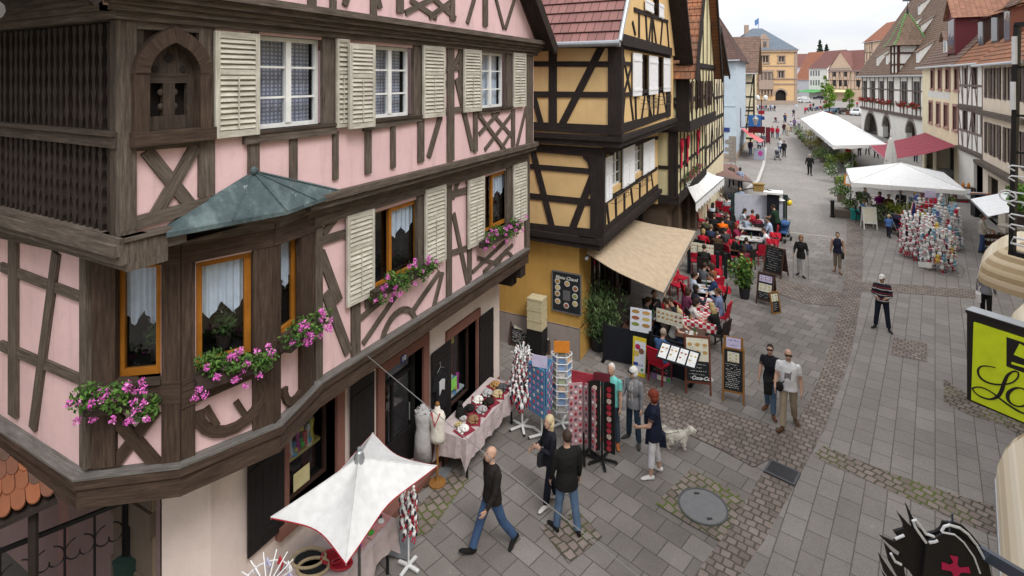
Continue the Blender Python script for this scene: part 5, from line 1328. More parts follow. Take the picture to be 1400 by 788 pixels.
for z in(tz0+.1,9.8,11.2,tz1-.1):
 for a,b in(((-hw,TN1),(hw,TN1)),((hw,TN1),(hw,TN0)),((-hw,TN0),(-hw,TN1))):mb.bar(TP(*a,z),TP(*b,z),.2,.2)
mb.quad(TP(-hw-.03,TN1-.3,tz0),TP(-hw-.03,TN0+.4,tz0),TP(-hw-.03,TN0+.4,11.1),TP(-hw-.03,TN1-.3,11.1))
mb.build('turret_frame',plain('turret_brown',(.07,.03,.022),.7),tr)
mb=MB();prof=[(2.0,12.15),(1.5,12.8),(1.1,13.8),(.7,14.9),(.10,16.2)];cn=(TN0+TN1)/2
def TR(r,k,z):return TP((-1,1,1,-1)[k]*r,cn+(1,1,-1,-1)[k]*r,z)
for(r0,z0),(r1,z1)in zip(prof,prof[1:]):
 for k in range(4):mb.quad(TR(r0,k,z0),TR(r0,(k+1)%4,z0),TR(r1,(k+1)%4,z1),TR(r1,k,z1))
mb.poly([TR(prof[0][0],k,prof[0][1])for k in(3,2,1,0)]);tr2=mb.build('turret_roof',HT,mh)
mb=MB()
for k in range(4):
 for(r0,z0),(r1,z1)in zip(prof,prof[1:]):
  a,b=TR(r0,k,z0),TR(r1,k,z1);q=max(2,int((b-a).length/.28))
  for i in range(q):mb.ball(a.lerp(b,(i+.5)/q),V((.13,.13,.12)),6,5)
mb.build('green_ridge_tiles',plain('glazed_green',(.12,.30,.08),.3),tr2)
mb=MB();mb.tube([TR(0,0,16.1),TR(0,0,17.2)],[.16,.03],8);mb.tube([TR(0,0,17.2),TR(0,0,17.9)],.03,6);mb.bar(TR(0,0,17.85)+V((-.5,0,0)),TR(0,0,17.85)+V((.4,0,0)),.05,.18);mb.build('finial',IRON,tr2)
BRW=plain('dark_frame',(.05,.03,.025),.5);PINKST=plain('rose_stone_trim',(.34,.20,.17),.8)
def wins_px(F,l,z0=None,z1=None):return[(rect(F,*q)[0],rect(F,*q)[1],z0 if z0 is not None else rect(F,*q)[2],z1 if z1 is not None else rect(F,*q)[3])for q in l]
fa,fb_=(10.4,60.5),(10.4,48.5);FR=Fac(fa,fb_)
wy=wins_px(FR,[(1273,1277.5,98,119),(1283,1287.5,98,119),(1293.5,1299,97,120),(1305.5,1311,96,121)],7.2,8.7)+wins_px(FR,[(1270.5,1275,145,168),(1280.5,1285.5,147,171),(1291,1296.5,149,174),(1303.5,1309.5,152,177)],4.3,6.0)
t7,F7,S7=gable_house('cream_house','cream yellow house with brown shuttered windows and maroon dormer',fa,fb_,10,9.4,15.5,CREAM,TILE_B,wins=wy,wmat=PINKST,front_gable=False,holes_low=[(.8,4.2,0,2.9),(5.4,10.8,0,2.9)],pane=plain('closed_blind',(.075,.045,.035),.7))
mb=MB();F7.wall(mb,0,F7.len,0,3,n=-2);mb.build('shop_room',DARKIN,t7)
for h in wy:
 sb=MB();F7.box(sb,h[0]-.16,h[0],h[2]-.1,h[3]+.16,-.1,.04);F7.box(sb,h[1],h[1]+.16,h[2]-.1,h[3]+.16,-.1,.04);F7.box(sb,h[0],h[1],h[3],h[3]+.18,-.1,.04);F7.box(sb,h[0]-.2,h[1]+.2,h[2]-.16,h[2],-.1,.08)
 sb.build('window_surround',PINKST,t7)
sb=MB();F7.box(sb,2.2,9.6,6.45,6.95,-.01,.004);sb.build('painted_panel',plaster('faded_sign_paint',(.60,.60,.56),(.45,.5,.58),.7),t7)
MAR=plain('maroon_cladding',(.10,.022,.028),.6)
def gdormer(F,t,u0,u1,z0,z1,zr,n0,n1,cheek,face,roofm):
 m=MB();P=F.pt
 m.quad(P(u0,z0,n0),P(u1,z0,n0),P(u1,z1,n0),P(u0,z1,n0));m.add([P(u0,z1,n0),P(u1,z1,n0),P((u0+u1)/2,zr,n0)],[(0,1,2)])
 d=m.build('dormer',face,t)
 m=MB()
 for u in(u0,u1):m.quad(P(u,z0-.5,n0),P(u,z1,n0),P(u,z1,n1),P(u,z0-.5,n1))
 m.build('dormer_cheek',cheek,d)
 m=MB();um=(u0+u1)/2;o=.25
 tile_roof(m,P(u1+o,z1-.1,n1),P(u1+o,z1-.1,n0+o),P(um,zr,n0+o),P(um,zr,n1));tile_roof(m,P(u0-o,z1-.1,n0+o),P(u0-o,z1-.1,n1),P(um,zr,n1),P(um,zr,n0+o));m.build('dormer_roof',roofm,d)
 m=MB();F.box(m,u0+.25,u1-.25,z0+.3,z1-.15,n0+.01,n0+.03);m.build('dormer_window',GLASS,d)
gdormer(F7,t7,8.0,10.2,9.9,12.6,14.0,-.2,-6,MAR,MAR,tiles('rust_tiles',(.30,.15,.10),(.2,.10,.07),(.2,.12,.08),.2,.3,.4))
gdormer(F7,t7,4.6,5.8,9.9,11.2,11.9,-.6,-3,WHT,WHT,TILE_B)
mb=MB();F7.box(mb,3.0,3.9,13.5,16.8,-4.5,-3.5);mb.build('chimney',STONE,t7)
fa,fb_=(10.4,48.4),(10.3,41.4);FR=Fac(fa,fb_)
ww=wins_px(FR,[(1317.5,1323,94,121),(1329,1335.5,95,122),(1343,1350,94,124)],7.35,8.75)+wins_px(FR,[(1316.5,1322,155,181),(1327,1334,155,185),(1339.5,1347,157,190)],4.4,5.9)
t8,F8,S8=gable_house('white_timbered_house','white half-timbered house with brown posts and two roof dormers',fa,fb_,10,9.35,15.2,WHT,TILE_O,wins=ww,wmat=BRW,front_gable=False,timber=wood('pinkish_timber',(.10,.07,.065),(.26,.2,.18)),tgrid=[(0,0,6.9,6.2,9.2,6),(0,0,6.9,3.3,5.9,6)],holes_low=[(3.8,6.2,0,2.6)],pane=plain('closed_blind',(.075,.045,.035),.7))
mb=MB();F8.wall(mb,0,F8.len,0,2.8,n=-1);mb.build('shop_room',DARKIN,t8)
mb=MB();F8.box(mb,0,F8.len,6.0,6.2,-.05,.12);F8.box(mb,0,F8.len,3.1,3.3,-.05,.2);mb.build('string_beam',TIMBER,t8)
def sdormer(F,t,u0,u1,z0,z1,n0,n1,roofm,face=BRW):
 m=MB();P=F.pt;zb=z1+.5
 m.quad(P(u0,z0,n0),P(u1,z0,n0),P(u1,z1,n0),P(u0,z1,n0))
 for u in(u0,u1):m.quad(P(u,z0,n0),P(u,z1,n0),P(u,zb,n1),P(u,z0+1.0,n1))
 d=m.build('dormer',face,t);m=MB();tile_roof(m,P(u0-.2,z1-.06,n0+.35),P(u1+.2,z1-.06,n0+.35),P(u1+.2,zb+.4,n1-.5),P(u0-.2,zb+.4,n1-.5));m.build('dormer_roof',roofm,d)
 m=MB();F.box(m,u0+.12,u1-.12,z0+.15,z1-.1,n0+.01,n0+.03);m.build('dormer_window',GLASS,d)
sdormer(F8,t8,1.6,2.9,10.2,11.9,-.7,-3,TILE_O);sdormer(F8,t8,4.5,5.9,10.2,11.9,-.7,-3,TILE_O)
fa,fb_=(10.0,41.3),(9.5,32.2);FR=Fac(fa,fb_)
wx=[(1.0,1.75,6.9,8.6),(2.9,3.65,6.9,8.6),(5.0,5.8,6.9,8.6),(7.0,7.8,6.9,8.6),(1.0,1.75,3.7,5.5),(2.9,3.65,3.7,5.5),(5.0,5.8,3.7,5.5),(7.0,7.8,3.7,5.5)]
t9,F9,S9=gable_house('shuttered_house','cream plastered house with grey brown shutters at the right edge',fa,fb_,10,9.2,15.0,plaster('warm_cream_plaster',(.64,.55,.45),(.5,.42,.35),.3),TILE_O,wins=wx,wmat=BRW,front_gable=False,shut=plain('grey_brown_shutter',(.10,.075,.07),.7),holes_low=[(1.2,3.4,0,2.5),(4.8,7.4,0,2.5)])
mb=MB();F9.wall(mb,0,F9.len,0,2.8,n=-1);mb.build('shop_room',DARKIN,t9)
mb=MB();F9.box(mb,-.05,F9.len,5.9,6.15,-.05,.35);F9.box(mb,0,F9.len,3.0,3.2,-.05,.45);mb.build('string_beam',TIMBER,t9)
sdormer(F9,t9,1.2,2.6,10.0,11.9,-.7,-3,TILE_O,plain('rust_brown',(.16,.06,.04),.7))
awning('awning','wide burgundy awning on the cream yellow house',(10.35,59.0,3.25),(10.35,48.8,3.2),(5.6,53.2,2.5),(5.6,44.0,2.5),cloth((.27,.055,.075)),.12,sag=.1)
awning('awning','small white awning tilted out beside the souvenir shop',(9.4,33.0,3.0),(9.2,29.6,3.0),(7.4,32.4,2.35),(7.1,28.6,2.35),WHITEC,.1,arms=False)
def far_house(name,label,c0,c1,base,ze,zr,depth,wall,roofm,**k):
 a,b=G(*c0),G(*c1);return gable_house(name,label,(a.x,a.y),(b.x,b.y),depth,ze,zr,wall,roofm,**k)
PE=plaster('peach_plaster',(.62,.46,.34),(.5,.36,.28),.2)
def far(px0,px1,dep0,dep1):
 a,b=AT(px0,YH,dep0),AT(px1,YH,dep1);return(a.x,a.y),(b.x,b.y)
a,b=far(1133,1184,205,192)
t10,F10,_=gable_house('timbered_house','peach half-timbered house with steep wine red roof across the square',a,b,14,11.2,18.8,PE,TILE_R,wins=[(1.6,2.9,5.2,7.6),(4.0,5.2,5.2,7.6),(6.0,7.2,5.2,7.6),(10.6,12,5.2,7.6),(1.6,2.8,8.8,10.6),(6.0,7.2,8.8,10.6),(10.6,11.8,8.8,10.6)],wmat=BRW,front_gable=False,timber=TIMBER_Y,tgrid=[(0,0,13,4.2,11.1,9)])
gdormer(F10,t10,.5,8.8,11.1,12.2,18.2,.05,-7,PE,PE,TILE_R)
awning('awning','pale yellow awning over the shop of the peach house',F10.pt(1,4.0,.1),F10.pt(8,4.0,.1),F10.pt(1,3.2,2.6),F10.pt(8,3.2,2.6),cloth((.72,.62,.36)),.3,arms=False)
a,b=far(1106,1131,232,220)
t11,F11,_=gable_house('pale_house','white and grey house with green awning across the square',a,b,16,12.6,20,WHT,TILE_R,wins=[(.9+i*1.75,1.9+i*1.75,z,z+2.3)for z in(5.2,9.2)for i in range(4)],wmat=plain('pale_blue_pane',(.35,.42,.48),.5),front_gable=False)
awning('awning','green awning over a shop on the far side of the square',F11.pt(-1.5,3.4,.1),F11.pt(F11.len-.3,3.4,.1),F11.pt(-2.5,2.5,4.5),F11.pt(F11.len-1.0,2.5,4.5),cloth((.10,.35,.11)),.3,arms=False)
a,b=far(1088,1112,262,252)
gable_house('low_house','grey gabled house with orange roof next to the town hall',a,b,16,8,21,plaster('grey_white_plaster',(.5,.5,.54)),tiles('orange_red_tiles',(.38,.15,.09),(.28,.11,.07)),front_gable=False,wins=[(1,2,1,2.6)])
a,b=far(1080,1175,360,350)
gable_house('roof_row','long house with dull red roof behind the square',a,b,16,16,25,plaster('grey_white_plaster',(.5,.5,.54)),TILE_R,front_gable=False)
a,b=far(1182,1205,130,122)
gable_house('tall_house','tall house with red roof peeping over the market hall roof line',a,b,10,17,21.5,PE,tiles('orange_red_tiles',(.38,.15,.09),(.28,.11,.07)),timber=TIMBER_Y,tgrid=[(0,0,3.8,12,17,3)],front_gable=False)
for i,(px,h,l)in enumerate(((1121,9,'tall dark conifer on the skyline left of its neighbour'),(1130,6.5,'short dark conifer on the skyline behind the red roofs'))):
 p=AT(px,YH,330);p.z=0;t=thing('conifer',l,'tree',tuple(p),'conifers on the skyline')
 mb=MB();rd=random.Random(i);zt=21+h*1.2;pts=[]
 for k in range(420):
  f=rd.random();z=15+(zt-15)*f;r=(1-f)**.7*3.0*rd.random()**.5;a_=rd.random()*6.28;pts.append((p.x+r*math.cos(a_),p.y+r*math.sin(a_),z))
 leaves(mb,pts,.8,0,rd);mb.build('crown',leafmat('conifer_leaf',(.015,.03,.02),(.04,.07,.045)),t)
 mb=MB();mb.tube([p,p+V((0,0,zt-2))],[.35,.08],7);mb.build('trunk',TIMBER_D,t)
ht=thing('corner_hotel','rendered house front just outside the right edge carrying the signs','house',(7,16,0))
for i,(a,b)in enumerate((((9.45,32.0),(5.95,17.6)),((5.95,17.6),(3.4,7.6)),((3.4,7.6),(3.2,0)),((3.2,0),(3.2,-12)),((3.2,-12),(14,-12)),((14,-12),(18,32)))):
 mb=MB();F=Fac(a,b);F.wall(mb,0,F.len,0,11.5);mb.build('wall',CREAM,ht)
P_=[(9.45,32,11.5),(5.95,17.6,11.5),(3.4,7.6,11.5),(3.2,0,11.5),(3.2,-12,11.5)]
mb=MB()
for a,b in zip(P_,P_[1:]):mb.quad(a,b,(b[0]+5,b[1]-1,16),(a[0]+5,a[1]-1,16));mb.quad((a[0]+5,a[1]-1,16),(b[0]+5,b[1]-1,16),(b[0]+10,b[1]-2,11.5),(a[0]+10,a[1]-2,11.5))
mb.build('roof',TILE_O,ht)
gable_house('neighbour_house','rendered house across the side yard from the pink house',(-7.2,-14),(-7.2,-1.2),9,9,14,CREAM,TILE_O,front_gable=False)
CRM=stripes('cream_striped_cloth',[(.66,.58,.44),(.72,.65,.52),(.66,.58,.44),(.60,.51,.37)],14,'v')
CRE=stripes('tan_striped_cloth',[(.56,.46,.31),(.36,.27,.16),(.60,.50,.36),(.42,.32,.2)],16,'u')
def basket(label,a,b,r0,zc,hgt):
 a,b=V((a[0],a[1],zc)),V((b[0],b[1],zc));d=(b-a).normalized();n=V((d.y,-d.x,0))
 t=thing('basket_awning',label,'awning',tuple((a+b)/2),'cream basket awnings of the corner hotel')
 mb=MB();K=9;prof=[(r0*math.sin(PI/2*i/K),hgt*math.cos(PI/2*i/K))for i in range(K+1)]
 M_=8
 for j in range(M_):
  for i in range(K):
   p=[a.lerp(b,s)+n*prof[q][0]+V((0,0,prof[q][1]))for s,q in((j/M_,i),((j+1)/M_,i),((j+1)/M_,i+1),(j/M_,i+1))]
   mb.quad(*p[::-1],0,[(s,q/K)for s,q in(((j)/M_,i+1),((j+1)/M_,i+1),((j+1)/M_,i),(j/M_,i))])
 mb.build('cloth',CRM,t,True)
 for e_,sg in((a,-1),(b,1)):
  mb=MB();k2=7
  def Q(i,q):f=PI/2*q/k2;return e_+(n*math.cos(f)+d*sg*math.sin(f)*.62)*prof[i][0]+V((0,0,prof[i][1]))
  for i in range(K):
   for q in range(k2):
    P=[Q(i,q),Q(i,q+1),Q(i+1,q+1),Q(i+1,q)];uv=[(x/K,y)for x,y in((i,q),(i,q+1),(i+1,q+1),(i+1,q))]
    mb.quad(*(P if sg<0 else P[::-1]),0,uv if sg<0 else uv[::-1])
  mb.build('striped_end',CRE,t,True)
 mb=MB()
 for s in[i/4 for i in range(5)]:mb.tube([a.lerp(b,s)+n*p[0]*.99+V((0,0,p[1]*.99))for p in prof],.014,6)
 mb.tube([a+n*r0,b+n*r0],.02,6);mb.build('hoop',METAL,t)
 mb=MB();k=26
 for i in range(k):
  p,q=a.lerp(b,i/k)+n*(r0+.01),a.lerp(b,(i+1)/k)+n*(r0+.01);mb.quad(p+V((0,0,-.2)),q+V((0,0,-.2)),q,p);
 mb.build('fringe',CRM,t)
basket('farthest of the cream basket awnings with its striped end in view',(6.5,19.6),(6.1,18.2),1.75,2.6,1.35)
basket('middle cream basket awning half hidden by the green hotel sign',(5.95,15.6),(5.5,13.8),1.7,2.3,1.2)
basket('nearest cream basket awning below the green hotel sign',(3.75,9.6),(3.15,7.0),1.25,2.35,1.15)
SG=Fac((1.72,7.67),(2.63,7.055));z0,z1=4.42,5.39
t=thing('hanging_sign','lime green hotel sign with black script letters','sign',tuple(SG.pt(.4,z0)))
mb=MB();SG.box(mb,0,1.05,z0,z1,-.16,0);SG.box(mb,-.01,1.06,z1,z1+.03,-.17,.01);mb.build('case',BLACKP,t)
mb=MB();SG.box(mb,-.012,1.062,z1+.031,z1+.036,-.165,.006);mb.build('top_cap',METAL,t)
LIME=plain('lime_panel',(.50,.60,.01),.35)
c=[SG.px(1331,441,.03),SG.px(1400,461,.03),SG.px(1400,569,.03),SG.px(1326,546,.03)]
mb=MB();u1=1.0;zt=lambda u:c[0][1]
mb.prism([SG.pt(c[3][0]+.012,c[3][1],.0),SG.pt(u1,c[3][1]-.0,.0),SG.pt(u1,c[0][1],.0),SG.pt(c[0][0],c[0][1],.0)],SG.n*.03);mb.build('panel',LIME,t)
q=[SG.px(x,y,.033)for x,y in((1376,461),(1373,500),(1400,508),(1400,468))]
mb=MB();mb.prism([SG.pt(q[0][0],q[0][1],.0301),SG.pt(q[0][0]-.0,q[1][1],.0301),SG.pt(q[0][0]+.36,q[1][1],.0301),SG.pt(q[0][0]+.36,q[0][1],.0301)],SG.n*.004);mb.build('emblem',BLACKP,t)
mb=MB();q=[SG.px(x,y,.036)for x,y in((1394,470),(1386,485),(1401,491),(1408,478))];mb.prism([SG.pt(u,z,.035)for u,z in q],SG.n*.004)
q=[SG.px(x,y,.036)for x,y in((1383,495),(1400,500),(1408,498),(1400,503),(1383,498))];mb.prism([SG.pt(u,z,.035)for u,z in q],SG.n*.004);mb.build('flame',LIME,t)
def stroke(F,mb,pts,w,n=.034):
 P=[V(F.px(x,y,n))for x,y in pts];S=[]
 for i in range(len(P)-1):
  p0,p1,p2,p3=P[max(0,i-1)],P[i],P[i+1],P[min(len(P)-1,i+2)]
  for k in range(6):
   t=k/6;S.append(.5*((2*p1)+(p2-p0)*t+(2*p0-5*p1+4*p2-p3)*t*t+(3*p1-p0-3*p2+p3)*t**3))
 S.append(P[-1]);m=len(S)
 ws=[w[min(len(w)-1,int(i/m*len(w)))]for i in range(m)]
 ws=[sum(ws[max(0,i-3):i+4])/len(ws[max(0,i-3):i+4])for i in range(m)]
 for i in range(m-1):
  d0=(S[min(i+1,m-1)]-S[max(i-1,0)]).normalized();d1=(S[min(i+2,m-1)]-S[i]).normalized()
  a,b=V((-d0.y,d0.x))*ws[i],V((-d1.y,d1.x))*ws[i+1]
  pp=[S[i]-a,S[i+1]-b,S[i+1]+b,S[i]+a];mb.prism([F.pt(p.x,p.y,n-.003)for p in pp],F.n*.006)
mb=MB()
stroke(SG,mb,[(1361,503),(1352,501),(1342,501),(1337,507),(1340,516),(1350,523),(1365,526),(1382,524),(1391,517),(1392,510),(1386,508),(1378,513),(1373,523),(1369,535),(1363,543),(1352,546),(1338,541),(1330,533),(1332,530),(1342,530),(1355,536),(1368,546),(1382,556),(1396,564),(1410,569)],[.004,.006,.009,.011,.008,.006,.006,.007,.008,.014,.016,.014,.008,.006,.007,.006,.006,.009,.010,.008])
mb.build('letter',BLACKP,t)
mb=MB();stroke(SG,mb,[(1397,531),(1388,531),(1379,537),(1378,546),(1384,553),(1394,556),(1404,553),(1408,545),(1405,536),(1397,531)],[.006,.012,.016,.014,.008,.006,.01,.014,.012,.006]);mb.build('letter',BLACKP,t)
mb=MB();mb.bar(SG.pt(.95,z1-.1,-.08),SG.pt(1.9,z1-.1,-.08),.06,.06);mb.build('bracket',IRON,t)
FB=Fac((2.62,9.22),(3.75,8.3));t=thing('neon_frame','tall black iron frame with white neon tubes at the right edge','sign',tuple(FB.pt(.3,5)))
mb=MB();za,zb=FB.px(1382,345)[1],FB.px(1393,34)[1];u0=FB.px(1384,345)[0];u1=FB.px(1391,34)[0]
mb.bar(FB.pt(u0,za,0),FB.pt(u1,zb,0),.055,.07,up=FB.n);mb.bar(FB.pt(u0-.03,za,0),FB.pt(1.2,za-.05,0),.06,.07,up=FB.n);mb.bar(FB.pt(u1-.02,zb,0),FB.pt(1.2,zb,0),.06,.07,up=FB.n)
for y in(92,208,158):q=FB.px(1388,y);mb.bar(FB.pt(q[0],q[1],0),FB.pt(1.2,q[1]-.02,0),.03,.03)
mb.build('frame',IRON,t)
NEON=plain('white_glass_tube',(.62,.63,.65),.3)
for y0,y1,x in((50,88,1387),(112,150,1385)):
 m=MB();m.tube([FB.pt(*FB.px(x,y0,.08),.08),FB.pt(*FB.px(x,y1,.08),.08)],.03,8);m.build('neon_tube',NEON,t)
for y in(226,240,262,274,292,306):
 m=MB();a,b=FB.px(1379,y,.09),FB.px(1400,y+2,.09)
 m.tube([FB.pt(1.0,b[1]-.02,.09),FB.pt(a[0]+.03,a[1],.09),FB.pt(a[0],a[1]-.03,.09),FB.pt(a[0]+.05,a[1]-.07,.06)],.011,7);m.build('neon_tube',NEON,t)
m=MB();a=FB.px(1378,268,.1);m.tube([FB.pt(a[0]+.09*math.cos(i*PI/8),a[1]+.07*math.sin(i*PI/8),.1)for i in range(17)],.010,7);m.build('neon_tube',NEON,t)
m=MB();a=FB.px(1386,330,.1);m.tube([FB.pt(1.0,a[1]+.05,.1),FB.pt(a[0],a[1]+.05,.1),FB.pt(a[0]-.03,a[1]-.03,.1),FB.pt(1.0,a[1]-.08,.1)],.015,7);m.build('neon_tube',NEON,t)
p=AT(1394,305,8.6);t=thing('balcony_plant','green potted plant behind the black neon frame','plant',tuple(p))
mb=MB();mb.lathe([(.09,-.05),(.13,.2),(.12,.2),(.08,0)],p,12);mb.build('pot',plain('planter_brown',(.05,.035,.03),.7),t)
mb=MB();rd=random.Random(9);leaves(mb,clump(p+V((0,0,.42)),V((.17,.17,.25)),420,rd,.2),.04,0,rd);mb.build('foliage',leafmat('fresh_leaf',(.06,.15,.03),(.16,.30,.05)),t)
m=MB();m.bar(p+V((-.25,0,-.06)),p+V((1.6,-1.0,-.06)),.25,.03);tag(m.build('balcony_ledge',STONE),'narrow stone ledge holding the potted plant at the right edge','ledge')
DC=4.6;t=thing('crest_sign','black iron crest with spikes, neon outline and a red cross','sign',tuple(AT(1300,788,DC)))
fw=V((-SN,CS,0))*.02
def plate(pts,k,name,mat=BLACKP,th=1.0,par=None):
 mb=MB();mb.prism([AT(x,y,DC-.02*k)for x,y in pts],fw*th);return mb.build(name,mat,par or t)
plate([(1239,689),(1250,712),(1256,722),(1268,730),(1280,727),(1287,722),(1290,714),(1306,715),(1318,720),(1330,732),(1345,752),(1352,770),(1358,800),(1352,860),(1300,880),(1262,850),(1256,800),(1243,780),(1228,770),(1232,757),(1216,745),(1203,733),(1222,741),(1236,735),(1241,723),(1232,708),(1248,722)],0,'eagle_plate')
plate([(1210,743),(1222,757),(1234,765),(1240,800),(1228,790),(1216,768)],1.4,'feather');plate([(1202,757),(1214,775),(1232,800),(1222,800),(1210,784)],1.8,'feather');plate([(1206,781),(1220,800),(1240,830),(1214,800)],2.2,'feather');plate([(1227,700),(1240,714),(1243,735),(1236,738),(1236,718)],1.2,'feather');plate([(1222,727),(1240,722),(1242,733),(1230,738)],1.6,'feather')
sh=plate([(1268,742),(1290,730),(1316,736),(1336,752),(1350,790),(1345,850),(1300,880),(1272,840),(1262,790)],2.4,'shield')
cx_,cy_=1308,779
plate([(cx_-9,cy_-19),(cx_+2,cy_-17),(cx_+1,cy_-6),(cx_+5,cy_-2),(cx_+17,cy_-3),(cx_+19,cy_+5),(cx_+6,cy_+4),(cx_+3,cy_+8),(cx_+4,cy_+22),(cx_-7,cy_+21),(cx_-4,cy_+7),(cx_-8,cy_+2),(cx_-20,cy_+0),(cx_-20,cy_-10),(cx_-8,cy_-6),(cx_-4,cy_-9)],2.9,'red_cross',plain('cross_red',(.45,.02,.08),.5),.3,sh)
def tb(pts,k=1.2,r=.011):
 m=MB();m.tube([AT(x,y,DC-.02*k-.03)for x,y in pts],r,7);m.build('neon_tube',NEON,t)
tb([(1266,742),(1252,722),(1248,712),(1252,711),(1258,718),(1266,730),(1277,734)]);tb([(1270,742),(1278,741),(1282,739)]);tb([(1287,727),(1291,720),(1298,718),(1312,722),(1324,731),(1336,746),(1346,764)]);tb([(1288,728),(1305,731),(1318,742),(1332,762),(1340,784)],2.6,.007);tb([(1218,757),(1224,768),(1232,772)]);tb([(1224,737),(1236,732)])
mb=MB();a_,b_=AT(1330,748,DC+.1),AT(1430,808,DC-.6);mb.bar(a_,a_+(b_-a_)*2.6,.05,.09);mb.bar(AT(1302,702,DC+.05),AT(1302,770,DC+.05),.012,.012);mb.bar(AT(1298,712,DC-.03),AT(1298,745,DC-.03),.012,.012);mb.build('support_arm',plain('blue_grey_iron',(.10,.12,.16),.4,.5),t)
m=MB();a,b=V((-5.98,6.48,3.62)),V((3.1,3.6,3.35));m.tube([a.lerp(b,i/16)+V((0,0,-.12*math.sin(PI*i/16)))for i in range(17)],.0055,5);tag(m.build('cable',plain('grey_cable',(.20,.195,.19),.6)),'thin grey cable stretched across the street above the strollers','cable')
def face_rz(d):return math.atan2(d.x,-d.y)
def dirw(a,b):d=V(b)-V(a);d.z=0;return d.normalized()
def inst(o,parent,loc,rz=0.0,sc=1.0,mat=None,rot=None):
 c=o.copy();COL.objects.link(c);c.parent=parent;c.location=loc;c.rotation_euler=rot or(0,0,rz)
 c.scale=(sc,sc,sc)if not hasattr(sc,'__len__')else sc
 if mat is not None:c.material_slots[0].link='OBJECT';c.material_slots[0].material=mat
 return c
CHALK=plain('chalk',(.62,.62,.60),.9);SLATE=plain('slate_board',(.022,.024,.028),.6);PAPER=plain('cream_paper',(.70,.68,.56),.8);LIL=plain('lilac_paper',(.56,.52,.72),.8)
RW=wood('red_brown_wood',(.10,.03,.02),(.22,.075,.045),.5);OW=wood('golden_wood',(.20,.09,.025),(.38,.19,.06),.5);DW=wood('dark_brown_wood',(.05,.025,.018),(.13,.07,.05),.5)
class Panel:
 def __init__(s,w,h,lean,y0=0.0):s.w,s.h=w,h;s.b=V((0,y0,0));s.v=V((0,lean,h)).normalized();s.n=V((0,-s.v.z,s.v.y));s.len=V((0,lean,h)).length
 def pt(s,u,v,n=0.0):return s.b+V((u,0,0))+s.v*v+s.n*n
 def box(s,mb,u0,u1,v0,v1,n0,n1):mb.obox(s.pt(u0,v0,n0),V((u1-u0,0,0)),s.v*(v1-v0),s.n*(n1-n0))
def scribble(P,mb,u0,u1,v0,v1,rows,seed,n=.012,dens=.8,th=.012):
 rd=random.Random(seed)
 for i in range(rows):
  v=v1-(v1-v0)*(i+.5)/rows;u=u0+rd.uniform(0,.15)*(u1-u0);e=u1-rd.uniform(0,.3)*(u1-u0)
  while u<e:
   l=rd.uniform(.015,.05)
   if rd.random()<dens:a=P.pt(u,v+rd.uniform(-.008,.008),n);b=P.pt(min(u+l,e),v+rd.uniform(-.008,.008),n);mb.bar(a,b,th*rd.uniform(.6,1.2),.002,up=P.n)
   u+=l+rd.uniform(.004,.03)
FOODC=[(.35,.2,.06),(.5,.3,.1),(.3,.1,.05),(.5,.4,.15),(.2,.25,.06)]
def sheet_on(P,t,u0,u1,v0,v1,seed,n=.006,mat=None,dots=6,lines=3,name='menu_sheet'):
 mb=MB();P.box(mb,u0,u1,v0,v1,n,n+.004);s=mb.build(name,mat or PAPER,t)
 rd=random.Random(seed);cols=3 if u1-u0>.3 else 2
 if dots:
  mb=MB()
  for i in range(dots):
   c,r=i%cols,i//cols;u=u0+(u1-u0)*(c+.5)/cols;v=v1-(v1-v0)*(.30+.32*r)
   k=10;rr=min((u1-u0)/cols,(v1-v0)/3)*.32
   mb.prism([P.pt(u+rr*math.cos(2*PI*q/k),v+rr*.75*math.sin(2*PI*q/k),n+.0045)for q in range(k)],P.n*.002)
  mb.build('dish_picture',plain('dish_%d'%(seed%5),FOODC[seed%5],.7),s)
 if lines:
  mb=MB();scribble(P,mb,u0+.02,u1-.02,v0+.02,v1-.02,lines*2,seed,n+.0046,.6,.008);mb.build('print',plain('grey_ink',(.2,.19,.2),.9),s)
 return s
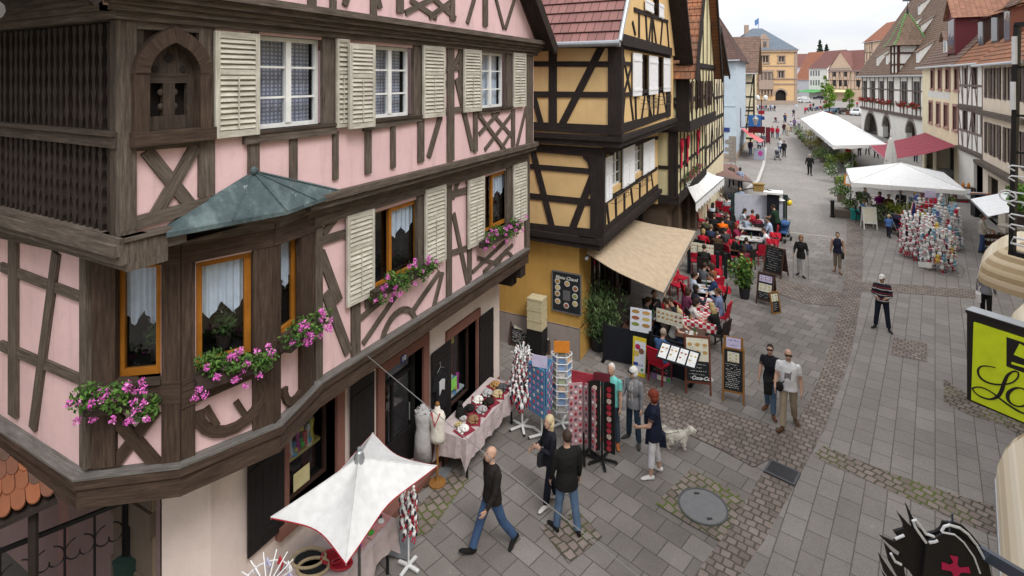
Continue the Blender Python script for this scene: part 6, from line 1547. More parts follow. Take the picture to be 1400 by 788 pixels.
def aboard(L,R,top,label,frame=RW,seed=1,slate=(0.2,1.0),sheets=(),head=None,logo=None,rows=9,fw=.045,legs=True,lean=.28,single=False,board=None):
 a,b=G(*L),G(*R);w=(b-a).length;d=(b-a).normalized();fc=V((d.y,-d.x,0));c=(a+b)/2
 dep=(-SN*a.x+CS*a.y);h=CH-(top-YH)*dep/FPX
 t=thing('menu_board',label,'menu board',tuple(c),rz=face_rz(fc))
 P=Panel(w,h,lean);mb=MB()
 for s in(-1,1):P.box(mb,s*w/2-(fw if s>0 else 0),s*w/2+(0 if s>0 else fw),0,P.len,-.02,.018)
 v0,v1=slate[0]*P.len,slate[1]*P.len
 for v in(v0-fw,P.len-fw):P.box(mb,-w/2+fw,w/2-fw,v,v+fw,-.018,.016)
 mb.build('frame',frame,t)
 mb=MB();P.box(mb,-w/2+fw,w/2-fw,v0,P.len-fw,-.012,0);bd=mb.build('slate',board or SLATE,t)
 mb=MB();lo=min([q[2]for q in sheets if q[2]>.3]+[1.0])*P.len
 scribble(P,mb,-w/2+fw+.03,w/2-fw-.03,v0+.05,min(v1,lo)-.04,rows,seed,.002,.85);mb.build('chalk_writing',CHALK,bd)
 for i,(u0,u1,q0,q1,m)in enumerate(sheets):sheet_on(P,t,u0*w,u1*w,q0*P.len,q1*P.len,seed+i,mat=m)
 if head:
  mb=MB();P.box(mb,-w/2+.03,w/2-.03,P.len-.02,P.len+head[0],-.015,.015);hd=mb.build('header',frame,t);mb=MB();P.box(mb,-w/2+.09,w/2-.09,P.len+.0,P.len+head[0]-.02,.016,.02);hp=mb.build('header_paper',LIL,hd)
  mb=MB();scribble(P,mb,-w/2+.12,w/2-.12,P.len+.01,P.len+head[0]-.03,2,seed+7,.021,.9,.018);mb.build('header_writing',plain('violet_ink',(.12,.08,.3),.8),hd)
 if logo:text('logo',logo[0],WHITEF,bd,P.pt(logo[1]*w,logo[2]*P.len,.004),(1,0,0),P.v,logo[3],.35,.002,bold=.004)
 if not single:
  Q=Panel(w,h,-lean,lean*2+.06);mb=MB()
  for s in(-1,1):Q.box(mb,s*w/2-(fw if s>0 else 0),s*w/2+(0 if s>0 else fw),0,Q.len,-.018,.018)
  Q.box(mb,-w/2+fw,w/2-fw,v0,Q.len-.02,-.012,.012);mb.build('back_panel',frame,t)
 return t
TC=cloth((.50,.42,.42));MAT_R=cloth((.25,.03,.05))
def cloth_table(name,label,x0,x1,y0,y1,z,drop,cl,legm=IRON):
 c=((x0+x1)/2,(y0+y1)/2,0);t=thing(name,label,'table',c)
 mb=MB();mb.box(x0,x1,y0,y1,z-.03,z);mb.build('tabletop',DW,t)
 for x in(x0+.06,x1-.06):
  for y in(y0+.12,y1-.12):m=MB();m.bar((x,y,.0),(x,y,z-.03),.035);m.build('leg',legm,t)
 mb=MB();k=26;E=[]
 per=[(x0,y0),(x1,y0),(x1,y1),(x0,y1)]
 for i in range(4):
  a,b=V((*per[i],0)),V((*per[(i+1)%4],0));n=max(6,int((b-a).length*9))
  for q in range(n):E.append((a.lerp(b,q/n),1 if q==0 else 0,(b-a).normalized()))
 T_,B_=[],[]
 cen=V((*c[:2],0))
 for i,(p,corner,d)in enumerate(E):
  o=V((d.y,-d.x,0));o=o if not corner else(p-cen).normalized()
  T_.append(p+o*.012+V((0,0,z+.006)));B_.append(p+o*(.035+.03*math.sin(i*1.9)+.02*math.sin(i*.7)+(.09 if corner else 0))+V((0,0,z-drop*(1+.10*math.sin(i*.9))-(.2 if corner else 0))))
 n=len(E);mb.poly(T_)
 for i in range(n):j=(i+1)%n;m_=(B_[i]-T_[i]);mb.quad(B_[i],B_[j],T_[j],T_[i])
 t2=mb.build('tablecloth',cl,None,True,org=(c[0],c[1],z));tag(t2,'pale grey cloth on the '+label.split(' with ')[0],'tablecloth')
 return t
cloth_table('display_table','long trestle table with plush cats along the pink house wall',-6.42,-5.72,9.0,11.15,.86,.42,TC)
cloth_table('display_table','souvenir table under the white shop parasol',-6.55,-5.74,3.6,6.88,.82,.4,TC)
def plush_cat(loc,rz,cols,label,mat=True,sit=False):
 t=thing('plush_cat',label,'plush toy',tuple(loc),'plush animals on the long trestle table',rz)
 if mat:mb=MB();mb.box(-.15,.15,-.17,.17,.004,.014);mb.build('red_mat',MAT_R,t)
 mb=MB()
 if sit:
  mb.lathe([(.0,.015),(.09,.02),(.1,.08),(.07,.2),(.04,.26),(0,.28)],n=12);mb.ball((0,-.03,.30),(.06,.055,.055));
  for s in(-1,1):mb.lathe([(.022,.33),(.0,.385)],(s*.035,-.03,0),6);mb.ball((s*.04,-.07,.04),(.025,.04,.03))
  mb.tube([(.07,.05,.03),(.13,.03,.03),(.14,-.05,.035)],.018,7)
 else:
  mb.ball((0,0,.06),(.115,.10,.06),14,8);mb.ball((.07,-.07,.085),(.052,.05,.045),10,7);mb.tube([(-.1,.03,.04),(-.11,-.06,.04),(-.04,-.12,.04),(.03,-.12,.04)],[.02,.022,.022,.018],8)
  for s in(-1,1):mb.lathe([(.018,.115),(0,.155)],(.07+s*.03,-.065,0),6)
  for s in(-1,1):mb.ball((.02+s*.05,-.11,.03),(.025,.035,.022),8,5)
 mb.build('body',cloth(cols),t,True)
 mb=MB();c=(0,-.08,.30)if sit else(.085,-.115,.085)
 for s in(-1,1):mb.ball((c[0]+s*.02,c[1],c[2]+.01),.008,6,5)
 mb.build('eyes',plain('eye_dark',(.03,.02,.015),.3),t)
rows=[((550,160),(.42,.24,.09),'ginger curled plush cat on a red mat at the far end of the table'),((490,225),(.45,.44,.45),'grey and white curled plush cat on a red mat in the wall-side row'),((415,275),(.75,.74,.70),'white curled plush cat on a red mat in the wall-side row'),((355,345),(.02,.02,.02),'black curled plush cat on a red mat in the wall-side row'),((620,185),(.10,.10,.11),'dark grey curled plush cat at the far street-side corner of the table'),((585,235),(.50,.40,.24),'beige curled plush dog on a red mat in the street-side row'),((530,300),(.03,.025,.02),'black and tan curled plush dog on a red mat in the street-side row'),((465,360),(.38,.37,.37),'grey curled plush cat on a red mat in the street-side row'),((385,430),(.26,.15,.08),'brown and white curled plush cat on a red mat in the street-side row'),((305,505),(.78,.76,.74),'white flat plush cat on the red mat at the near corner of the table')]
for i,((x,y),c,l)in enumerate(rows):
 p=G(580+x/5.63,500+y/5.63,.87);p.x=min(max(p.x,-6.24),-5.9);p.y=min(max(p.y,9.2),10.98);plush_cat(p,.4*(i%3)-.3,c,l)
p=G(580+275/5.63,500+395/5.63,.87);p.x=max(p.x,-6.25);plush_cat(p,.8,(.015,.015,.015),'black plush cat sitting upright beside the dress forms',False,True)
for i,(x,y,c,l)in enumerate(((300,420,(.5,.48,.47),'small grey bowl of trinkets next to the sitting plush cat'),(265,468,(.5,.42,.2),'small yellowish trinket bowl at the near end of the table'))):
 p=G(580+x/5.63,500+y/5.63,.87);p.x=min(max(p.x,-6.32),-5.85);p.y=max(p.y,9.1+.12*i);m=MB();m.lathe([(.04,.006),(.075,.03),(.08,.05),(.07,.05),(.03,.02),(0,.02)],p,12)
 for q in range(6):m.ball(p+V((.035*math.cos(q),.035*math.sin(q),.05)),.02,6,5)
 tag(m.build('trinket_bowl',cloth(c)),l,'bowl','trinket bowls')
def oval_tray(p,rx,ry,label,mat,rim):
 t=thing('oval_tray',label,'tray',tuple(p),rz=.5);m=MB();k=22
 m.prism([(rx*.86*math.cos(2*PI*i/k),ry*.86*math.sin(2*PI*i/k),.006)for i in range(k)],(0,0,.008));m.build('tray_floor',mat,t)
 m=MB();m.tube([(rx*math.cos(2*PI*i/k),ry*math.sin(2*PI*i/k),.03)for i in range(k+1)],.022,7);m.build('rim',rim,t)
GOLDB=plain('goods_gold',(.5,.38,.12),.4)
RED=plain('lacquer_red',(.34,.015,.03),.35)
for x,y,rx,ry,l,m_,r_ in((455,764,.19,.13,'red oval tray with painted motif on the parasol table',RED,RED),(474,778,.17,.11,'smaller red oval tray at the street edge of the parasol table',RED,RED),(416,762,.27,.19,'wicker oval basket tray with slate floor under the parasol',SLATE,cloth((.42,.34,.22))),(428,778,.25,.17,'wicker oval hoop leaning by the slate tray',SLATE,cloth((.42,.34,.22)))):
 p=G(x,y,.83);p.x=max(p.x,-6.4);p.x=min(p.x,-5.9);oval_tray(p,rx*.9,ry*.9,l,m_,r_)
for x,y,l,cols in((529,716,'framed picture of a dark-haired rag doll on the parasol table',((.05,.05,.05),(.7,.7,.7))),(518,733,'framed picture of a red-haired rag doll on the parasol table',((.55,.15,.03),(.06,.35,.05))),(499,750,'framed picture of a green frog on the parasol table',((.08,.35,.06),(.35,.1,.5)))):
 p=G(x,y,.83);p.x=min(max(p.x,-6.3),-5.95);t=thing('picture_card',l,'picture',tuple(p),rz=.1);m=MB();m.box(-.14,.14,-.12,.12,.004,.016);m.build('card',cloth((.55,.28,.28)),t);m=MB();m.ball((-.04,.03,.03),(.06,.05,.03));m.build('head',cloth(cols[0]),t);m=MB();m.ball((.05,-.04,.03),(.06,.05,.025));m.build('dress',cloth(cols[1]),t)
c4=[V((-6.1,6.75,2.2)),V((-4.73,6.62,2.2)),V((-4.74,4.78,2.2)),V((-6.12,4.82,2.2))];pk=V((-5.42,5.72,2.66))
t=thing('shop_parasol','white four-cornered shop parasol with concave red-trimmed edges','parasol',(-5.42,5.72,0));mb=MB();K=12
def canopy(mb,corners,peak,pull=.16,thick=.012,K=12,sagc=.12):
 cen=sum(corners,V((0,0,0)))/len(corners);edge=[]
 for i in range(len(corners)):
  a,b=corners[i],corners[(i+1)%len(corners)]
  E=[a.lerp(b,q/K)+(cen-a.lerp(b,q/K)).normalized()*pull*4*(q/K)*(1-q/K)for q in range(K+1)];edge.append(E);M_=8
  g=[[peak.lerp(E[q],r/M_)-V((0,0,sagc*math.sin(PI*r/M_)*.5*(math.sin(PI*q/K)*.8+.2)))for r in range(M_+1)]for q in range(K+1)]
  for q in range(K):
   for r in range(M_):
    mb.quad(g[q][r],g[q+1][r],g[q+1][r+1],g[q][r+1]);dn=V((0,0,-thick));mb.quad(g[q][r]+dn,g[q][r+1]+dn,g[q+1][r+1]+dn,g[q+1][r]+dn)
 return edge
c4.reverse();ed=canopy(mb,c4,pk);mb.build('canopy',plain('ivory_canvas',(.60,.605,.61),.8),t)
mb=MB()
for E in ed:mb.tube([p-V((0,0,.006))for p in E],.009,5)
mb.build('red_piping',plain('piping_red',(.32,.02,.03),.6),t)
mb=MB()
for c_ in c4:mb.tube([pk.lerp(c_,q/8)+V((0,0,.004-.12*math.sin(PI*q/8)*.1))for q in range(9)],.007,5)
mb.build('seam',plain('ivory_canvas',(.60,.605,.61),.8),t)
mb=MB();mb.tube([V((-5.42,5.72,0)),pk],.022,8);mb.build('pole',plain('dark_pole',(.10,.10,.10),.4,.5),t)
mb=MB();mb.lathe([(.07,2.6),(.075,2.66),(.05,2.74),(.03,2.76),(.03,2.80),(0,2.81)],(-5.42,5.72,0),10);mb.build('cap',METAL,t)
mb=MB();mb.box(-5.67,-5.17,5.47,5.97,0.012,.06);mb.build('base',METAL,t)
mb=MB()
for c_ in c4:mb.tube([pk-V((0,0,.1)),c_-V((0,0,.02))],.009,5)
mb.build('ribs',METAL,t)
for q,l in(((548,750),'square grey steel stand plate by the parasol table'),((599,650),'square grey steel stand plate beside the dress forms')):
 p=G(*q);t=thing('stand',l,'display stand',tuple(p),'steel display stands',RAD(12));m=MB();m.box(-.21,.21,-.21,.21,0.03,.042);m.build('base_plate',METAL,t);m=MB();m.tube([(-.02,.02,.04),(-.02,.02,.8)],.012,6);m.build('pole',METAL,t)
 if q[0]==548:m=MB();m.tube([(-.05,-.05,.03),(-.16,-.12,.2),(-.12,-.1,.5)],.012,6);m.build('hook',IRON,t)
STORK_W=cloth((.78,.78,.78));STORK_R=cloth((.45,.02,.05));STORK_B=cloth((.03,.03,.05))
def stork_mesh():
 mb=MB();mb.ball((0,0,.0),(.045,.04,.06),8,6,0);mb.tube([(0,-.01,.04),(0,-.02,.10)],.02,7,0);mb.ball((0,-.025,.12),.03,8,6,0)
 mb.lathe([(.012,0),(0,.07)],(0,-.04,.0),6,1)if 0 else None
 mb.tube([(0,-.045,.12),(0,-.11,.105)],[.013,.004],6,1)
 for s in(-1,1):mb.tube([(s*.02,0,-.05),(s*.025,-.01,-.13),(s*.028,-.04,-.14)],[.012,.010,.014],6,1);mb.ball((s*.045,.012,-.01),(.014,.025,.045),6,5,2)
 o=mb.build('plush_stork',[STORK_W,STORK_R,STORK_B],None,True);me=o.data;bpy.data.objects.remove(o);return me
SME=stork_mesh()
def hang(me,par,loc,rz,sc=1.0,name='plush_stork'):
 o=bpy.data.objects.new(name,me);COL.objects.link(o);o.parent=par;o.location=loc;o.rotation_euler=(0,0,rz);o.scale=(sc,sc,sc);return o
def star_base(mb,n,r,z=.06,rot=0):
 for i in range(n):a=2*PI*i/n+rot;mb.bar((0,0,z),(r*math.cos(a),r*math.sin(a),z-.02),.05,.03)
def casters(t,n,r,rot=0):
 for i in range(n):a=2*PI*i/n+rot;m=MB();m.ball((r*math.cos(a),r*math.sin(a),.025),.03,7,5);m.build('caster',IRON,t)
WM=plain('white_wire',(.70,.71,.72),.4)
def rack(px,py,label,rz=0.0,ncast=5,pole=1.6,mat=WM,dz=0):
 p=G(px,py);t=thing('spinner_rack',label,'display rack',(p.x,p.y,.012),'spinner racks in front of the shop',rz);m=MB();star_base(m,ncast,.3);m.tube([(0,0,.05),(0,0,pole)],.022,8);m.build('stand',mat,t);casters(t,ncast,.3);return t
t=rack(714,586,'spinner rack hung with white and red plush storks',.3,5,1.75);rd=random.Random(2)
m=MB()
for zz in(.8,1.1,1.4,1.68):
 for i in range(8):a=i*PI/4;m.tube([(0,0,zz),(.26*math.cos(a),.26*math.sin(a),zz+.04)],.008,5)
for i in range(9):a=i*.7;m.tube([(0,0,1.7),(.16*math.cos(a),.16*math.sin(a),1.88)],.006,5)
m.build('arms',WM,t)
for i in range(76):
 z=.60+.0158*i;a=i*2.4;r=.27 if z<1.2 else .22
 hang(SME,t,(r*math.cos(a)*rd.uniform(.75,1),r*math.sin(a)*rd.uniform(.75,1),z),rd.uniform(0,6),1.25 if z<.95 else(1.0 if z<1.4 else .72))
t=rack(741,598,'spinner rack with blue panels of small magnets',.15,5,.62)
m=MB()
for i in range(3):
 a=i*2*PI/3;d=V((math.cos(a),math.sin(a),0));n_=V((-d.y,d.x,0));m.obox(V((0,0,.58))+d*.16-n_*.26,n_*.52,d*.02,V((0,0,1.05)))
m.build('blue_panels',plain('sky_panel',(.10,.24,.42),.5),t)
mm=MB();mm.ball((0,0,0),(.035,.012,.04),8,6);mo=mm.build('magnet',cloth((.4,.1,.15)),t);mo.location=(0,0,.3)
mcols=[cloth((.45,.08,.12)),cloth((.55,.50,.48)),cloth((.3,.12,.3)),cloth((.5,.25,.35))]
k=0
for i in range(3):
 a=i*2*PI/3;d=V((math.cos(a),math.sin(a),0));n_=V((-d.y,d.x,0))
 for r in range(7):
  for c_ in range(4):
   inst(mo,t,d*.19+n_*(-.19+c_*.127)+V((0,0,.70+r*.14)),a+PI/2,1.0,mcols[(k*7+r)%4]);k+=1
mo.location=V((math.cos(0),0,0))*.19+V((0,-.06,.62))
m=MB();m.box(-.17,.17,-.19,-.175,1.64,1.9);m.build('header_card',LIL,t)
t=rack(768,582,'white wire spinner rack full of postcards',.4,5,.5)
m=MB()
for i in range(6):
 a0,a1=i*PI/3,(i+1)*PI/3
 for z in[.42+.155*q for q in range(9)]:m.tube([(.24*math.cos(a0),.24*math.sin(a0),z),(.24*math.cos(a1),.24*math.sin(a1),z)],.011,5);m.tube([(.20*math.cos(a0),.20*math.sin(a0),z-.05),(.20*math.cos(a1),.20*math.sin(a1),z-.05)],.008,5)
 m.tube([(.23*math.cos(a0),.23*math.sin(a0),.36),(.23*math.cos(a0),.23*math.sin(a0),1.70)],.012,5)
m.build('wire_cage',WM,t)
pm=MB();pm.box(-.075,.075,-.004,.004,-.06,.06);pc=pm.build('postcard',cloth((.2,.3,.45)),t);pcs=[cloth((.20,.30,.48)),cloth((.45,.43,.40)),cloth((.30,.34,.22)),cloth((.5,.35,.25)),cloth((.12,.2,.35))]
k=0
for i in range(6):
 a=(i+.5)*PI/3
 for q in range(8):o=(pc if k==0 else inst(pc,t,(0,0,0)));o.location=(.195*math.cos(a),.195*math.sin(a),.47+q*.155);o.rotation_euler=(-.25,0,a+PI/2);o.material_slots[0].link='OBJECT';o.material_slots[0].material=pcs[(k*3+q)%5];k+=1
m=MB();m.box(-.18,.18,-.03,-.02,1.68,1.95);m.build('orange_sign',plain('orange_card',(.62,.22,.03),.7),t)
t=rack(798,625,'spinner rack with angled white and red keyring panels',.1,5,.5,IRON)
m=MB();pl=[]
for a in(-.55,PI/2+.2,PI+.55):
 d=V((math.cos(a),math.sin(a),0));n_=V((-d.y,d.x,0));m.obox(V((0,0,.28))+d*.03,d*.30,n_*.015,V((0,0,1.30)));pl.append((d,n_))
m.build('panels',plain('rose_card',(.50,.30,.33),.6),t)
m=MB();m.box(-.26,.26,-.02,.0,1.52,1.78);m.build('header_card',cloth((.35,.04,.06)),t)
km=MB();km.ball((0,0,0),(.03,.012,.032),8,5);ko=km.build('keyring',cloth((.3,.02,.03)),t);k=0;kc=[cloth((.35,.03,.05)),cloth((.65,.62,.62)),cloth((.12,.1,.12))]
for d,n_ in pl:
 for r in range(11):
  for c_ in range(3):
   o=ko if k==0 else inst(ko,t,(0,0,0));sg=-1 if d.x>0 else 1
   o.location=d*(.08+.10*c_)+n_*(-.012 if d.x>0 else .03)*1+V((0,0,.36+r*.115));o.rotation_euler=(0,0,math.atan2(d.y,d.x));o.material_slots[0].link='OBJECT';o.material_slots[0].material=kc[(k+r)%3];k+=1
t=rack(823,632,'black spinner rack with round red magnets',.2,5,1.75,IRON)
m=MB();pl=[]
for a in(-.35,PI+.35,PI/2):
 d=V((math.cos(a),math.sin(a),0));n_=V((-d.y,d.x,0));m.obox(V((0,0,.25))+d*.04,d*.25,n_*.02,V((0,0,1.45)));pl.append((d,n_))
m.build('black_panels',IRON,t);m=MB();m.box(-.17,.17,-.03,-.01,1.68,1.86);m.build('header_card',cloth((.12,.02,.03)),t)
km=MB();km.lathe([(.052,-.008),(.052,.008),(0,.010)],n=12);ko=km.build('magnet',cloth((.3,.02,.03)),t);k=0;kc=[cloth((.38,.05,.06)),cloth((.50,.40,.35)),cloth((.3,.02,.04))]
for d,n_ in pl:
 sg=-1 if d.x>.1 else 1
 for r in range(11):
  o=ko if k==0 else inst(ko,t,(0,0,0));o.location=d*.165+n_*(.03 if sg>0 else-.012)+V((0,0,.34+r*.122));o.rotation_euler=(PI/2,0,math.atan2(d.y,d.x));o.material_slots[0].link='OBJECT';o.material_slots[0].material=kc[(k+r)%3];k+=1
p=AT(365,792,6.5);t=thing('ribbon_rack','white wire rack with red and lilac ribbons at the bottom edge','display rack',(p.x,p.y,0))
m=MB();m.tube([(p.x,p.y,0),(p.x,p.y,p.z-.1)],.02,7)
for q,z in((.26,p.z),(.3,p.z-.25)):m.tube([(p.x+q*math.cos(i*PI/9),p.y+q*math.sin(i*PI/9),z)for i in range(19)],.009,5)
for i in range(12):a=i*PI/6;m.tube([(p.x,p.y,p.z-.1),(p.x+.3*math.cos(a),p.y+.3*math.sin(a),p.z+.10)],.007,5)
m.build('wire_frame',WM,t)
for i in range(10):
 a=i*.63;q=V((p.x+.24*math.cos(a),p.y+.24*math.sin(a),p.z-.02));m=MB();m.tube([q,q+V((.02,0,.09)),q+V((.05,.02,.0)),q+V((.0,.02,-.12))],[.02,.014,.016,.006],6);m.build('ribbon',cloth(((.45,.03,.05),(.5,.5,.7),(.72,.70,.72))[i%3]),t)
p=G(546,722);p=V((-5.55,6.98,0));t=thing('stork_stand','bunch of white and red plush storks hanging at the parasol table end','display rack',(p.x,p.y,.02),rz=0.0);m=MB();star_base(m,4,.2);m.tube([(0,0,.05),(0,0,1.25)],.015,6);m.build('stand',WM,t)
for i in range(22):a=i*2.4;hang(SME,t,(.11*math.cos(a),.11*math.sin(a),.62+i*.028),a,.9)
p=G(613,648);p.x=-6.22;p.y=8.72;t=thing('dress_form','white tailor bust on a turned wooden foot','mannequin',(p.x,p.y,.015),rz=.2)
bust=[(.0,.82),(.15,.84),(.16,.92),(.13,1.08),(.155,1.25),(.165,1.33),(.13,1.42),(.06,1.46),(.05,1.53),(0,1.54)]
m=MB();m.lathe(bust,n=18);[setattr(v,'y',v.y*.72)for v in m.v];m.build('bust',cloth((.68,.64,.58)),t,True)
m=MB();m.lathe([(.17,0),(.17,.03),(.04,.06),(.022,.12),(.022,.84)],n=14);m.build('foot',OW,t);m=MB();m.ball((0,0,1.57),.045,10,7);m.build('neck_cap',OW,t);m=MB();m.tube([(-.09,-.085,1.44),(0,-.125,1.2),(.09,-.085,1.44)],.016,6);m.build('red_ribbon',cloth((.4,.02,.05)),t)
t=thing('dress_form','tailor bust wearing a long silvery lace dress','mannequin',(-6.5,8.62,.015),rz=.2);m=MB();m.lathe([(.19,.45),(.17,.8)]+[(r*1.03,z)for r,z in bust[2:]],n=18);[setattr(v,'y',v.y*.75)for v in m.v];m.build('dress',cloth((.42,.41,.42)),t,True);m=MB();m.lathe([(.17,0),(.17,.03),(.03,.05),(.022,.5)],n=12);m.build('foot',DW,t)
m=MB();rd=random.Random(6);leaves(m,clump((0,-.03,1.42),(.16,.12,.07),90,rd,.5),.03,0,rd);m.build('frill',cloth((.55,.54,.55)),t)
u,z=FG.px(603,508,.14);t=thing('tshirt','black T-shirt with a white print hung on the dark shutter','T-shirt',tuple(FG.pt(u,z,.12)))
m=MB();FG.pr(m,[(u+a,z+b)for a,b in((-.10,.02),(.10,.02),(.24,-.08),(.30,-.30),(.20,-.33),(.17,-.24),(.18,-.82),(-.18,-.82),(-.17,-.24),(-.20,-.33),(-.30,-.30),(-.24,-.08))],.115,.15);m.build('shirt',cloth((.015,.015,.018)),t)
m=MB();FG.pr(m,[(u-.10,z-.18),(u+.02,z-.16),(u+.1,z-.2),(u+.08,z-.42),(u-.02,z-.36),(u-.09,z-.46)],.145,.166);m.build('print',plain('white_print',(.5,.5,.52),.8),t);m=MB();m.tube([FG.pt(u-.12,z+.02,.13),FG.pt(u,z+.1,.13),FG.pt(u+.12,z+.02,.13)],.006,5);m.tube([FG.pt(u,z+.1,.13),FG.pt(u,z+.2,.11)],.006,5);m.build('hanger',METAL,t)
q=[S0.px(x,y,.05)for x,y in((756,371),(793,376),(793,428),(756,423))];u0,u1,z1,z0=q[0][0],q[1][0],q[0][1],q[3][1]
t=thing('menu_poster','framed dark poster with round dish photos on the ochre wall','poster',tuple(S0.pt(u0,z0,.02)))
m=MB();S0.box(m,u0,u1,z0,z1,.01,.05);m.build('board',SLATE,t)
m=MB();w_=.03
for a in((u0-w_,u0,z0-w_,z1+w_),(u1,u1+w_,z0-w_,z1+w_),(u0,u1,z0-w_,z0),(u0,u1,z1,z1+w_)):S0.box(m,*a,.01,.06)
m.build('frame',plain('grey_frame',(.12,.12,.13),.5),t)
text('lettering','Menu Chaud',CHALK,t,S0.pt((u0+u1)/2,z1-.14,.053),S0.d,V((0,0,1)),.13,.3,bold=.003)
W_,H_=u1-u0,z1-z0
for i,(fx,fy)in enumerate(((.17,.76),(.53,.74),(.83,.65),(.18,.60),(.82,.45),(.17,.44),(.18,.24),(.50,.17),(.82,.26))):
 c_=S0.pt(u0+W_*fx,z0+H_*fy,.052);m=MB();k=14;r=.085
 m.prism([c_+S0.d*r*math.cos(2*PI*j/k)+V((0,0,r*math.sin(2*PI*j/k)))for j in range(k)],S0.n*.004);d_=m.build('plate',plain('plate_white',(.55,.55,.53),.5),t);m=MB();m.prism([c_+S0.n*.005+S0.d*r*.7*math.cos(2*PI*j/k)+V((0,0,r*.62*math.sin(2*PI*j/k)))for j in range(k)],S0.n*.004);m.build('food',plain('dish_%d'%(i%5),FOODC[i%5],.7),d_)
m=MB();S0.box(m,u0+W_*.38,u0+W_*.64,z0+H_*.30,z0+H_*.56,.051,.056);m.build('price_panel',plain('grey_frame',(.12,.12,.13),.5),t)
aboard((696,472),(722,478),412,'tall brown-framed chalkboard leaning at the alley corner',DW,31,(.06,1),[(-.30,.40,.38,.62,PAPER)],single=True,lean=.22,rows=12)
aboard((733,484),(752,486),447,'low menu board with pasted menu sheet beside the folded chair',DW,33,(.08,1),[(-.3,.4,.5,.92,PAPER)],single=True,lean=.2,rows=5)
b0=G(741,478);t=thing('polystyrene_boxes','stack of three cream lidded boxes against the ochre wall','boxes',(b0.x-.0,14.15,.0),rz=0.0)
m=MB();m.box(-.24,.24,-.2,.2,0,.78);m.build('support',IRON,t)
for i in range(3):m=MB();m.box(-.23,.23,-.19,.19,.79+i*.30,.79+i*.30+.24);m.box(-.24,.24,-.2,.2,.79+i*.30+.243,.79+i*.30+.29);m.build('box',plain('cream_foam',(.52,.46,.30),.7),t)
t=thing('folded_chair','dark folded wicker chair against the grey plinth','chair',(G(766,485).x,G(766,485).y+.1,0),rz=.3)
m=MB();
for s in(-1,1):m.tube([(s*.2,-.15,0),(s*.2,.1,.5),(s*.2,.2,.95)],.018,6);m.tube([(s*.2,.2,0),(s*.2,-.1,.5)],.018,6)
m.build('frame',IRON,t);m=MB();m.obox((-.19,-.16,.42),(.38,0,0),(0,.3,.12),(0,-.01,.03));m.build('seat',DW,t);m=MB();m.obox((-.19,.1,.52),(.38,0,0),(0,.09,.4),(0,.02,0));m.build('backrest',DW,t)
def potted(px,py,label,h,r,leaf,n,size,pot=(.2,.42),stems=7,seed=1,name='potted_plant',cat='plant',flat=0,droop=False,potm=None,group=None,z=0.0):
 p=G(px,py);t=thing(name,label,cat,(p.x,p.y,z),group,0.0);rd=random.Random(seed)
 m=MB();m.lathe([(pot[0]*.75,0),(pot[0],pot[1]),(pot[0]*.9,pot[1]),(pot[0]*.85,pot[1]-.06),(0,pot[1]-.06)],n=16);m.build('pot',potm or plain('dark_pot',(.03,.03,.035),.6),t)
 m=MB();pts=[]
 for i in range(stems):
  a=rd.uniform(0,6.28);q=r*.55*rd.random();top=V((math.cos(a)*q*1.6,math.sin(a)*q*1.6,h*rd.uniform(.75,1.0)));b=V((math.cos(a)*q*.3,math.sin(a)*q*.3,pot[1]-.07));m.tube([b,b.lerp(top,.5)+V((0,0,.05)),top],[.012,.010,.005],5)
  for k in range(n//stems):
   f=rd.uniform(.12,1.02);c_=b.lerp(top,f);rr=r*.55*(1-.5*abs(f-.5));d=V((rd.gauss(0,1),rd.gauss(0,1),rd.gauss(0,.6))).normalized();pts.append(c_+d*rr*rd.random()**.5)
 m.build('stems',plain('stem_green',(.08,.10,.04),.7),t);m=MB()
 if droop:
  for c_ in pts:
   d=V((rd.gauss(0,1),rd.gauss(0,1),-.6)).normalized();w_=d.cross(V((0,0,1))).normalized()*size*.13;e=c_+d*size*1.4;m.add([c_-w_*.3,c_+d*size*.6-w_,e,c_+d*size*.6+w_],[(0,1,2),(0,2,3)])
 else:leaves(m,pts,size,0,rd,flat)
 m.build('foliage',leaf,t);return t
potted(818,478,'big leafy bamboo in a dark pot at the ochre corner',2.0,.85,leafmat('bamboo_leaf',(.025,.055,.02),(.08,.13,.05),(.16,.21,.10)),2200,.12,(.26,.45),16,3,droop=True)
potted(1018,408,'leafy green shrub in a black pot on the terrace edge',1.55,.55,leafmat('shrub_leaf',(.03,.08,.02),(.10,.20,.04),(.24,.36,.08)),800,.07,(.2,.4),8,4)
def barrier(L,R,h,label,mat):
 a,b=G(*L),G(*R);d=(b-a).normalized();w=(b-a).length;c_=(a+b)/2;t=thing('windbreak',label,'windbreak',tuple(c_),rz=face_rz(V((d.y,-d.x,0))))
 m=MB();m.box(-w/2+.03,w/2-.03,-.02,.02,.04,h);m.build('panel',mat,t)
 for s in(-1,1):m=MB();m.box(s*w/2-.03,s*w/2+.03,-.03,.03,0,h+.08);m.box(s*w/2-.05,s*w/2+.05,-.2,.2,0,.03);m.build('post',IRON,t)
 return t,d,w
NAVY=plain('navy_panel',(.016,.018,.024),.6)
ba1,d1,w1_=barrier((826,492),(886,505),1.0,'dark windbreak panel behind the ice cream poster',NAVY)
ba2,d2,w2_=barrier((889,507),(946,526),1.0,'dark windbreak panel behind the chalkboard with photo strip',NAVY)
P1=Panel(1,1,0,-.03);P1.v=V((0,0,1));P1.n=V((0,-1,0))
def leaning(L,R,top,label,build,lean=.1):
 a,b=G(*L),G(*R);d=(b-a).normalized();w=(b-a).length;t=thing('poster_board',label,'poster',tuple((a+b)/2),rz=face_rz(V((d.y,-d.x,0))));h=CH-(top-YH)*(-SN*a.x+CS*a.y)/FPX;P=Panel(w,h,lean);build(t,P,w,P.len);return t
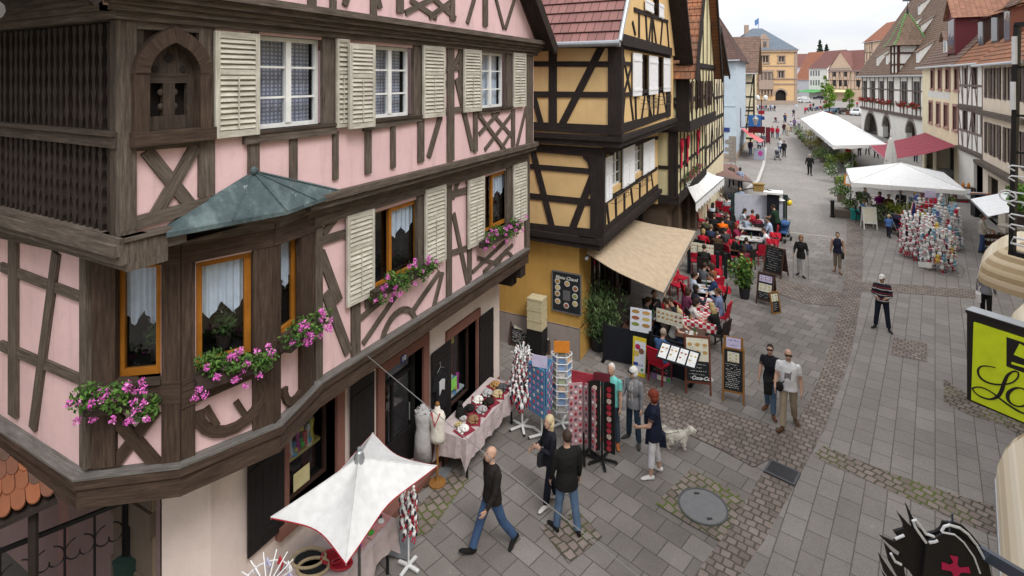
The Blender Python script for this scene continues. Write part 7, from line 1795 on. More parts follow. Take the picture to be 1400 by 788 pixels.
def b_ice(t,P,w,h):
 m=MB();P.box(m,-w/2,w/2,.02,h,-.01,.008);m.build('board',plain('poster_yellow',(.62,.50,.04),.5),t);m=MB();P.box(m,-w*.34,w*.47,h*.12,h*.9,.0085,.011);m.build('white_field',plain('poster_pale',(.62,.66,.74),.5),t)
 for u,v,r,c_ in((-.12,.76,.2,(.40,.03,.09)),(.16,.66,.21,(.20,.09,.06)),(-.22,.58,.22,(.55,.42,.10))):
  m=MB();m.prism([P.pt(w*(u+r*math.cos(k*PI/8)),h*v+w*r*math.sin(k*PI/8),.0115+.001*v)for k in range(16)],P.n*.003);m.build('ice_scoop',plain('scoop_%02d'%int(c_[0]*99),c_,.5),t)
 m=MB();P.box(m,-w*.42,-w*.05,h*.28,h*.36,.0115,.014);m.build('brand_mark',plain('brand_blue',(.03,.06,.3),.5),t);m=MB();m.prism([P.pt(w*(.25+.1*math.cos(k*PI/6)),h*.2+w*.1*math.sin(k*PI/6),.0115)for k in range(12)],P.n*.003);m.build('leaf_mark',plain('mark_green',(.06,.3,.08),.5),t)
 m=MB();scribble(P,m,-w*.05,w*.42,h*.27,h*.33,2,5,.012,1,.02);m.build('brand_writing',plain('brand_blue',(.03,.06,.3),.5),t)
leaning((864,513),(882,518),462,'yellow ice cream poster with three scoops leaning on the windbreak',b_ice,.12)
def b_food(t,P,w,h):
 m=MB();P.box(m,-w/2,w/2,.0,h,-.01,.008);m.build('board',plain('poster_pale',(.62,.66,.74),.5),t)
 for i in range(6):
  u=w*(-.25+.5*(i%2));v=h*(.85-.27*(i//2));m=MB();m.prism([P.pt(u+w*.19*math.cos(k*PI/7),v+h*.08*math.sin(k*PI/7),.009)for k in range(14)],P.n*.003);m.build('dish_picture',plain('dish_%d'%(i%5),FOODC[i%5],.7),t)
a=G(876,503);t=thing('food_poster','pale poster with six food photos standing on the windbreak','poster',(a.x,a.y,1.0),rz=face_rz(V((d1.y,-d1.x,0))));b_food(t,Panel(.58,.62,.08,-.03),.58,.62)
def b_chalk(t,P,w,h):
 m=MB();P.box(m,-w/2,w/2,.14,h,-.01,.008);b=m.build('slate',SLATE,t);m=MB();scribble(P,m,-w/2+.05,w/2-.05,.22,h-.1,9,17,.0085,.85);m.build('chalk_writing',CHALK,b)
 m=MB();P.box(m,-w/2,w/2,.0,.15,-.01,.01);s_=m.build('photo_strip',plain('purple_strip',(.24,.14,.3),.5),t);m=MB();P.box(m,-w*.22,w*.25,.02,.13,.0105,.013);m.build('label',PAPER,s_);m=MB();P.box(m,w*.3,w*.48,.02,.13,.0105,.013);m.build('green_photo',plain('mark_green',(.06,.3,.08),.5),s_);m=MB();P.box(m,-.03,.03,h-.08,h-.02,.009,.02);m.build('clip',PAPER,t)
leaning((891,517),(917,525),478,'chalkboard with a purple photo strip leaning on the windbreak',b_chalk,.12)
for i,(x,y)in enumerate(((902,492),(914,496),(926,500))):
 p=G(x,y);t=thing('menu_card',('left','middle','right')[i]+' one of three cream menu sheets on the low windbreak','menu',(p.x,p.y+.12,1.02),'cream menu sheets on the near windbreak',face_rz(V((d2.y,-d2.x,0))));sheet_on(Panel(.24,.36,.02),t,-.13,.13,0,.38,50+i,0,dots=4,lines=2)
p=G(922,497,1.0);t=thing('menu_lectern','sloping board of black and white menu pages on the windbreak','menu',(p.x,p.y+.1,.95),rz=face_rz(V((d2.y,-d2.x,0))));P=Panel(.9,.25,.42);m=MB();P.box(m,-.5,.5,0,P.len,-.02,.0);m.build('board',NAVY,t)
for i in range(4):sheet_on(P,t,-.46+i*.24,-.26+i*.24,.04,.44,60+i,.001,WHITEF,3,3)
aboard((937,538),(973,542),465,'red-brown A-board with a cream menu above chalk and a soft drink logo',RW,41,(.22,1),[(-.44,.44,.57,.97,PAPER)],logo=('Coca-Cola',.16,.28,.12),rows=5)
aboard((987,548),(1018,555),478,'tall golden wood chalkboard with a lilac header',OW,43,(.22,1),[(-.26,.26,.74,.92,PAPER)],head=(.26,),rows=13,lean=.2)
aboard((1043,374),(1068,382),336,'brown-framed A-board fully written in chalk by the back tables',DW,45,(.14,1),rows=10,lean=.25)
aboard((1033,415),(1056,421),374,'black A-board with lilac header sheet and cream dish sheet',DW,47,(.18,1),[(-.38,.38,.72,.92,LIL),(-.38,.38,.42,.66,PAPER)],rows=3)
aboard((1056,430),(1068,428),402,'small pale-framed chalk menu leaning on the black A-board',OW,49,(.06,1),[(-.36,.36,.55,.9,PAPER)],single=True,lean=.15,rows=4)
aboard((1181,314),(1200,315),284,'white A-board with a red heading by the planters',WHITEF,51,(.3,1),rows=0,board=plain('cream_paper',(.70,.68,.56),.8),lean=.2)
for i,x in enumerate((950,960,970)):
 p=G(x,372+i*2);t=thing('menu_card',('left','middle','right')[i]+' one of three menu sheets on the rail between the two terraces','menu',(p.x,p.y,.8),'menu sheets between the terraces',face_rz(V((.1,-1,0))));sheet_on(Panel(.24,.36,.02),t,-.16,.16,0,.42,70+i,0,dots=4,lines=2)
for i,(x,y)in enumerate(((942,374),(981,384),(992,381))):
 p=G(x,y);m=MB();m.box(p.x-.06,p.x+.06,p.y-.06,p.y+.06,0,1.0 if i!=1 else 1.15);tag(m.build('screen_post',NAVY),('dark square post left of the three menu sheets','thick dark square post on the terrace','slim dark square post beside the thick one')[i],'post')
def box_chair(name,label,seatm,framem,loc=(0,0,-50)):
 t=thing(name,label,'chair',loc,'terrace chairs',0.0)
 m=MB();m.box(-.21,.21,-.21,.21,.43,.47);m.build('seat',seatm,t)
 m=MB();m.obox((-.21,.19,.50),(.42,0,0),(0,.035,0),(0,.07,.40));m.build('backrest',seatm,t)
 for sx in(-1,1):
  m=MB();m.bar((sx*.19,-.19,0),(sx*.19,-.19,.43),.035);m.build('leg',framem,t);m=MB();m.bar((sx*.19,.23,0),(sx*.19,.19,.5),.035);m.build('leg',framem,t)
 m=MB();m.bar((-.19,0,.22),(.19,0,.22),.025);m.build('stretcher',framem,t);return t
REDC=cloth((.42,.015,.035));REDW=plain('red_lacquered_wood',(.30,.02,.03),.4)
CH_R=box_chair('terrace_chair','red terrace chair',REDC,REDW);CH_D=box_chair('terrace_chair','dark woven terrace chair',cloth((.035,.028,.026)),IRON)
def terrace_table(px,py,label,top,w=.7,d=.7,rz=0.0,clothm=None,stuff=3,seed=0,round_=False):
 p=G(px,py,.75);t=thing('terrace_table',label,'table',(p.x,p.y,0),'terrace tables',rz)
 m=MB();m.box(-w/2,w/2,-d/2,d/2,.72,.75);m.build('tabletop',top,t)
 m=MB();m.tube([(0,0,.02),(0,0,.72)],.035,8);m.build('column',IRON,t);m=MB();m.bar((-.28,0,.02),(.28,0,.02),.06,.03);m.bar((0,-.28,.021),(0,.28,.021),.06,.03);m.build('foot',IRON,t)
 if clothm:
  m=MB();m.box(-w/2-.012,w/2+.012,-d/2-.012,d/2+.012,.751,.757)
  k=20
  for s in range(4):
   a=rotz((w/2+.014,0,0),s*PI/2);e=rotz((0,1,0),s*PI/2);hw=(d if s%2==0 else w)/2+.012;n_=rotz((1,0,0),s*PI/2);dd=(w if s%2==0 else d)/2+.014
   for i in range(k):
    p0=n_*dd+e*(-hw+2*hw*i/k);p1=n_*dd+e*(-hw+2*hw*(i+1)/k);o0=n_*(.02+.02*math.sin(i*1.3));o1=n_*(.02+.02*math.sin((i+1)*1.3))
    m.quad(p0+o0+V((0,0,.52)),p1+o1+V((0,0,.52)),p1+V((0,0,.756)),p0+V((0,0,.756)),0,[(i/k*hw*2,0),((i+1)/k*hw*2,0),((i+1)/k*hw*2,.25),(i/k*hw*2,.25)])
  o=m.build('tablecloth',clothm,None);o.location=(p.x,p.y,0);o.rotation_euler=(0,0,rz);tag(o,'cloth spread over the '+label,'tablecloth')
 rd=random.Random(seed*7+3);R3_=Matrix.Rotation(rz,3,'Z')
 words=('plate','glass','bottle','menu','cup')
 for i in range(stuff):
  q=R3_@V((rd.uniform(-w/2+.1,w/2-.1),rd.uniform(-d/2+.1,d/2-.1),0));q=V((p.x+q.x,p.y+q.y,.76));k=words[(i+seed)%5];m=MB();mt=None
  if k=='plate':m.lathe([(.05,0),(.11,.012),(.115,.018),(.05,.008),(0,.008)],q,16);mt=plain('plate_white',(.55,.55,.53),.5)
  elif k=='glass':m.lathe([(.03,0),(.035,.12),(.031,.12),(.028,.02),(0,.02)],q,10);mt=plain('glass_amber',(.35,.22,.08),.2)
  elif k=='bottle':m.lathe([(.035,0),(.035,.14),(.013,.2),(.013,.26),(0,.26)],q,10);mt=plain('glass_green',(.04,.12,.05),.15)
  elif k=='menu':m.obox(q+V((-.1,-.07,.004)),(.2,0,0),(0,.14,.0),(0,0,.005));mt=WHITEF
  else:m.lathe([(.025,0),(.04,.06),(.036,.06),(.02,.01),(0,.01)],q,10);mt=WHITEF
  tag(m.build({'menu':'menu_card'}.get(k,k),mt),'%s on the %s'%({'plate':'white plate','glass':'amber drinking glass','bottle':'green bottle','menu':'white menu sheet','cup':'white cup'}[k],label),k,'things on the terrace tables')
 return p
def chair_at(p,tgt,proto,label,off=0.0):
 d=dirw(p,tgt);q=V(p)-d*off;q.z=0;return dup(proto,(q.x,q.y,0.005),face_rz(d),label)
CANV=plain('white_canvas',(.69,.69,.685),.8)
def big_parasol(label,corners,peak,val=.22,pole=None):
 c=sum(corners,V((0,0,0)))/4;t=thing('market_parasol',label,'parasol',(c.x,c.y,0))
 m=MB();E=canopy(m,corners,peak,.0,.012,12,.10);m.build('canopy',CANV,t)
 m=MB()
 for e in E:
  for i in range(len(e)-1):
   a,b=e[i],e[i+1];w=lambda i:val*(1+.12*math.cos(i*PI/2));o=(a-c);o.z=0;o=o.normalized()*.008
   m.add([a,b,b+V((0,0,-w(i+1))),a+V((0,0,-w(i))),a+o,b+o,b+o+V((0,0,-w(i+1))),a+o+V((0,0,-w(i)))],[(0,1,2,3),(7,6,5,4),(3,2,6,7)])
 m.build('valance',CANV,t);m=MB()
 for q in corners:m.tube([peak.lerp(q,i/8)+V((0,0,.005-.01*math.sin(PI*i/8)))for i in range(9)],.018,5)
 m.build('seam',plain('seam_grey',(.55,.55,.54),.8),t)
 m=MB();m.tube([V((c.x,c.y,0)),V((c.x,c.y,peak.z))],.04,8);m.build('pole',METAL,t)
 m=MB()
 for q in corners:m.bar(peak-V((0,0,.08)),q-V((0,0,.03)),.03)
 m.build('ribs',METAL,t);m=MB();m.box(c.x-.45,c.x+.45,c.y-.45,c.y+.45,0.01,.12);m.build('base',STONE,t)
 return t
big_parasol('large white square parasol over the flower-edged restaurant tables',[V((2.74,33.6,2.5)),V((7.57,33.75,2.5)),V((7.84,39.7,2.5)),V((2.88,38.6,2.5))],V((5.3,36.4,3.35)))
ML,MR=[V((2.9,50.8,2.6)),V((.9,81,2.7))],[V((6.9,53.6,2.6)),V((5.6,90,2.7))]
for i,l in enumerate(('nearest of the long row of white parasols, beside the burgundy awning','second white parasol in the long row along the hedge','third white parasol in the long row along the hedge','farthest white parasol of the long row, towards the square')):
 q=lambda A_,f:A_[0].lerp(A_[1],f)
 c_=[q(ML,i/4),q(MR,i/4),q(MR,(i+.99)/4),q(ML,(i+.99)/4)];big_parasol(l,c_,sum(c_,V((0,0,0)))/4+V((0,0,1.05)),.3)
p=AT(1218,225,36.5);t=thing('closed_parasol','folded off-white parasol standing behind the large white one','parasol',(p.x,p.y,0))
m=MB();k=16;prof=[(.36,1.5),(.34,2.2),(.26,3.0),(.14,3.8),(.05,4.05)]
for i in range(len(prof)-1):
 for j in range(k):
  q=lambda r,z,j:V((p.x+r*(1+.16*(-1)**j)*math.cos(2*PI*j/k),p.y+r*(1+.16*(-1)**j)*math.sin(2*PI*j/k),z));m.quad(q(*prof[i],j),q(*prof[i],(j+1)%k),q(*prof[i+1],(j+1)%k),q(*prof[i+1],j))
m.build('folded_cloth',plain('grey_white_canvas',(.60,.59,.55),.85),t);m=MB();m.tube([(p.x,p.y,0),(p.x,p.y,4.15)],.03,8);m.build('pole',METAL,t)
LG=[leafmat('bush_dark',(.02,.045,.012),(.06,.11,.03),(.10,.16,.05)),leafmat('bush_light',(.08,.14,.025),(.21,.31,.06),(.32,.42,.11)),leafmat('bush_mid',(.05,.10,.025),(.14,.22,.06),(.22,.30,.09)),leafmat('bush_white_bloom',(.04,.08,.03),(.12,.18,.07),(.6,.6,.55)),leafmat('bush_yellow',(.20,.25,.03),(.42,.50,.08),(.55,.60,.14)),leafmat('bush_straw',(.16,.14,.05),(.28,.25,.09),(.36,.32,.14))]
def bush(px,py,label,r,h,li,box=None,seed=0,n=520,dz=0,lift=0.45,group='planted bushes along the terrace',sz=.065):
 p=G(px,py);t=thing('planted_bush',label,'bush',(p.x,p.y,0),group);rd=random.Random(seed+100);m=MB()
 if box:m.box(p.x-box[0]/2,p.x+box[0]/2,p.y-box[1]/2,p.y+box[1]/2,0.0,.45);m.build('planter',plain('planter_wood_grey',(.16,.13,.11),.8),t)
 else:m.lathe([(.2,0),(.27,.42),(.22,.42),(.22,.36),(0,.36)],(p.x,p.y,0),14);m.build('pot',plain('pot_clay_grey',(.20,.16,.13),.8),t)
 m=MB();pts=[]
 for i in range(7):
  q=p+V((rd.gauss(0,r*.45),rd.gauss(0,r*.45),lift+rd.random()**.8*(h-lift)*.8));pts+=clump(q,V((r*.5,r*.5,r*.42)),n//7,rd,.35)
 leaves(m,pts,sz,0,rd);m.build('foliage',LG[li],t);m=MB()
 for i in range(3):m.tube([p+V((0,0,.36)),p+V((rd.gauss(0,r*.3),rd.gauss(0,r*.3),h*.75))],[.02,.008],5)
 m.build('stem',TIMBER_D,t);return t
bush(1160,297,'round green bush in a grey wooden box at the corner of the white parasol',.85,1.9,2,(1.4,.8),1,900)
bush(1150,276,'white-flowering bush beyond the corner planter box',.6,1.6,3,None,2)
bush(1148,262,'small light green plant next to the orange-framed menu',.45,1.2,1,None,3,360)
bush(1145,250,'large white hydrangea at the back corner of the white parasol',.8,1.9,3,None,4,640)
bush(1228,312,'yellow-green bush beside the souvenir carousels',.75,1.5,4,(1.5,.7),5,700)
bush(1208,309,'white-flowering plant in the box behind the white A-board',.55,1.1,3,(1.6,.7),6)
bush(1296,297,'tall bright green shrub at the right pole of the white parasol',.4,2.2,1,None,7)
for i,(x,y,r,h,li,l)in enumerate(((1139,236,.8,1.7,1,'light green shrub at the near end of the long hedge row'),(1131,228,.9,2.1,0,'dark green shrub second from the near end of the hedge row'),(1124,222,.9,2.3,2,'mid green shrub third from the near end of the hedge row'),(1118,215,1.0,3.2,5,'tall straw-coloured bamboo in the hedge row'),(1113,210,1.0,3.0,5,'second straw-coloured bamboo further up the hedge row'),(1108,205,1.0,2.6,2,'mid green shrub beyond the straw-coloured bamboos'),(1103,200,1.0,2.0,0,'dark bush in the middle of the hedge row'),(1098,195,1.1,2.1,2,'mid green bush beyond the middle of the hedge row'),(1093,190,1.0,1.9,0,'dark bush near the far end of the hedge row'),(1089,185,1.0,1.8,3,'pale flowering bush at the far end of the hedge row'),(1166,228,.8,1.6,1,'light green shrub under the near edge of the marquee'),(1150,224,.8,1.5,4,'yellow-leaved shrub under the corner of the marquee'))):
 bush(x,y,l,r,h,li,None,20+i,480 if y>205 else 300,group='hedge row of potted shrubs',lift=.3,sz=.075)
t=thing('menu_stand','orange-framed menu board on a post at the white parasol corner','menu board',tuple(G(1163,282)),rz=face_rz(V((-.4,-1,0))));m=MB();m.tube([(0,0,0),(0,0,1.3)],.03,7);m.build('post',IRON,t)
P=Panel(.7,.62,.18);P.b=V((0,-.05,1.3));m=MB();P.box(m,-.38,.38,0,.66,-.02,.02);m.build('frame',plain('orange_wood',(.45,.17,.04),.5),t);sheet_on(P,t,-.28,.28,.09,.57,5,.021,WHITEF,0,4)
m=MB();p=G(1170,300);m.box(p.x-.25,p.x+.25,p.y-.2,p.y+.2,0,.5);m.box(p.x-.28,p.x+.28,p.y-.23,p.y+.23,.5,.56);tag(m.build('crate',plain('teal_plastic',(.03,.32,.30),.5)),'small teal plastic box between the planters','crate')
p=G(1138,297);t=thing('bollard','black iron bollard in the middle of the street','bollard',tuple(p));m=MB();m.lathe([(.13,0),(.13,.1),(.10,.12),(.10,.85),(.12,.87),(.12,.93),(.07,.98),(0,1.0)],p,14);m.build('post',IRON,t)
TRK=[cloth(c)for c in((.62,.60,.60),(.45,.03,.06),(.60,.58,.58),(.10,.14,.32),(.60,.42,.10),(.5,.2,.3),(.64,.62,.62),(.2,.35,.45))]
PB=MB();PB.ball((0,0,0),(.07,.06,.09),8,6);PB.ball((0,-.02,.12),.055,8,6)
for s_ in(-1,1):PB.ball((s_*.05,-.03,-.09),(.028,.05,.028),6,5)
po=PB.build('plush_toy',TRK[0],None,True);PME=po.data;bpy.data.objects.remove(po)
for ci,(x,y,l,w,hh,n)in enumerate(((1254,352,'souvenir carousel with white and red plush storks facing the street',.62,1.8,96),(1281,368,'souvenir carousel with grey plush toys nearest the loose bicycle wheel',.58,1.7,92),(1270,326,'souvenir carousel with colourful toys and cards by the parasol',.66,2.1,96),(1294,340,'souvenir carousel of pale toys behind the grey plush toys',.55,1.9,90))):
 p=G(x,y);t=thing('souvenir_rack',l,'souvenir rack',(p.x,p.y,0),'souvenir carousels',.35*(ci-1));rd=random.Random(ci);m=MB()
 m.tube([(0,0,.05),(0,0,hh)],.03,7);star_base(m,5,.5)
 for z in[.35+.3*q for q in range(int((hh-.3)/.3))]:m.tube([(w*math.cos(i*PI/8),w*math.sin(i*PI/8),z)for i in range(17)],.010,5);m.tube([(-w,0,z),(w,0,z)],.010,5);m.tube([(0,-w,z),(0,w,z)],.010,5)
 m.build('frame',WM,t);casters(t,5,.5)
 for k in range(n):
  f=k/n;z=.28+(hh-.3)*f;a=k*2.399;r=w*(1.0-.25*f)*rd.uniform(.82,1.08);storky=ci==0 or(ci==1 and k%2==0)
  o=hang(SME if storky else PME,t,(r*math.cos(a),r*math.sin(a),z+rd.uniform(-.05,.05)),a+PI/2+rd.uniform(-.6,.6),2.0 if storky else rd.uniform(1.0,1.55),'plush_stork' if storky else 'plush_toy')
  if not storky:o.material_slots[0].link='OBJECT';o.material_slots[0].material=TRK[(k*5+ci)%8]if ci==2 or k%3==0 else TRK[(0,2,6,3,2,7)[k%6]]
 if ci==2:
  m=MB();m.box(-.95,-.5,-.75,-.74,1.15,1.45);m.build('yellow_card',plain('yellow_card',(.62,.55,.10),.7),t);m=MB();m.box(-.25,.25,-.1,-.09,2.05,2.4);m.build('lilac_card',LIL,t)
  for i,c_ in enumerate(((.02,.03,.12),(.45,.02,.03),(.6,.6,.62))):m=MB();m.tube([(-.95+i*.02,-.5+i*.1,1.85),(-1.0+i*.03,-.5+i*.1,1.2),(-.98,-.5+i*.1,.9)],[.03,.09,.03],7);m.build('flag',cloth(c_),t)
 if ci==1:
  m=MB();m.box(-.75,-.3,-.72,-.71,.2,.42);m.build('price_card',WHITEF,t)
  for wx in(.1,.5):m=MB();m.tube([(wx+.24*math.cos(i*PI/8),-.72,.26+.24*math.sin(i*PI/8))for i in range(17)],.016,6);[m.tube([(wx,-.72,.26),(wx+.24*math.cos(i*PI/4),-.72,.26+.24*math.sin(i*PI/4))],.005,5)for i in range(8)];m.build('wheel',METAL,t)
def pushchair(x,y,label,col,rz=0.0,sc=1.0):
 p=G(x,y);t=thing('pushchair',label,'pushchair',(p.x,p.y,0),'pushchairs',rz);m=MB()
 for s in(-1,1):m.tube([(s*.22,.35,1.02),(s*.22,.05,.6),(s*.22,-.35,.12)],.014,6);m.tube([(s*.22,.05,.6),(s*.22,.35,.1)],.014,6)
 m.tube([(-.22,.35,1.02),(.22,.35,1.02)],.018,6);m.build('frame',METAL,t);m=MB();m.obox((-.2,-.22,.42),(.4,0,0),(0,.35,0),(0,0,.06));m.obox((-.2,.1,.45),(.4,0,0),(0,.05,0),(0,.16,.5));m.build('seat',col,t)
 m=MB();m.ball((0,.12,.86),(.22,.26,.16),10,6);m.build('hood',col,t);m=MB();m.box(-.18,.18,.05,.3,.2,.34);m.build('basket',IRON,t)
 for sx in(-1,1):
  for y_ in(-.33,.33):m=MB();m.tube([(sx*.22-.02,y_,.11),(sx*.22+.02,y_,.11)],.11,12);m.build('wheel',IRON,t)
pushchair(1229,322,'dark pushchair next to the small child in blue',cloth((.03,.03,.06)),.4)
pushchair(1071,330,'blue pushchair parked beside the waiter',cloth((.06,.13,.30)),-.4)
p=G(1358,345);t=thing('crate_stack','dark display crates with bottles by the man in the light shirt','crates',tuple(p),rz=.3)
for i in range(3):
 m=MB();m.box(-.4,.4,-.25+.05*i,.25,.02+i*.32,.08+i*.32);m.box(-.4,.4,-.25+.05*i,-.22+.05*i,.08+i*.32,.22+i*.32);m.box(-.4,-.37,-.22,.25,.08+i*.32,.24+i*.32);m.box(.37,.4,-.22,.25,.08+i*.32,.24+i*.32);m.build('crate',DW,t)
 for k in range(5):m=MB();m.lathe([(.04,.08),(.04,.2),(.015,.26),(.015,.3)],(-.3+k*.15,-.05,i*.32),8);m.build('bottle',plain(('glass_green','glass_amber','lacquer_red')[k%3],((.04,.12,.05),(.35,.22,.08),(.34,.015,.03))[k%3],.2),t)
p=G(1337,296);t=thing('tray_table','tall black stand with a blue and orange tray on top','stand',tuple(p),rz=.2);m=MB();m.box(-.25,.25,-.25,.25,0,1.3);m.build('stand',IRON,t);m=MB();m.box(-.6,.6,-.3,.3,1.3,1.35);m.build('tray',plain('tray_blue',(.35,.4,.5),.5),t);m=MB();m.box(-.5,.5,-.31,-.2,1.352,1.40);m.build('orange_rim',plain('orange_card',(.62,.22,.03),.7),t)
p=G(1318,276);t=thing('drinks_shelf','dark shelf with orange parcels in front of the white timbered house','shelf',tuple(p),rz=.2);m=MB()
for z in(.1,.5,.9):m.box(-.5,.5,-.25,.25,z,z+.04)
for sx in(-1,1):m.box(sx*.5-.02,sx*.5+.02,-.25,.25,0,.95)
m.build('shelf',DW,t)
for i in range(3):m=MB();m.lathe([(.08,.94),(.09,1.1),(.03,1.25),(0,1.26)],(-.35+i*.3,0,0),8);m.build('parcel',plain('orange_card',(.62,.22,.03),.7),t)
m=MB();m.box(-.3,.1,-.3,-.1,0,.1);m.build('red_box',plain('lacquer_red',(.34,.015,.03),.35),t)
p=G(1037,318);t=thing('display_screen','white poster screen between dark posts at the end of the terrace','screen',tuple(p),rz=.15)
m=MB();m.box(-1.15,1.15,-.02,.02,.25,1.95);m.build('panel',plain('mottled_white_print',(.48,.50,.58),.6),t)
for x in(-1.3,-1.2,1.2,1.3):m=MB();m.box(x-.04,x+.04,-.05,.05,0,2.05);m.build('post',plain('dark_green_post',(.02,.04,.035),.5),t)
m=MB();m.tube([(-1.25+2.5*i/12,0,1.95+.35*math.sin(PI*i/12))for i in range(13)],.03,6);m.build('top_arch',IRON,t);m=MB();m.box(-.25,.25,-.12,.12,2.15,2.5);m.box(-.3,.3,-.16,.16,2.5,2.56);m.build('lantern_box',plain('ochre_box',(.30,.2,.07),.6),t)
p=G(1057,320);t=thing('advert_column','dark square column with white cap at the terrace corner','column',tuple(p));m=MB();m.box(p.x-.28,p.x+.28,p.y-.28,p.y+.28,0,2.1);m.build('shaft',NAVY,t);m=MB();m.box(p.x-.45,p.x+.45,p.y-.4,p.y+.4,2.1,2.2);m.build('cap',WHITEF,t)
p=G(1066,318);t=thing('hat_stand','stand with striped hats and a yellow ball behind the waiter','hat stand',tuple(p));m=MB();m.tube([p,p+V((0,0,2.0))],.03,7);m.build('pole',METAL,t)
for i in range(4):m=MB();m.lathe([(.26,1.75),(.22,1.80),(.13,1.84),(.10,1.98),(0,2.0)],p+V((.28*math.cos(i*1.6),.28*math.sin(i*1.6),.0)),12);m.build('hat',WHITEF if i%2 else cloth((.05,.05,.06)),t)
m=MB();m.ball(p+V((.42,-.1,1.62)),.17,12,8);m.build('ball',plain('yellow_ball',(.75,.55,.02),.4),t)
p=G(1041,196);t=thing('street_lamp','slim dark street lamp with two white glass heads','street lamp',tuple(p));m=MB();m.lathe([(.14,0),(.12,.8),(.06,1.0),(.05,5.4),(.03,5.5)],p,10);m.build('post',IRON,t);m=MB();m.bar(p+V((-.5,0,5.3)),p+V((.5,0,5.3)),.05);m.build('arm',IRON,t)
for s in(-1,1):m=MB();m.lathe([(.14,5.35),(.26,5.5),(.26,5.8),(.12,5.95),(0,5.98)],p+V((s*.45,0,0)),10);m.build('lamp_head',plain('opal_glass',(.72,.74,.74),.3),t)
for z,c_ in((3.6,(.3,.02,.03)),(2.9,(.03,.05,.2))):m=MB();m.box(p.x-.35,p.x+.35,p.y-.06,p.y-.03,z,z+.45);m.build('sign_plate',plain('plate_%02d'%int(c_[0]*100),c_,.5),t)
p=AT(1033,165,54);t=thing('wall_lantern','old iron lantern bracketed on the corner beyond the light blue house','lantern',tuple(p));m=MB();m.lathe([(.1,-.5),(.28,.1),(.3,.16),(.1,.4),(.02,.5)],p,8);m.build('lamp_glass',plain('smoky_glass',(.3,.3,.28),.2),t);m=MB();m.tube([p+V((0,0,-.5)),p+V((-.3,0,-.75)),p+V((-1.4,.3,-.75))],.04,6);m.tube([p+V((-1.4,.3,-.75)),p+V((-1.4,.3,1.2))],.04,6);m.build('bracket',IRON,t)
for(x,y,lab,c_,w_,h_)in((1021,172,'blue projecting shop sign beyond the light blue house',(.03,.13,.35),1.2,1.2),(1022,184,'dark red projecting board below the blue sign',(.08,.012,.015),1.6,.7)):
 q=AT(x,y-7,57);q.x=max(q.x,-4.2);t=thing('shop_sign',lab,'sign',tuple(q));m=MB();m.box(q.x,q.x+w_,q.y-.08,q.y+.08,q.z-h_/2,q.z+h_/2);m.build('board',plain('sign_%02d'%int(c_[2]*100),c_,.5),t);m=MB();m.box(q.x-.35,q.x,q.y-.03,q.y+.03,q.z+h_/2-.1,q.z+h_/2);m.build('bracket',IRON,t)
 if h_>1:text('lettering','43',WHITEF,t,(q.x+w_/2,q.y-.085,q.z),(1,0,0),(0,0,1),.6)if 0 else None
for(x,y,lab,c_,w_,h_)in((1038,221,'grey poster stand with a magenta picture on the raised pavement',(.30,.32,.40),.95,1.1),(1050,197,'narrow maroon totem sign on the street',(.13,.02,.03),.5,1.9)):
 q=G(x,y);t=thing('street_sign',lab,'sign',tuple(q),rz=.1);m=MB();m.box(-w_/2,w_/2,-.04,.04,.15,.15+h_);m.build('board',plain('board_%02d'%int(c_[0]*100),c_,.5),t);m=MB();m.box(-w_/2,-w_/2+.06,-.25,.25,0,.16);m.box(w_/2-.06,w_/2,-.25,.25,0,.16);m.build('foot',IRON,t)
 if h_<1.5:m=MB();m.ball((.1,-.05,.8),(.22,.02,.26),8,6);m.build('picture',plain('magenta_print',(.4,.06,.25),.6),t)
bush(1006,214,'dark shrub by the corner shop under the red canopy',.7,2.0,0,None,77,300,group='potted shrubs by the corner shop')
def square_tree(px,py,label,h,r,seed):
 p=G(px,py);t=thing('street_tree',label,'tree',tuple(p),'young trees on the square');rd=random.Random(seed);m=MB();m.tube([p,p+V((.05,0,h*.35)),p+V((0,.1,h*.9))],[.12,.09,.03],8)
 for i in range(7):a=i*.9;z=h*(.3+.08*i);m.tube([p+V((0,0,z)),p+V((math.cos(a)*r*.7,math.sin(a)*r*.7,z+h*.15))],[.045,.015],5)
 m.build('trunk',TIMBER_D,t);m=MB();pts=[]
 for i in range(22):
  f=rd.random();a=rd.uniform(0,6.28);q=r*.75*math.sin(PI*(.15+.8*f))*rd.random()**.4;pts+=clump(p+V((q*math.cos(a),q*math.sin(a),h*(.28+.70*f))),V((r*.36,r*.36,r*.32)),95,rd,.3)
 leaves(m,pts,.17,0,rd);m.build('crown',leafmat('young_leaf',(.05,.10,.012),(.16,.27,.03),(.26,.38,.06)),t);m=MB();m.box(p.x-.6,p.x+.6,p.y-.6,p.y+.6,0,.7);m.build('planter',plain('rust_brown',(.16,.06,.04),.7),t)
square_tree(1134,157,'bushy young tree on the square left of its twin',6.4,1.75,1);square_tree(1161,157,'young tree on the square closest to the market hall',5.6,1.5,2);square_tree(1128,141,'slim upright tree before the peach house across the square',9.0,1.5,3)
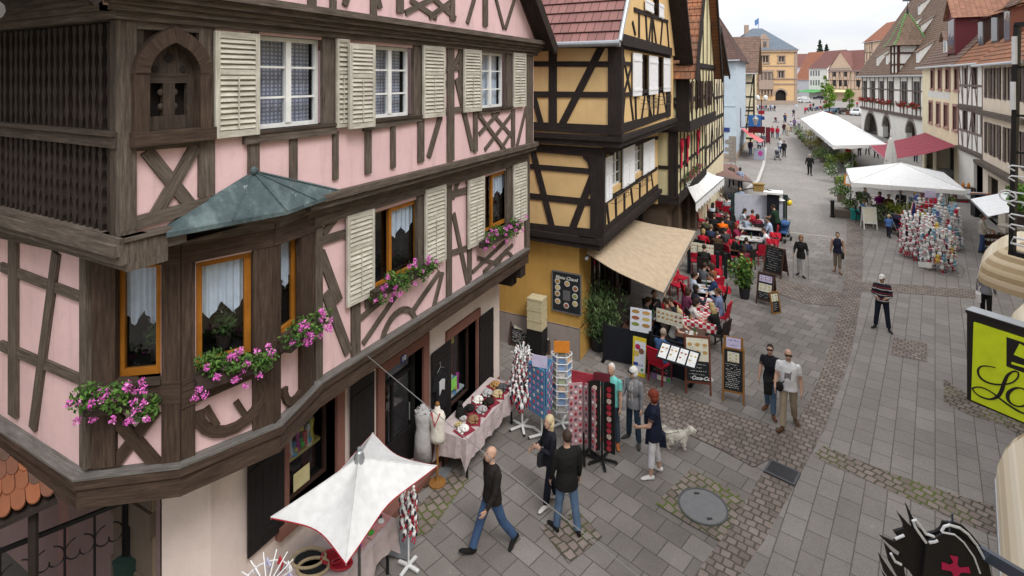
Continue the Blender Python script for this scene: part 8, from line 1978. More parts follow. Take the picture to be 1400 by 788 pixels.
def car(loc,rz,label,col):
 t=thing('parked_car',label,'car',tuple(loc),'cars parked on the square',rz);m=MB();prof=[(-2.1,.35),(-2.1,.75),(-1.95,.9),(-1.1,.98),(-.55,1.42),(.9,1.45),(1.6,1.0),(2.0,.9),(2.08,.6),(2.05,.35)]
 m.prism([(x,-.82,z)for x,z in prof],(0,1.64,0));b=m.build('body',plain('car_paint_%02x%02x%02x'%tuple(int(c*255)for c in col),col,.25,.2),t);m=MB();m.prism([(x,-.83,z)for x,z in((-.95,1.0),(-.5,1.36),(.85,1.38),(1.4,1.0))],(0,1.66,0));m.build('side_window',GLASS,t)
 m=MB();m.quad((-1.06,-.7,1.02),(-1.06,.7,1.02),(-.6,.62,1.41),(-.6,-.62,1.41));m.quad((1.56,.7,1.06),(1.56,-.7,1.06),(.98,-.62,1.44),(.98,.62,1.44));m.build('windscreen',plain('dark_lens',(.01,.01,.012),.15),t)
 for x in(-1.3,1.3):
  for y in(-.8,.8):m=MB();m.tube([(x,y-.1,.32),(x,y+.1,.32)],.32,14);w_=m.build('wheel',IRON,t);m=MB();m.tube([(x,y-.11,.32),(x,y+.11,.32)],.18,10);m.build('rim',METAL,w_)
 for y in(-.6,.6):m=MB();m.ball((-2.08,y,.7),(.05,.16,.09),8,6);m.build('headlight',WHITEF,t);m=MB();m.ball((2.05,y,.75),(.05,.14,.1),8,6);m.build('tail_light',RED,t)
for i,(x,y,a,c_,l)in enumerate(((1100,141,.5,(.55,.56,.58),'silver car partly hidden by the town hall corner'),(1098,137,.3,(.70,.70,.70),'white car behind the silver car at the town hall'),(1140,156,.9,(.06,.14,.22),'dark blue car parked beside the bushy tree'),(1149,156,1.0,(.015,.015,.018),'black car parked between the two young trees'),(1172,158,1.2,(.62,.64,.66),'white car parked at the corner of the market hall'),(1119,136,.2,(.02,.02,.03),'dark car in front of the green awning'))):car(G(x,y),a,l,c_)
def motorbike(loc,rz,label,col):
 t=thing('motorbike',label,'motorbike',tuple(loc),'motorbikes parked in a row',rz)
 for y in(-.7,.7):m=MB();m.tube([(.28*0,y+.3*math.cos(i*PI/8),.32+.3*math.sin(i*PI/8))for i in range(17)],.07,6);m.build('wheel',IRON,t)
 m=MB();m.tube([(0,-.5,.75),(0,-.1,.86),(0,.25,.8),(0,.8,.85)],[.12,.2,.14,.08],8);m.ball((0,-.1,.5),(.18,.3,.22),8,6);m.build('body',col,t);m=MB();m.tube([(0,-.72,.35),(0,-.5,.95)],.04,6);m.tube([(-.38,-.4,1.08),(0,-.5,1.0),(.38,-.4,1.08)],.025,6);m.build('handlebar',METAL,t);m=MB();m.box(-.14,.14,.1,.75,.82,.92);m.build('seat',IRON,t)
for i in range(7):motorbike(G(1103+i*4.6,152.5-.5*i),.5+.1*(i%3),('motorbike at the left end of the row, next to the person in red','second motorbike from the left end of the row','third motorbike from the left end of the row','motorbike in the middle of the row','third motorbike from the bushy tree','second motorbike from the bushy tree','motorbike at the right end of the row, by the bushy tree')[i],(cloth((.3,.02,.03)),IRON,METAL,cloth((.05,.08,.25)))[i%4])
for i in range(3):
 a=G(1005+i*9,163-4*i);t=thing('bicycle',('bicycle leaning nearest the red canopy','bicycle in the middle of the rack by the lamp','bicycle farthest along the rack by the lamp')[i],'bicycle',(a.x+2.2,a.y,0),'bicycles by the lamp',.4);
 for y in(-.5,.5):m=MB();m.tube([(0,y+.33*math.cos(q*PI/8),.34+.33*math.sin(q*PI/8))for q in range(17)],.02,5);m.build('wheel',IRON,t)
 m=MB();m.tube([(0,-.5,.34),(0,-.35,.95),(0,.2,.85),(0,.0,.3),(0,-.38,.8)],.02,5);m.tube([(0,.2,.9),(0,0,.3),(0,.5,.34),(0,.2,.85)],.02,5);m.build('frame',METAL,t);m=MB();m.tube([(-.25,-.3,1.0),(0,-.37,.97),(.25,-.3,1.0)],.016,5);m.build('handlebar',IRON,t);m=MB();m.ball((0,.22,.93),(.07,.13,.04),8,5);m.build('saddle',IRON,t)
tc=Fac((-9.6,3.0),(-8.2,3.0));t=thing('tiled_canopy','small canopy of round-ended terracotta tiles over the side gateway','canopy',(-9.0,3.4,2.6))
tmats=[plain('terracotta_%d'%i,c_,.85)for i,c_ in enumerate(((.27,.10,.05),(.22,.085,.045),(.17,.075,.05),(.11,.065,.05)))]
E_=[AT(78,676,6.1),AT(-70,742,5.7),AT(-40,596,6.9),AT(34,588,7.0)]
e0,e1,r1,r0=E_;rd=random.Random(8);rowsn=5;mt=MB()
for r in range(rowsn,-1,-1):
 f=r/rowsn;a,b=e0.lerp(r0,f),e1.lerp(r1,f);n=7;d=(b-a)/n;up_=((r0-e0)+(r1-e1))/2/rowsn;nn=d.normalized().cross(up_.normalized());nn=nn if nn.z>0 else-nn
 for i in range(n):
  o=a+d*(i+.5*(r%2))+nn*(.02+rd.uniform(0,.012));pts=[o+d*.97+up_*1.35-nn*.028,o+up_*1.35-nn*.028,o+up_*.30]
  for q in range(1,8):an=PI*q/8;pts.append(o+d*(.485-.485*math.cos(an))+up_*(.30-.36*math.sin(an)))
  pts.append(o+d*.97+up_*.30);mt.prism(pts,nn*.022,rd.choice((0,0,1,1,2,3)))
mt.build('tiles',tmats,t)
m=MB();m.tube([r0+V((.1,0,.06)),r1+V((-.2,0,.06))],.1,10);m.build('ridge_tiles',tmats[0],t);m=MB();m.prism([e0-V((0,0,.06)),e1-V((0,0,.06)),r1-V((0,0,.1)),r0-V((0,0,.1))],V((0,0,-.05)));m.build('boards',TIMBER_D,t)
q=G(24,735,1.5);m=MB();b_=e0.lerp(e1,.5);m.tube([V((b_.x,b_.y+.25,0)),V((b_.x,b_.y+.25,b_.z+.05))],.05,8);m.build('post',TIMBER_D,t)
m=MB();w0,w1=V((-9.9,3.9,0)),V((-8.45,4.15,0));m.bar(w0+V((0,.2,1.2)),w1+V((0,.2,1.2)),.12,2.4);tag(m.build('yard_wall',plaster('dusky_rose_plaster',(.26,.15,.15))),'low dusky rose yard wall behind the tiled canopy','wall')
g0,g1=AT(0,757,6.455),AT(168,684,7.2);gz=(g0.z+g1.z)/2;g0.z=g1.z=gz;gd=(g1-g0).normalized();g0=g0-gd*.6
t=thing('iron_gate','black wrought iron gate with scrolls beside the stone pier','gate',(g0.x,g0.y,0));m=MB();L_=(g1-g0).length
for z in(gz,.15):m.bar(V((g0.x,g0.y,z)),V((g1.x,g1.y,z)),.04,.05)
k=6
for i in range(k+1):q=g0.lerp(g1,i/k);m.bar(V((q.x,q.y,.1)),V((q.x,q.y,gz)),.022)
m.build('bars',IRON,t);m=MB()
for i in range(k):
 for zc,sg in((gz-.38,1),(gz-1.0,-1)):
  for s in(-1,1):
   P_=[]
   for j in range(22):a=j/21*4.6;r=.14*(1-.72*j/21);c_=g0.lerp(g1,(i+.5)/k)+gd*s*.02;P_.append(V((c_.x,c_.y,zc))+gd*s*(r*math.sin(a)+.02)+V((0,0,sg*(r*math.cos(a)*1.2))))
   m.tube(P_,.009,5)
m.build('scrolls',IRON,t);m=MB();m.bar(g1+gd*.06+V((0,0,.1-gz)),g1+gd*.06+V((0,0,.15)),.08);m.build('gate_post',IRON,t)
m=MB();q=g1+gd*.18-V((0,.16,0));m.box(q.x-.12,q.x+.12,q.y-.1,q.y+.06,.9,1.55);m.box(q.x-.13,q.x+.13,q.y-.11,q.y+.07,1.55,1.6);tag(m.build('letter_box',plain('dark_green_post',(.02,.05,.04),.5)),'dark green letter box beside the iron gate','letter box')
def bag(M,J,hand,label,col,size=(.28,.10,.26),strap=True,drop=.12,shoulder=None,cat='bag'):
 if shoulder is None:h=J['hands'][hand][0];top=h
 else:top=J['T'](*shoulder)+V((0,0,J['dz']));h=top-V((0,0,drop))
 w,d,hh=size;t=thing('bag',label,cat,tuple(M@(h-V((0,0,hh+(.08 if shoulder is None else 0))))),None,M.to_euler().z);m=MB();k=10
 m.prism([(-d/2,-w*.5,0),(-d/2,w*.5,0),(-d/2,w*.46,hh*.8),(-d/2,w*.3,hh),(-d/2,-w*.3,hh),(-d/2,-w*.46,hh*.8)],(d,0,0));o=m.build('pouch',cloth(col),t)
 if strap:
  m=MB();a=V((0,-w*.3,hh));b=V((0,w*.3,hh));z=hh+(top-h).z+.02 if shoulder else hh+.1;m.tube([a,V((0,-w*.12,z)),V((0,w*.12,z)),b],.009,6);m.build('strap',cloth(col),t)
 return t
JEANS=(.055,.10,.20);NAVYC=(.012,.016,.035);BLK=(.012,.012,.014);GREYH=(.42,.41,.40)
NEAR=dict(voxel=.0105)
p=G(674,752)
p=G(673,752);person(p,G(630,775),'bald man in a black leather jacket and jeans striding near the parasol','k1',top=(.022,.018,.016),bottom=JEANS,shoe=(.015,.014,.014),hair='bald',H=1.80,legs=((-20,14),(24,3)),arms=((16,9,24,8),(-10,9,18,0)),headpitch=-18,headyaw=-10,hem=.05,bulk=1.04,**NEAR)
p=G(752,690);o,J,M=person(p,G(715,700),'blonde woman in a dark jacket and white shoes beside the man in black','k2',top=(.016,.017,.024),bottom=(.014,.016,.026),shoe=(.66,.64,.62),hair='long',hcol=(.52,.42,.26),H=1.66,fem=True,legs=((10,3),(-8,8)),arms=((10,10,100,30),(14,10,70,20)),headyaw=25,headpitch=-10,hem=.12,**NEAR)
bag(M,J,1,'dark grey shoulder bag of the blonde woman',(.05,.05,.06),(.32,.1,.24),drop=.5,shoulder=(.2,.02,.46))
p=G(775,728);person(p,G(745,655),'man in a black jacket and jeans looking towards the racks','k3',top=(.013,.012,.013),bottom=(.10,.16,.26),shoe=(.012,.012,.012),hair='short',hcol=(.05,.035,.028),H=1.78,legs=((6,2),(-6,4)),spread=5,arms=((8,8,12,0),(2,8,14,0)),hem=.14,bulk=1.10,headyaw=12,headpitch=-4,**NEAR)
p=G(836,606);person(p,G(800,660),'grey-haired man in a turquoise polo shirt behind the black rack','k4',top=(.16,.52,.50),bottom=(.05,.07,.10),shoe=(.40,.14,.05),hair='short',hcol=(.55,.53,.50),H=1.74,sleeve='short',legs=((2,2),(-3,4)),spread=4,arms=((6,8,10,0),(26,8,40,20)),headpitch=-14,fat=.03,**NEAR)
p=G(866,604);o,J,M=person(p,G(835,640),'white-haired woman in a grey patterned jacket with a pale handbag','k5',top=(.20,.20,.215),bottom=(.025,.045,.07),shoe=(.05,.05,.05),hair='bob',hcol=(.60,.59,.57),H=1.64,shirt=(.5,.44,.40),inner=True,glasses=True,fem=True,legs=((4,2),(-4,4)),spread=5,arms=((4,10,14,0),(16,12,78,12)),hem=.11,headyaw=-20,bulk=1.03,**NEAR)
bag(M,J,1,'pale grey handbag of the white-haired woman',(.42,.40,.42),(.34,.12,.28),drop=.36,shoulder=(.19,.02,.46))
p=G(894,650);o,J,M=person(p,G(850,640),'red-haired woman in a navy blouse and white trousers with a dark bag','k6',top=NAVYC,bottom=(.62,.62,.66),shoe=(.68,.67,.68),hair='curly',hcol=(.17,.035,.02),H=1.70,fem=True,sleeve='short',pants='capri',legs=((5,3),(-5,4)),spread=4,arms=((16,8,50,20),(-6,10,20,0)),hem=.16,fat=.04,bulk=1.12,**NEAR)
bag(M,J,1,'large navy shoulder bag of the red-haired woman',(.015,.018,.04),(.42,.14,.28),drop=.62,shoulder=(.23,-.02,.46))
p=G(1053,566);o,J,M=person(p,G(1040,620),'dark-haired woman in sunglasses and black top walking with a bald man','k7',top=(.018,.016,.024),bottom=(.09,.14,.22),shoe=(.14,.06,.03),hair='bun',hcol=(.03,.02,.016),H=1.66,glasses=True,fem=True,sleeve='short',legs=((14,6),(-10,12)),arms=((10,10,70,12),(8,10,12,0)),hem=.08,**NEAR)
bag(M,J,1,'black shoulder bag and jacket of the woman in sunglasses',(.012,.012,.013),(.34,.16,.36),drop=.34,shoulder=(.02,.16,.40))
WT=cloth((.66,.66,.68))
p=G(1078,584);o,J,M=person(p,G(1066,640),'bald man in a white printed T-shirt and beige trousers','k8',top=(.70,.70,.72),bottom=(.32,.26,.19),shoe=(.10,.05,.03),hair='bald',H=1.80,glasses=True,sleeve='short',legs=((-12,16),(18,4)),arms=((-8,10,24,0),(12,10,34,5)),headyaw=10,bulk=1.05,fat=.02,**NEAR)
m=MB();D_=[J['T'](-.14,.02,.50),J['T'](-.06,.14,.34),J['T'](.10,.135,.10),J['T'](.17,.04,.0)];m.tube([M@(q+V((0,0,J['dz'])))for q in D_],.012,6);t=thing('bag','small black belt pouch on the strap of the bald man','bag',tuple(M@(D_[2]+V((0,0,J['dz'])))));m.build('strap',cloth(BLK),t);m=MB();q=M@(D_[2]+V((.06,.06,J['dz']-.08)));m.ball(q,(.09,.07,.11),10,7);m.build('pouch',cloth(BLK),t)
m=MB();F_t=[J['T'](x,.142,z)+V((0,0,J['dz']))for x,z in((-.07,.34),(.06,.34),(.07,.2),(-.06,.2))];m.prism([M@q for q in F_t],M.to_3x3()@V((0,.012,0)));m2=m.build('shirt_print',plain('grey_print',(.22,.20,.20),.8),None);m2.parent=o;m2.matrix_parent_inverse=o.matrix_basis.inverted()if 0 else M.inverted()
STR=stripes('striped_jumper',[(.02,.02,.03),(.02,.02,.03),(.50,.48,.47),(.02,.02,.03),(.22,.03,.04),(.02,.02,.03)],34,'z')
p=G(1206,451);person(p,G(1200,480),'man in a white cap and dark striped jumper standing in the street','k9',bottom=(.018,.022,.04),topmat=STR,hair='cap',hcol=(.72,.71,.69),H=1.76,glasses=True,legs=((3,2),(-3,3)),spread=6,arms=((14,12,70,25),(14,12,70,25)),headyaw=-14,hem=.06,voxel=.014)
p=G(1095,378);o,J,M=person(p,G(1090,420),'woman in a black jacket and pale trousers walking with two crutches','k10',top=(.02,.02,.022),bottom=(.50,.49,.50),hair='bob',hcol=(.22,.12,.06),H=1.66,fem=True,legs=((10,4),(-8,10)),arms=((12,16,40,0),(12,16,40,0)),hem=.16,voxel=.014)
for s in(0,1):h=M@J['hands'][s][0];m=MB();m.tube([V((h.x,h.y+.05,h.z+.25)),h,V((h.x,h.y-.05,.01))],.012,6);tag(m.build('crutch',METAL),('crutch in the right hand of the woman in pale trousers','crutch in the left hand of the woman in pale trousers')[1-s],'crutch','a pair of crutches')
p=G(1145,373);o,J,M=person(p,G(1140,420),'dark-haired woman in a navy top and khaki cropped trousers','k11',top=(.02,.022,.045),bottom=(.22,.18,.14),shoe=(.2,.12,.08),hair='bun',hcol=(.03,.022,.02),H=1.66,fem=True,sleeve='none',pants='capri',legs=((8,4),(-8,10)),arms=((6,14,24,0),(-6,10,12,0)),voxel=.014,bulk=1.05)
bag(M,J,0,'dark bag carried by the woman in khaki trousers',(.03,.025,.025),(.3,.1,.22),drop=.5,shoulder=(-.2,.02,.44))
person(G(1215,325),G(1230,315),'small blond child in a blue top beside the pushchair','k12',top=(.10,.20,.48),bottom=(.03,.03,.05),hcol=(.5,.4,.22),H=1.12,headk=1.38,legs=((10,4),(-6,8)),arms=((18,10,30,0),(18,10,30,0)),voxel=.018,bulk=1.1)
person(G(1343,346),G(1370,350),'man in a light shirt and dark waistcoat at the bottle crates','k13',top=(.50,.46,.40),bottom=(.06,.10,.22),hcol=(.06,.045,.035),H=1.76,legs=((4,2),(-4,4)),arms=((20,8,50,10),(20,8,50,10)),headpitch=-20,voxel=.016,bulk=1.06)
p=G(1348,436);o,J,M=person(p,G(1345,350),'woman in a grey top with a white bag under the cream awnings','k14',top=(.22,.22,.26),bottom=(.012,.012,.014),hair='bob',hcol=(.08,.05,.03),H=1.68,fem=True,voxel=.016,legs=((6,3),(-6,6)),arms=((2,10,16,0),(2,10,16,0)))
bag(M,J,0,'white shoulder bag of the woman under the cream awnings',(.68,.66,.66),(.4,.14,.32),drop=.5,shoulder=(-.2,.02,.44))
person(G(1107,240),G(1110,190),'man in a black coat walking away up the street','k15',top=BLK,bottom=(.014,.014,.017),hair='cap',hcol=(.35,.34,.33),H=1.76,legs=((12,4),(-10,12)),arms=((-12,14,20,0),(10,12,20,0)),hem=.22,bulk=1.08,voxel=.018)
p=G(926,613);t=thing('dog','small fluffy white dog standing behind the red-haired woman','dog',tuple(p),rz=RAD(-70))
m=MB();loft(m,[(0,-.26,.27),(0,-.22,.28),(0,-.08,.27),(0,.08,.28),(0,.17,.30),(0,.21,.32)],[.03,.085,.085,.10,.08,.04],[.03,.09,.09,.11,.09,.04],(1,0,0),12)
loft(m,[(0,.15,.32),(0,.23,.39),(0,.27,.41)],[.06,.055,.04],[.06,.055,.04],(1,0,0),10);m.ball((0,.29,.43),(.065,.075,.065));loft(m,[(0,.33,.425),(0,.39,.405),(0,.41,.40)],[.04,.028,.012],[.035,.025,.012],(1,0,0),8)
for s in(-1,1):
 m.ball((s*.06,.27,.43),(.022,.03,.055));m.tube([(s*.055,.13,.25),(s*.055,.14,.13),(s*.055,.13,.10),(s*.055,.135,.02)],[.045,.03,.026,.026],8);m.ball((s*.055,.15,.022),(.03,.04,.02));m.tube([(s*.06,-.16,.26),(s*.062,-.12,.18),(s*.06,-.215,.11),(s*.06,-.20,.02)],[.06,.045,.026,.026],8);m.ball((s*.06,-.185,.022),(.03,.04,.02))
m.tube([(0,-.25,.31),(0,-.31,.36),(0,-.30,.43),(0,-.24,.46)],[.03,.035,.035,.02],8)
me,_=remesh(m,.012,'dog_body');rd=random.Random(3);o=bpy.data.objects.new('body',me);COL.objects.link(o);o.parent=t;me.materials.append(cloth((.62,.59,.52)));me.polygons.foreach_set('use_smooth',[True]*len(me.polygons))
m=MB();vs=[v for v in me.vertices if v.co.z>.1]
for v in rd.sample(list(vs),min(len(vs),700)):q=V(v.co);d=(v.normal*.5+V((rd.gauss(0,.3),-.5,-.6+rd.gauss(0,.3)))).normalized()*.05;w_=d.cross(V((1,.2,.1))).normalized()*.008;m.add([q-w_,q+w_,q+d],[(0,1,2)])
m.build('fur',cloth((.66,.63,.56)),t);m=MB();m.ball((0,.415,.405),.014,6,5);[m.ball((s*.03,.345,.45),.010,6,5)for s in(-1,1)];m.build('nose_and_eyes',plain('eye_dark',(.03,.02,.015),.3),t)
m=MB();h=G(898,640);m.tube([p+V((.08,.1,.34)),p.lerp(h,.5)+V((0,0,.5)),V((h.x,h.y,.8))],.006,5);tag(m.build('dog_lead',IRON),'thin dark lead from the white dog to the red-haired woman','lead')
SIT={'a':dict(arms=((40,12,60,25),(40,12,60,25)),lean=10),'b':dict(arms=((55,14,50,20),(30,14,90,25)),lean=16,headyaw=20),'c':dict(arms=((20,12,70,30),(50,20,100,20)),lean=4,headpitch=-15,fem=True),'d':dict(arms=((46,12,56,22),(46,12,56,22)),lean=14,headyaw=-20,fem=True,sleeve='short')}
gc=[0]
def guest(px,py,tgt,label,pose,top,bottom=(.03,.035,.06),hair='short',hcol=(.05,.03,.02),chair=None,zh=1.2,grp='guests at the terrace tables',seat_off=.0,**k):
 p=G(px,py,zh);p.z=0;kw={**SITP,**SIT[pose],'voxel':.017,'fingers':False,**k}
 d=dirw(p,tgt);q=p-d*.0
 o,J,M=person(q,V(tgt),label,'sit_'+pose+str(sorted(k.items())),top=top,bottom=bottom,hair=hair,hcol=hcol,group=grp,H=1.72,face_parts=False,**kw)
 gc[0]+=1;chair=chair or 'RD'[gc[0]%2]
 if chair:dup(CH_R if chair=='R' else CH_D,(p.x-d.x*.02,p.y-d.y*.02,.01),face_rz(d),('red' if chair=='R' else 'dark woven')+' chair under the '+label.replace(' with a red chair cover','').split(' at ')[0].split(' by ')[0].split(' under the large')[0].split(' in the back')[0].split(' with his')[0].split(' beside')[0],'terrace chairs',(1.08,1.08,1.04))
 return p
CK=checker('red_white_check',(.42,.02,.04),(.66,.62,.60),9.0)
T1=terrace_table(968,380,'white table at the back of the near terrace',plain('pale_top',(.55,.55,.55),.6),.8,.75,.1,None,4,1);T2=terrace_table(965,395,'white table with a green bottle on the near terrace',plain('pale_top',(.55,.55,.55),.6),.8,.75,.1,None,4,2);T3=terrace_table(963,414,'red and white table with the two open menus',WHITEC,.85,.8,.1,CK,5,3);T4=terrace_table(957,434,'red and white table next to the blonde in white trousers',WHITEC,.9,.85,.1,CK,4,4);T5=terrace_table(944,455,'dark table behind the menu lectern',DW,.8,.7,.1,None,5,5);T6=terrace_table(905,432,'shaded table under the sand awning',DW,.8,.8,.1,None,3,6);T7=terrace_table(872,445,'table in the shade beside the bamboo',DW,.8,.8,.1,None,3,7)
BL=(.50,.40,.22)
guest(921,430,T5,'blond child with a topknot at the dark table','d',(.66,.64,.64),(.1,.15,.3),'pony',BL,None,1.12)
guest(943,413,T4,'dark-haired woman in a white blouse at the checked tables','d',(.60,.58,.57),(.02,.02,.03),'bob',(.03,.02,.016))
guest(949,395,T3,'woman with long black hair at the checked tables','c',(.03,.03,.045),(.02,.02,.03),'long',(.018,.014,.012))
guest(945,377,T2,'man in a light blue shirt at the white tables','a',(.42,.48,.58))
guest(981,379,T2,'man in a navy jumper facing the light blue shirt at the white tables','b',(.02,.04,.10))
guest(984,400,T3,'brown-haired woman in a blue sleeveless top at the checked tables','c',(.16,.20,.34),(.08,.1,.2),'bun',(.09,.045,.025))
guest(981,422,T4,'long-haired blonde in a black top and white trousers at the checked tables','d',(.014,.013,.015),(.62,.58,.60),'long',(.40,.30,.15))
guest(935,400,T3,'guest in a plum top beside the black-haired woman','d',(.12,.03,.07),hair='bob',hcol=(.05,.03,.02));guest(960,365,T1,'guest in grey with his back to the three menu sheets','a',(.11,.115,.13));guest(975,366,T1,'guest in a rust jumper by the dark posts','c',(.22,.07,.03),hair='bob',hcol=(.06,.04,.03));guest(926,412,T6,'guest in a black fleece at the awning edge','b',(.02,.02,.024))
guest(903,458,T5,'man in a blue checked shirt behind the windbreak','a',(.05,.11,.24),hcol=(.3,.25,.2))
guest(864,420,T7,'guest in a dark shirt in the shade by the bamboo','b',(.04,.04,.045));guest(880,412,T6,'guest in a grey top in the shade under the awning','a',(.10,.10,.11),chair='D');guest(893,402,T6,'guest in black in the shade under the awning','c',(.02,.02,.025),chair='D');guest(916,415,T6,'guest in brown at the edge of the awning shade','a',(.08,.05,.035))
TW=plain('grey_white_top',(.42,.42,.42),.6)
A1=terrace_table(1030,301,'white table before the poster screen',TW,1.0,.8,.1,None,4,8);A2=terrace_table(1026,311,'white table next to the man in light blue',TW,1.0,.8,.1,None,4,9);A3=terrace_table(1025,326,'busy table in the middle of the far terrace',TW,1.0,.8,.1,None,6,10);A4=terrace_table(1010,340,'dark table with cups beside the old man',DW,.9,.8,.1,None,5,11);A5=terrace_table(975,322,'low dark table beside the person in bright red',DW,.8,.8,.1,None,4,12);A6=terrace_table(985,292,'table by the orange vest',DW,.8,.8,.1,None,4,13);A7=terrace_table(990,274,'table under the white awning',TW,.8,.8,.1,None,3,14);A8=terrace_table(1012,268,'table at the back corner of the far terrace',TW,.8,.8,.1,None,3,15)
gs=[(1005,309,A3,'red-haired woman in a dark red cardigan at the far terrace','c',(.22,.02,.06),'bob',(.20,.05,.03),'R'),(1017,297,A2,'bearded man in a grey-blue T-shirt at the far terrace','b',(.30,.36,.46),'short',(.05,.035,.03),'R'),(1013,288,A1,'woman in a pale blue top at the far terrace','d',(.48,.54,.62),'long',(.04,.03,.02),'R'),(1028,291,A1,'child in a red top at the far terrace','a',(.42,.03,.04),'short',(.06,.04,.03),'R'),(1054,301,A2,'man in a light blue checked shirt at the far terrace','a',(.40,.50,.66),'short',(.05,.04,.03),'R'),(1051,316,A3,'man in a white shirt with a red chair cover at the far terrace','b',(.66,.66,.70),'short',(.07,.04,.03),'R'),(1002,326,A4,'bald old man in a black jacket at the far terrace','b',(.016,.018,.017),'fringe',(.45,.42,.40),'R'),(960,318,A5,'blond person in a bright red jacket at the far terrace','a',(.42,.015,.03),'bob',(.35,.24,.10),'D'),(971,312,A5,'person in a dark blue jacket next to the red jacket at the far terrace','a',(.03,.04,.09),'short',(.2,.15,.1),'D'),(988,302,A6,'worker in an orange high-visibility vest at the far terrace','b',(.80,.16,.01),'short',(.03,.02,.02),'D'),(976,296,A6,'guest in a black coat left of the orange vest at the far terrace','a',(.018,.018,.02),'short',(.1,.07,.05),'D'),(974,281,A7,'dark-haired woman in a pale blouse under the white awning at the far terrace','d',(.50,.54,.62),'long',(.03,.02,.02),'R'),(1003,281,A8,'guest in a turquoise top in the back row at the far terrace','c',(.10,.32,.36),'bun',(.03,.02,.02),'R'),(985,268,A7,'guest in a light coat in the back row at the far terrace','a',(.40,.38,.34),'short',(.3,.25,.2),'R'),(999,262,A8,'guest in a navy coat in the back row at the far terrace','b',(.03,.04,.08),'short',(.05,.04,.03),'R'),(1021,270,A8,'guest in a grey jumper by the dark posts at the far terrace','a',(.16,.17,.2),'bob',(.1,.06,.04),'R')]
gs+=[(994,316,A5,'guest in a charcoal jumper at the middle aisle','a',(.05,.05,.055),'short',(.06,.05,.04),'D'),(1036,297,A1,'guest in a burgundy top by the poster screen at the far terrace','c',(.16,.02,.04),'bob',(.05,.03,.02),'D'),(981,322,A5,'guest in brown leather by the low dark table','b',(.07,.04,.025),'short',(.1,.08,.06),'D'),(966,302,A6,'guest in an olive jacket at the house wall of the far terrace','a',(.07,.07,.04),'short',(.05,.04,.03),'D'),(980,288,A6,'guest in a crimson scarf left of the back tables','d',(.30,.03,.05),'long',(.06,.03,.02),'D'),(996,298,A6,'guest in faded black right of the orange vest','a',(.03,.03,.035),'short',(.25,.2,.16),'D'),(994,274,A7,'guest in a striped grey shirt under the white awning','b',(.24,.25,.28),'short',(.04,.03,.02),'R'),(1009,274,A8,'guest in a scarlet jacket in the back row','c',(.34,.02,.03),'bob',(.05,.03,.02),'D'),(1020,330,A3,'guest in dark blue facing the busy middle table','a',(.025,.035,.07),'short',(.05,.035,.025),'D'),(1018,341,A4,'guest in a maroon jumper beside the chalk A-board','d',(.15,.025,.04),'long',(.04,.025,.02),'R'),(1012,258,A8,'guest in a pale denim jacket at the far back corner','a',(.25,.32,.42),'short',(.06,.04,.03),'D'),(962,340,A5,'guest in black under the tip of the sand awning','a',(.02,.02,.022),'short',(.04,.03,.02),'D')]
for x,y,tg,l,po_,tp,hr,hc,ch in gs:guest(x,y,tg,l,po_,tp,hair=hr,hcol=hc,chair=ch if gc[0]%3 else 'D')
for i,(x,y,tg,pr,l)in enumerate(((952,355,T1,CH_R,'empty red chair at the back of the near terrace by the awning rail'),(978,366,T1,CH_R,'empty red chair nearest the dark square posts'),(931,378,T1,CH_R,'empty red chair just outside the awning corner'),(927,388,T2,CH_R,'second empty red chair outside the awning corner'),(908,438,T6,CH_R,'empty red chair beside the blond child'),(996,356,A4,CH_D,'dark woven chair with its back to the near terrace'),(1022,352,A4,CH_D,'dark woven chair pushed against the busy tables'),(1040,345,A3,CH_R,'red chair with a red cover beside the chalk A-board'),(1056,338,A3,CH_R,'red chair at the street edge of the far terrace'),(990,338,A4,CH_R,'red chair left of the old man in black'),(948,330,A5,CH_D,'dark woven chair under the tip of the sand awning'),(958,300,A6,CH_R,'red chair at the house wall of the far terrace'),(966,288,A7,CH_R,'red chair under the white awning edge'),(1008,300,A2,CH_R,'red chair in the middle aisle of the far terrace'),(1000,290,A6,CH_R,'pinkish red chair behind the orange vest'),(1043,288,A1,CH_R,'red chair before the poster screen'),(985,318,A5,CH_D,'dark woven chair by the low table'))):p=G(x,y,.5);chair_at(p,tg,pr,l)
COV=cloth((.50,.02,.04));rd=random.Random(12)
for i,(x,y,l)in enumerate(((989,396,'bright red blanket over the chair of the woman in blue'),(1060,322,'bright red blanket over the chair at the street edge'),(1056,331,'second red blanket at the street edge of the far terrace'),(979,372,'red blanket on the chair behind the navy jumper'),(1003,332,'red blanket on the chair of the old man'))):
 p=G(x,y,.8);m=MB();K=8
 g=[[p+V((-.24+.48*a/K+rd.uniform(-.01,.01),.14*math.sin((b/K-.5)*2.2)+.03*math.sin(a*1.7+b),.16-.5*abs(b/K-.45)+.02*math.sin(a*2.1)))for b in range(K+1)]for a in range(K+1)]
 for a in range(K):
  for b in range(K):m.quad(g[a][b],g[a+1][b],g[a+1][b+1],g[a][b+1]);z=V((0,0,-.015));m.quad(g[a][b]+z,g[a][b+1]+z,g[a+1][b+1]+z,g[a+1][b]+z)
 tag(m.build('blanket',COV,None,True),l,'blanket','red blankets on the terrace chairs')
person(G(1063,330),G(1030,320),'waiter in a dark green shirt and black apron serving the far terrace','k16',top=(.015,.035,.02),bottom=BLK,H=1.78,sleeve='short',legs=((4,2),(-4,4)),arms=((40,12,60,10),(20,12,30,0)),lean=18,voxel=.016)
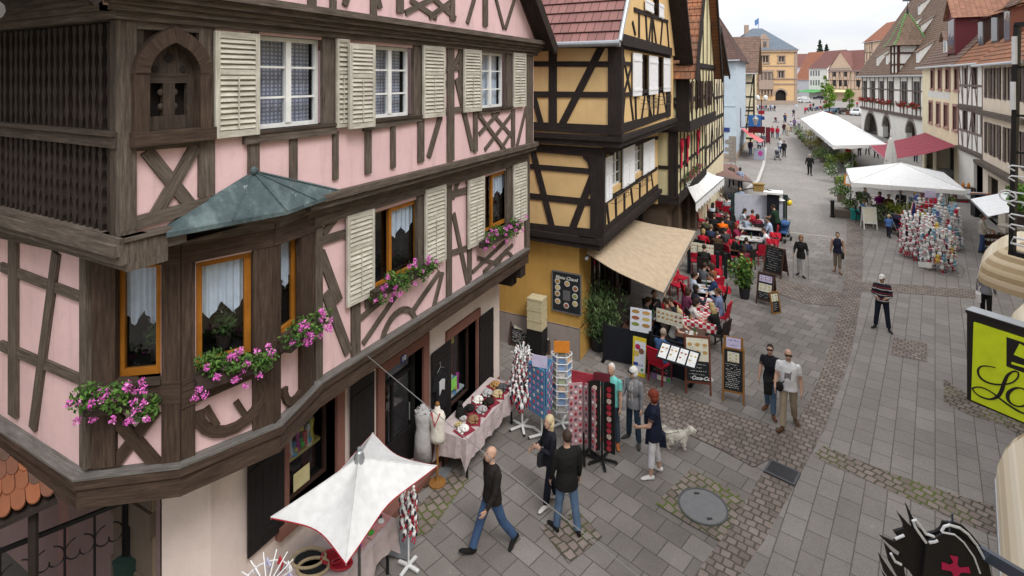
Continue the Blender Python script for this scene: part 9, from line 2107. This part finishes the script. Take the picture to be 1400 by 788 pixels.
B1=terrace_table(1195,288,'first table under the large parasol by the white A-board',DW,.9,.8,0,None,3,20);B2=terrace_table(1222,284,'middle table under the large white parasol',DW,.9,.8,0,None,3,21);B3=terrace_table(1262,288,'table under the large white parasol behind the souvenir carousels',DW,.9,.8,0,None,3,22);B4=terrace_table(1190,270,'back table under the large white parasol',DW,.9,.8,0,None,3,23)
for x,y,tg,l,po_,tp,hr,hc in((1186,277,B1,'white-haired person in a pale blouse under the large white parasol','d',(.55,.53,.58),'bob',(.55,.53,.5)),(1178,275,B1,'person in a blue jacket at the left edge under the large white parasol','a',(.10,.22,.42),'short',(.2,.14,.09)),(1203,265,B1,'person in a magenta top under the large white parasol','c',(.30,.02,.22),'bob',(.08,.05,.03)),(1214,268,B2,'person in a brown jumper under the large white parasol','a',(.14,.09,.06),'short',(.1,.07,.05)),(1250,265,B3,'man in a pale blue shirt under the large white parasol','b',(.36,.44,.55),'short',(.2,.12,.08)),(1265,270,B3,'person in a dark denim shirt under the large white parasol','c',(.05,.08,.14),'bob',(.3,.22,.12)),(1280,274,B3,'person in taupe at the right side under the large white parasol','d',(.28,.22,.19),'bob',(.12,.08,.05)),(1180,258,B4,'person in grey at the back under the large white parasol','a',(.14,.14,.16),'short',(.06,.05,.04)),(1232,262,B2,'person in black at the back under the large white parasol','b',(.03,.03,.035),'short',(.05,.04,.03))):guest(x,y,tg,l,po_,tp,hair=hr,hcol=hc,chair='D',grp='guests under the white parasol')
FARK=[dict(WALK,voxel=.03,fingers=False),dict(WALK2,voxel=.03,fingers=False,fem=True,hem=.1),dict(STAND,voxel=.03,fingers=False,arms=((10,10,40,0),(4,8,12,0)))]
def far_person(x,y,ft,label,k,top,bottom=(.03,.035,.06),hair='short',hcol=(.06,.04,.03),H=1.72,grp='people strolling up the street'):
 person(G(x,y),G(*ft),label,'far%d'%k,top=top,bottom=bottom,hair=hair,hcol=hcol,H=H,group=grp,face_parts=False,**FARK[k])
for x,y,ft,l,k,tp,bt,hr in((1056,189,(1056,230),'person in a red top and dark trousers left of the pair in red',0,(.42,.02,.05),(.02,.03,.05),'short'),(1063,190,(1063,240),'person in a crimson jacket and jeans in the middle of the street',1,(.40,.03,.06),(.05,.09,.16),'bob'),(1072,184,(1072,230),'person in a dark top and red scarf near the long marquee',2,(.06,.02,.03),(.03,.03,.05),'short'),(1077,186,(1076,230),'person in beige clothes by the dark top and red scarf',0,(.50,.44,.34),(.40,.36,.28),'short'),(1081,181,(1081,150),'person in a pale violet top and coral shorts',1,(.55,.5,.62),(.45,.15,.12),'bob'),(1074,167,(1074,120),'person in an orange top walking towards the town hall',0,(.62,.26,.04),(.04,.05,.1),'short'),(1073,168,(1073,120),'person in a dark blue top beside the orange top',2,(.03,.05,.12),(.03,.03,.05),'short'),(1085,160,(1085,120),'person in a dark coat alone on the square',2,(.03,.03,.04),(.03,.03,.04),'short'),(1089,151,(1089,190),'person in pale blue clothes by the town hall corner',2,(.5,.58,.66),(.4,.46,.55),'short'),(1086,176,(1086,120),'person in a purple top at the end of the marquee',1,(.16,.10,.2),(.04,.03,.06),'bob'),(1092,176,(1092,120),'person in a light top by the purple top',0,(.55,.52,.6),(.1,.1,.15),'short'),(1026,213,(1030,260),'woman in a dark open jacket and jeans by the corner shop',1,(.08,.05,.1),(.08,.14,.26),'bob'),(1038,209,(1030,170),'person in a pale blue top under the red canopy',2,(.42,.52,.66),(.03,.03,.05),'short'),(1044,203,(1044,170),'person in grey beside the maroon totem sign',2,(.12,.13,.16),(.03,.03,.05),'short'),(1072,215,(1072,170),'man in a black jacket walking with the pushchair couple',0,(.014,.014,.017),(.014,.014,.02),'short'),(1066,211,(1066,260),'person in white and blue behind the dark pushchair',1,(.55,.55,.58),(.06,.1,.2),'bob'),(1101,156,(1100,190),'person in red next to the motorbikes',2,(.45,.04,.08),(.03,.03,.05),'short')):far_person(x,y,ft,l,k,tp,bt,hr)
pushchair(1063,219,'grey pushchair pushed by the couple in the street',cloth((.12,.12,.14)),.2)
pushchair(1061,168,'dark pushchair with red seat on the square',cloth((.12,.05,.04)),.6)
cols=[(.03,.03,.04),(.5,.5,.52),(.05,.08,.16),(.4,.04,.05),(.2,.2,.24),(.06,.06,.07),(.45,.4,.3),(.1,.16,.3),(.55,.55,.6),(.03,.03,.035)]
wd=['black','white','navy','red','grey','charcoal','sand','blue','pale grey','dark']
for i in range(10):x=1033+i*2.9;far_person(x,152.5-.25*(i%3),(x,200),'tiny distant person in %s in the group before the town hall'%wd[i],i%3,cols[i],(.03,.03,.05),H=1.7,grp='group of people before the town hall')
for i,(x,y,c_,l)in enumerate(((1108,150,3,'tiny person in red behind the motorbikes'),(1112,149,0,'tiny person in black behind the motorbikes'),(1172,147,3,'tiny person in red at the far corner of the market hall'),(1122,142,4,'tiny person in grey under the green awning'))):far_person(x,y,(x,200),l,i%3,cols[c_],grp='distant people across the square')
for i,(x,y,a,l)in enumerate(((1160,222,(.55,.03,.05),'person in red among the shrubs under the marquee'),(1175,214,(.05,.05,.06),'person in black under the near end of the marquee'),(1186,212,(.4,.42,.5),'person in pale blue under the near end of the marquee'),(1252,222,(.03,.03,.04),'person in black in the shade of the burgundy awning'),(1263,220,(.12,.2,.4),'person in blue in the shade of the burgundy awning'),(1198,216,(.5,.48,.45),'person in cream under the near end of the marquee'),(983,262,(.30,.38,.55),'person in blue denim browsing below the brown awning'),(1012,262,(.3,.36,.5),'person in a blue jacket browsing at the end of the brown awning'),(1000,256,(.1,.08,.07),'person in brown standing under the brown awning'))):far_person(x,y,(x+5,y-30)if i%2 else(x-5,y+30),l,i%3,a,hair='bob' if i%3==1 else 'short',grp='people in the shade of the awnings')
for o in(CH_R,CH_D):
 for c in kids(o):bpy.data.objects.remove(c)
 bpy.data.objects.remove(o)
w=bpy.data.worlds.new('World');SC.world=w;w.use_nodes=True
nt=w.node_tree;bg=nt.nodes['Background']
sk=nt.nodes.new('ShaderNodeTexSky');sk.sky_type='NISHITA';sk.sun_disc=False
SUN_EL,SUN_AZ=RAD(52),RAD(200)
sk.sun_elevation=SUN_EL;sk.sun_rotation=SUN_AZ;sk.air_density=1.0;sk.dust_density=4.0;sk.ozone_density=1.0
hs=nt.nodes.new('ShaderNodeHueSaturation');hs.inputs['Saturation'].default_value=0.18
nt.links.new(sk.outputs[0],hs.inputs['Color'])
tc=nt.nodes.new('ShaderNodeTexCoord');nz=nt.nodes.new('ShaderNodeTexNoise');nz.inputs['Scale'].default_value=5;nz.inputs['Detail'].default_value=7
nt.links.new(tc.outputs['Generated'],nz.inputs['Vector'])
mpn=nt.nodes.new('ShaderNodeMapping');mpn.inputs['Scale'].default_value=(1,1,3.5);nt.links.new(tc.outputs['Generated'],mpn.inputs[0]);nt.links.new(mpn.outputs[0],nz.inputs['Vector'])
sp=nt.nodes.new('ShaderNodeSeparateXYZ');nt.links.new(tc.outputs['Generated'],sp.inputs[0])
rp=nt.nodes.new('ShaderNodeValToRGB');nt.links.new(nz.outputs[0],rp.inputs[0])
rp.color_ramp.elements[0].position=.35;rp.color_ramp.elements[0].color=(.83,.87,.95,1);rp.color_ramp.elements[1].position=.65;rp.color_ramp.elements[1].color=(1,1,1,1)
zr=nt.nodes.new('ShaderNodeMapRange');nt.links.new(sp.outputs[2],zr.inputs[0])
for k,v in((1,0.05),(2,.8),(3,5.6),(4,13.0)):zr.inputs[k].default_value=v
ml=nt.nodes.new('ShaderNodeMix');ml.data_type='RGBA';ml.blend_type='MULTIPLY';ml.inputs[0].default_value=1
nt.links.new(rp.outputs[0],ml.inputs[6]);nt.links.new(zr.outputs[0],ml.inputs[7])
mx=nt.nodes.new('ShaderNodeMix');mx.data_type='RGBA';mx.inputs[0].default_value=.85
nt.links.new(hs.outputs[0],mx.inputs[6]);nt.links.new(ml.outputs[2],mx.inputs[7])
nt.links.new(mx.outputs[2],bg.inputs[0]);bg.inputs[1].default_value=0.13
sl=bpy.data.lights.new('sun','SUN');sl.energy=1.5;sl.angle=RAD(20);sl.color=(1,.96,.9)
so=bpy.data.objects.new('sun',sl);COL.objects.link(so)
d=V((math.sin(SUN_AZ)*math.cos(SUN_EL),math.cos(SUN_AZ)*math.cos(SUN_EL),math.sin(SUN_EL)))
d=V((math.sin(RAD(125))*math.cos(SUN_EL),math.cos(RAD(125))*math.cos(SUN_EL),math.sin(SUN_EL)))
sk.sun_rotation=RAD(125)
so.rotation_euler=d.to_track_quat('Z','Y').to_euler();so.location=d*60
cam=bpy.data.cameras.new('camera');co=bpy.data.objects.new('camera',cam);COL.objects.link(co)
cam.sensor_width=36;cam.lens=FPX/1400*36;cam.shift_y=-(394-YH)/1400
cam.clip_start=.1;cam.clip_end=3000
co.location=(0,0,CH);co.rotation_euler=(PI/2,0,TH)
SC.camera=co
vs=SC.view_settings;vs.view_transform='Standard';vs.look='None';vs.exposure=0.55;vs.gamma=1;vs.use_curve_mapping=False
SC.cycles.max_bounces=6;SC.cycles.diffuse_bounces=3;SC.cycles.transparent_max_bounces=8
SC.cycles.use_denoising=True
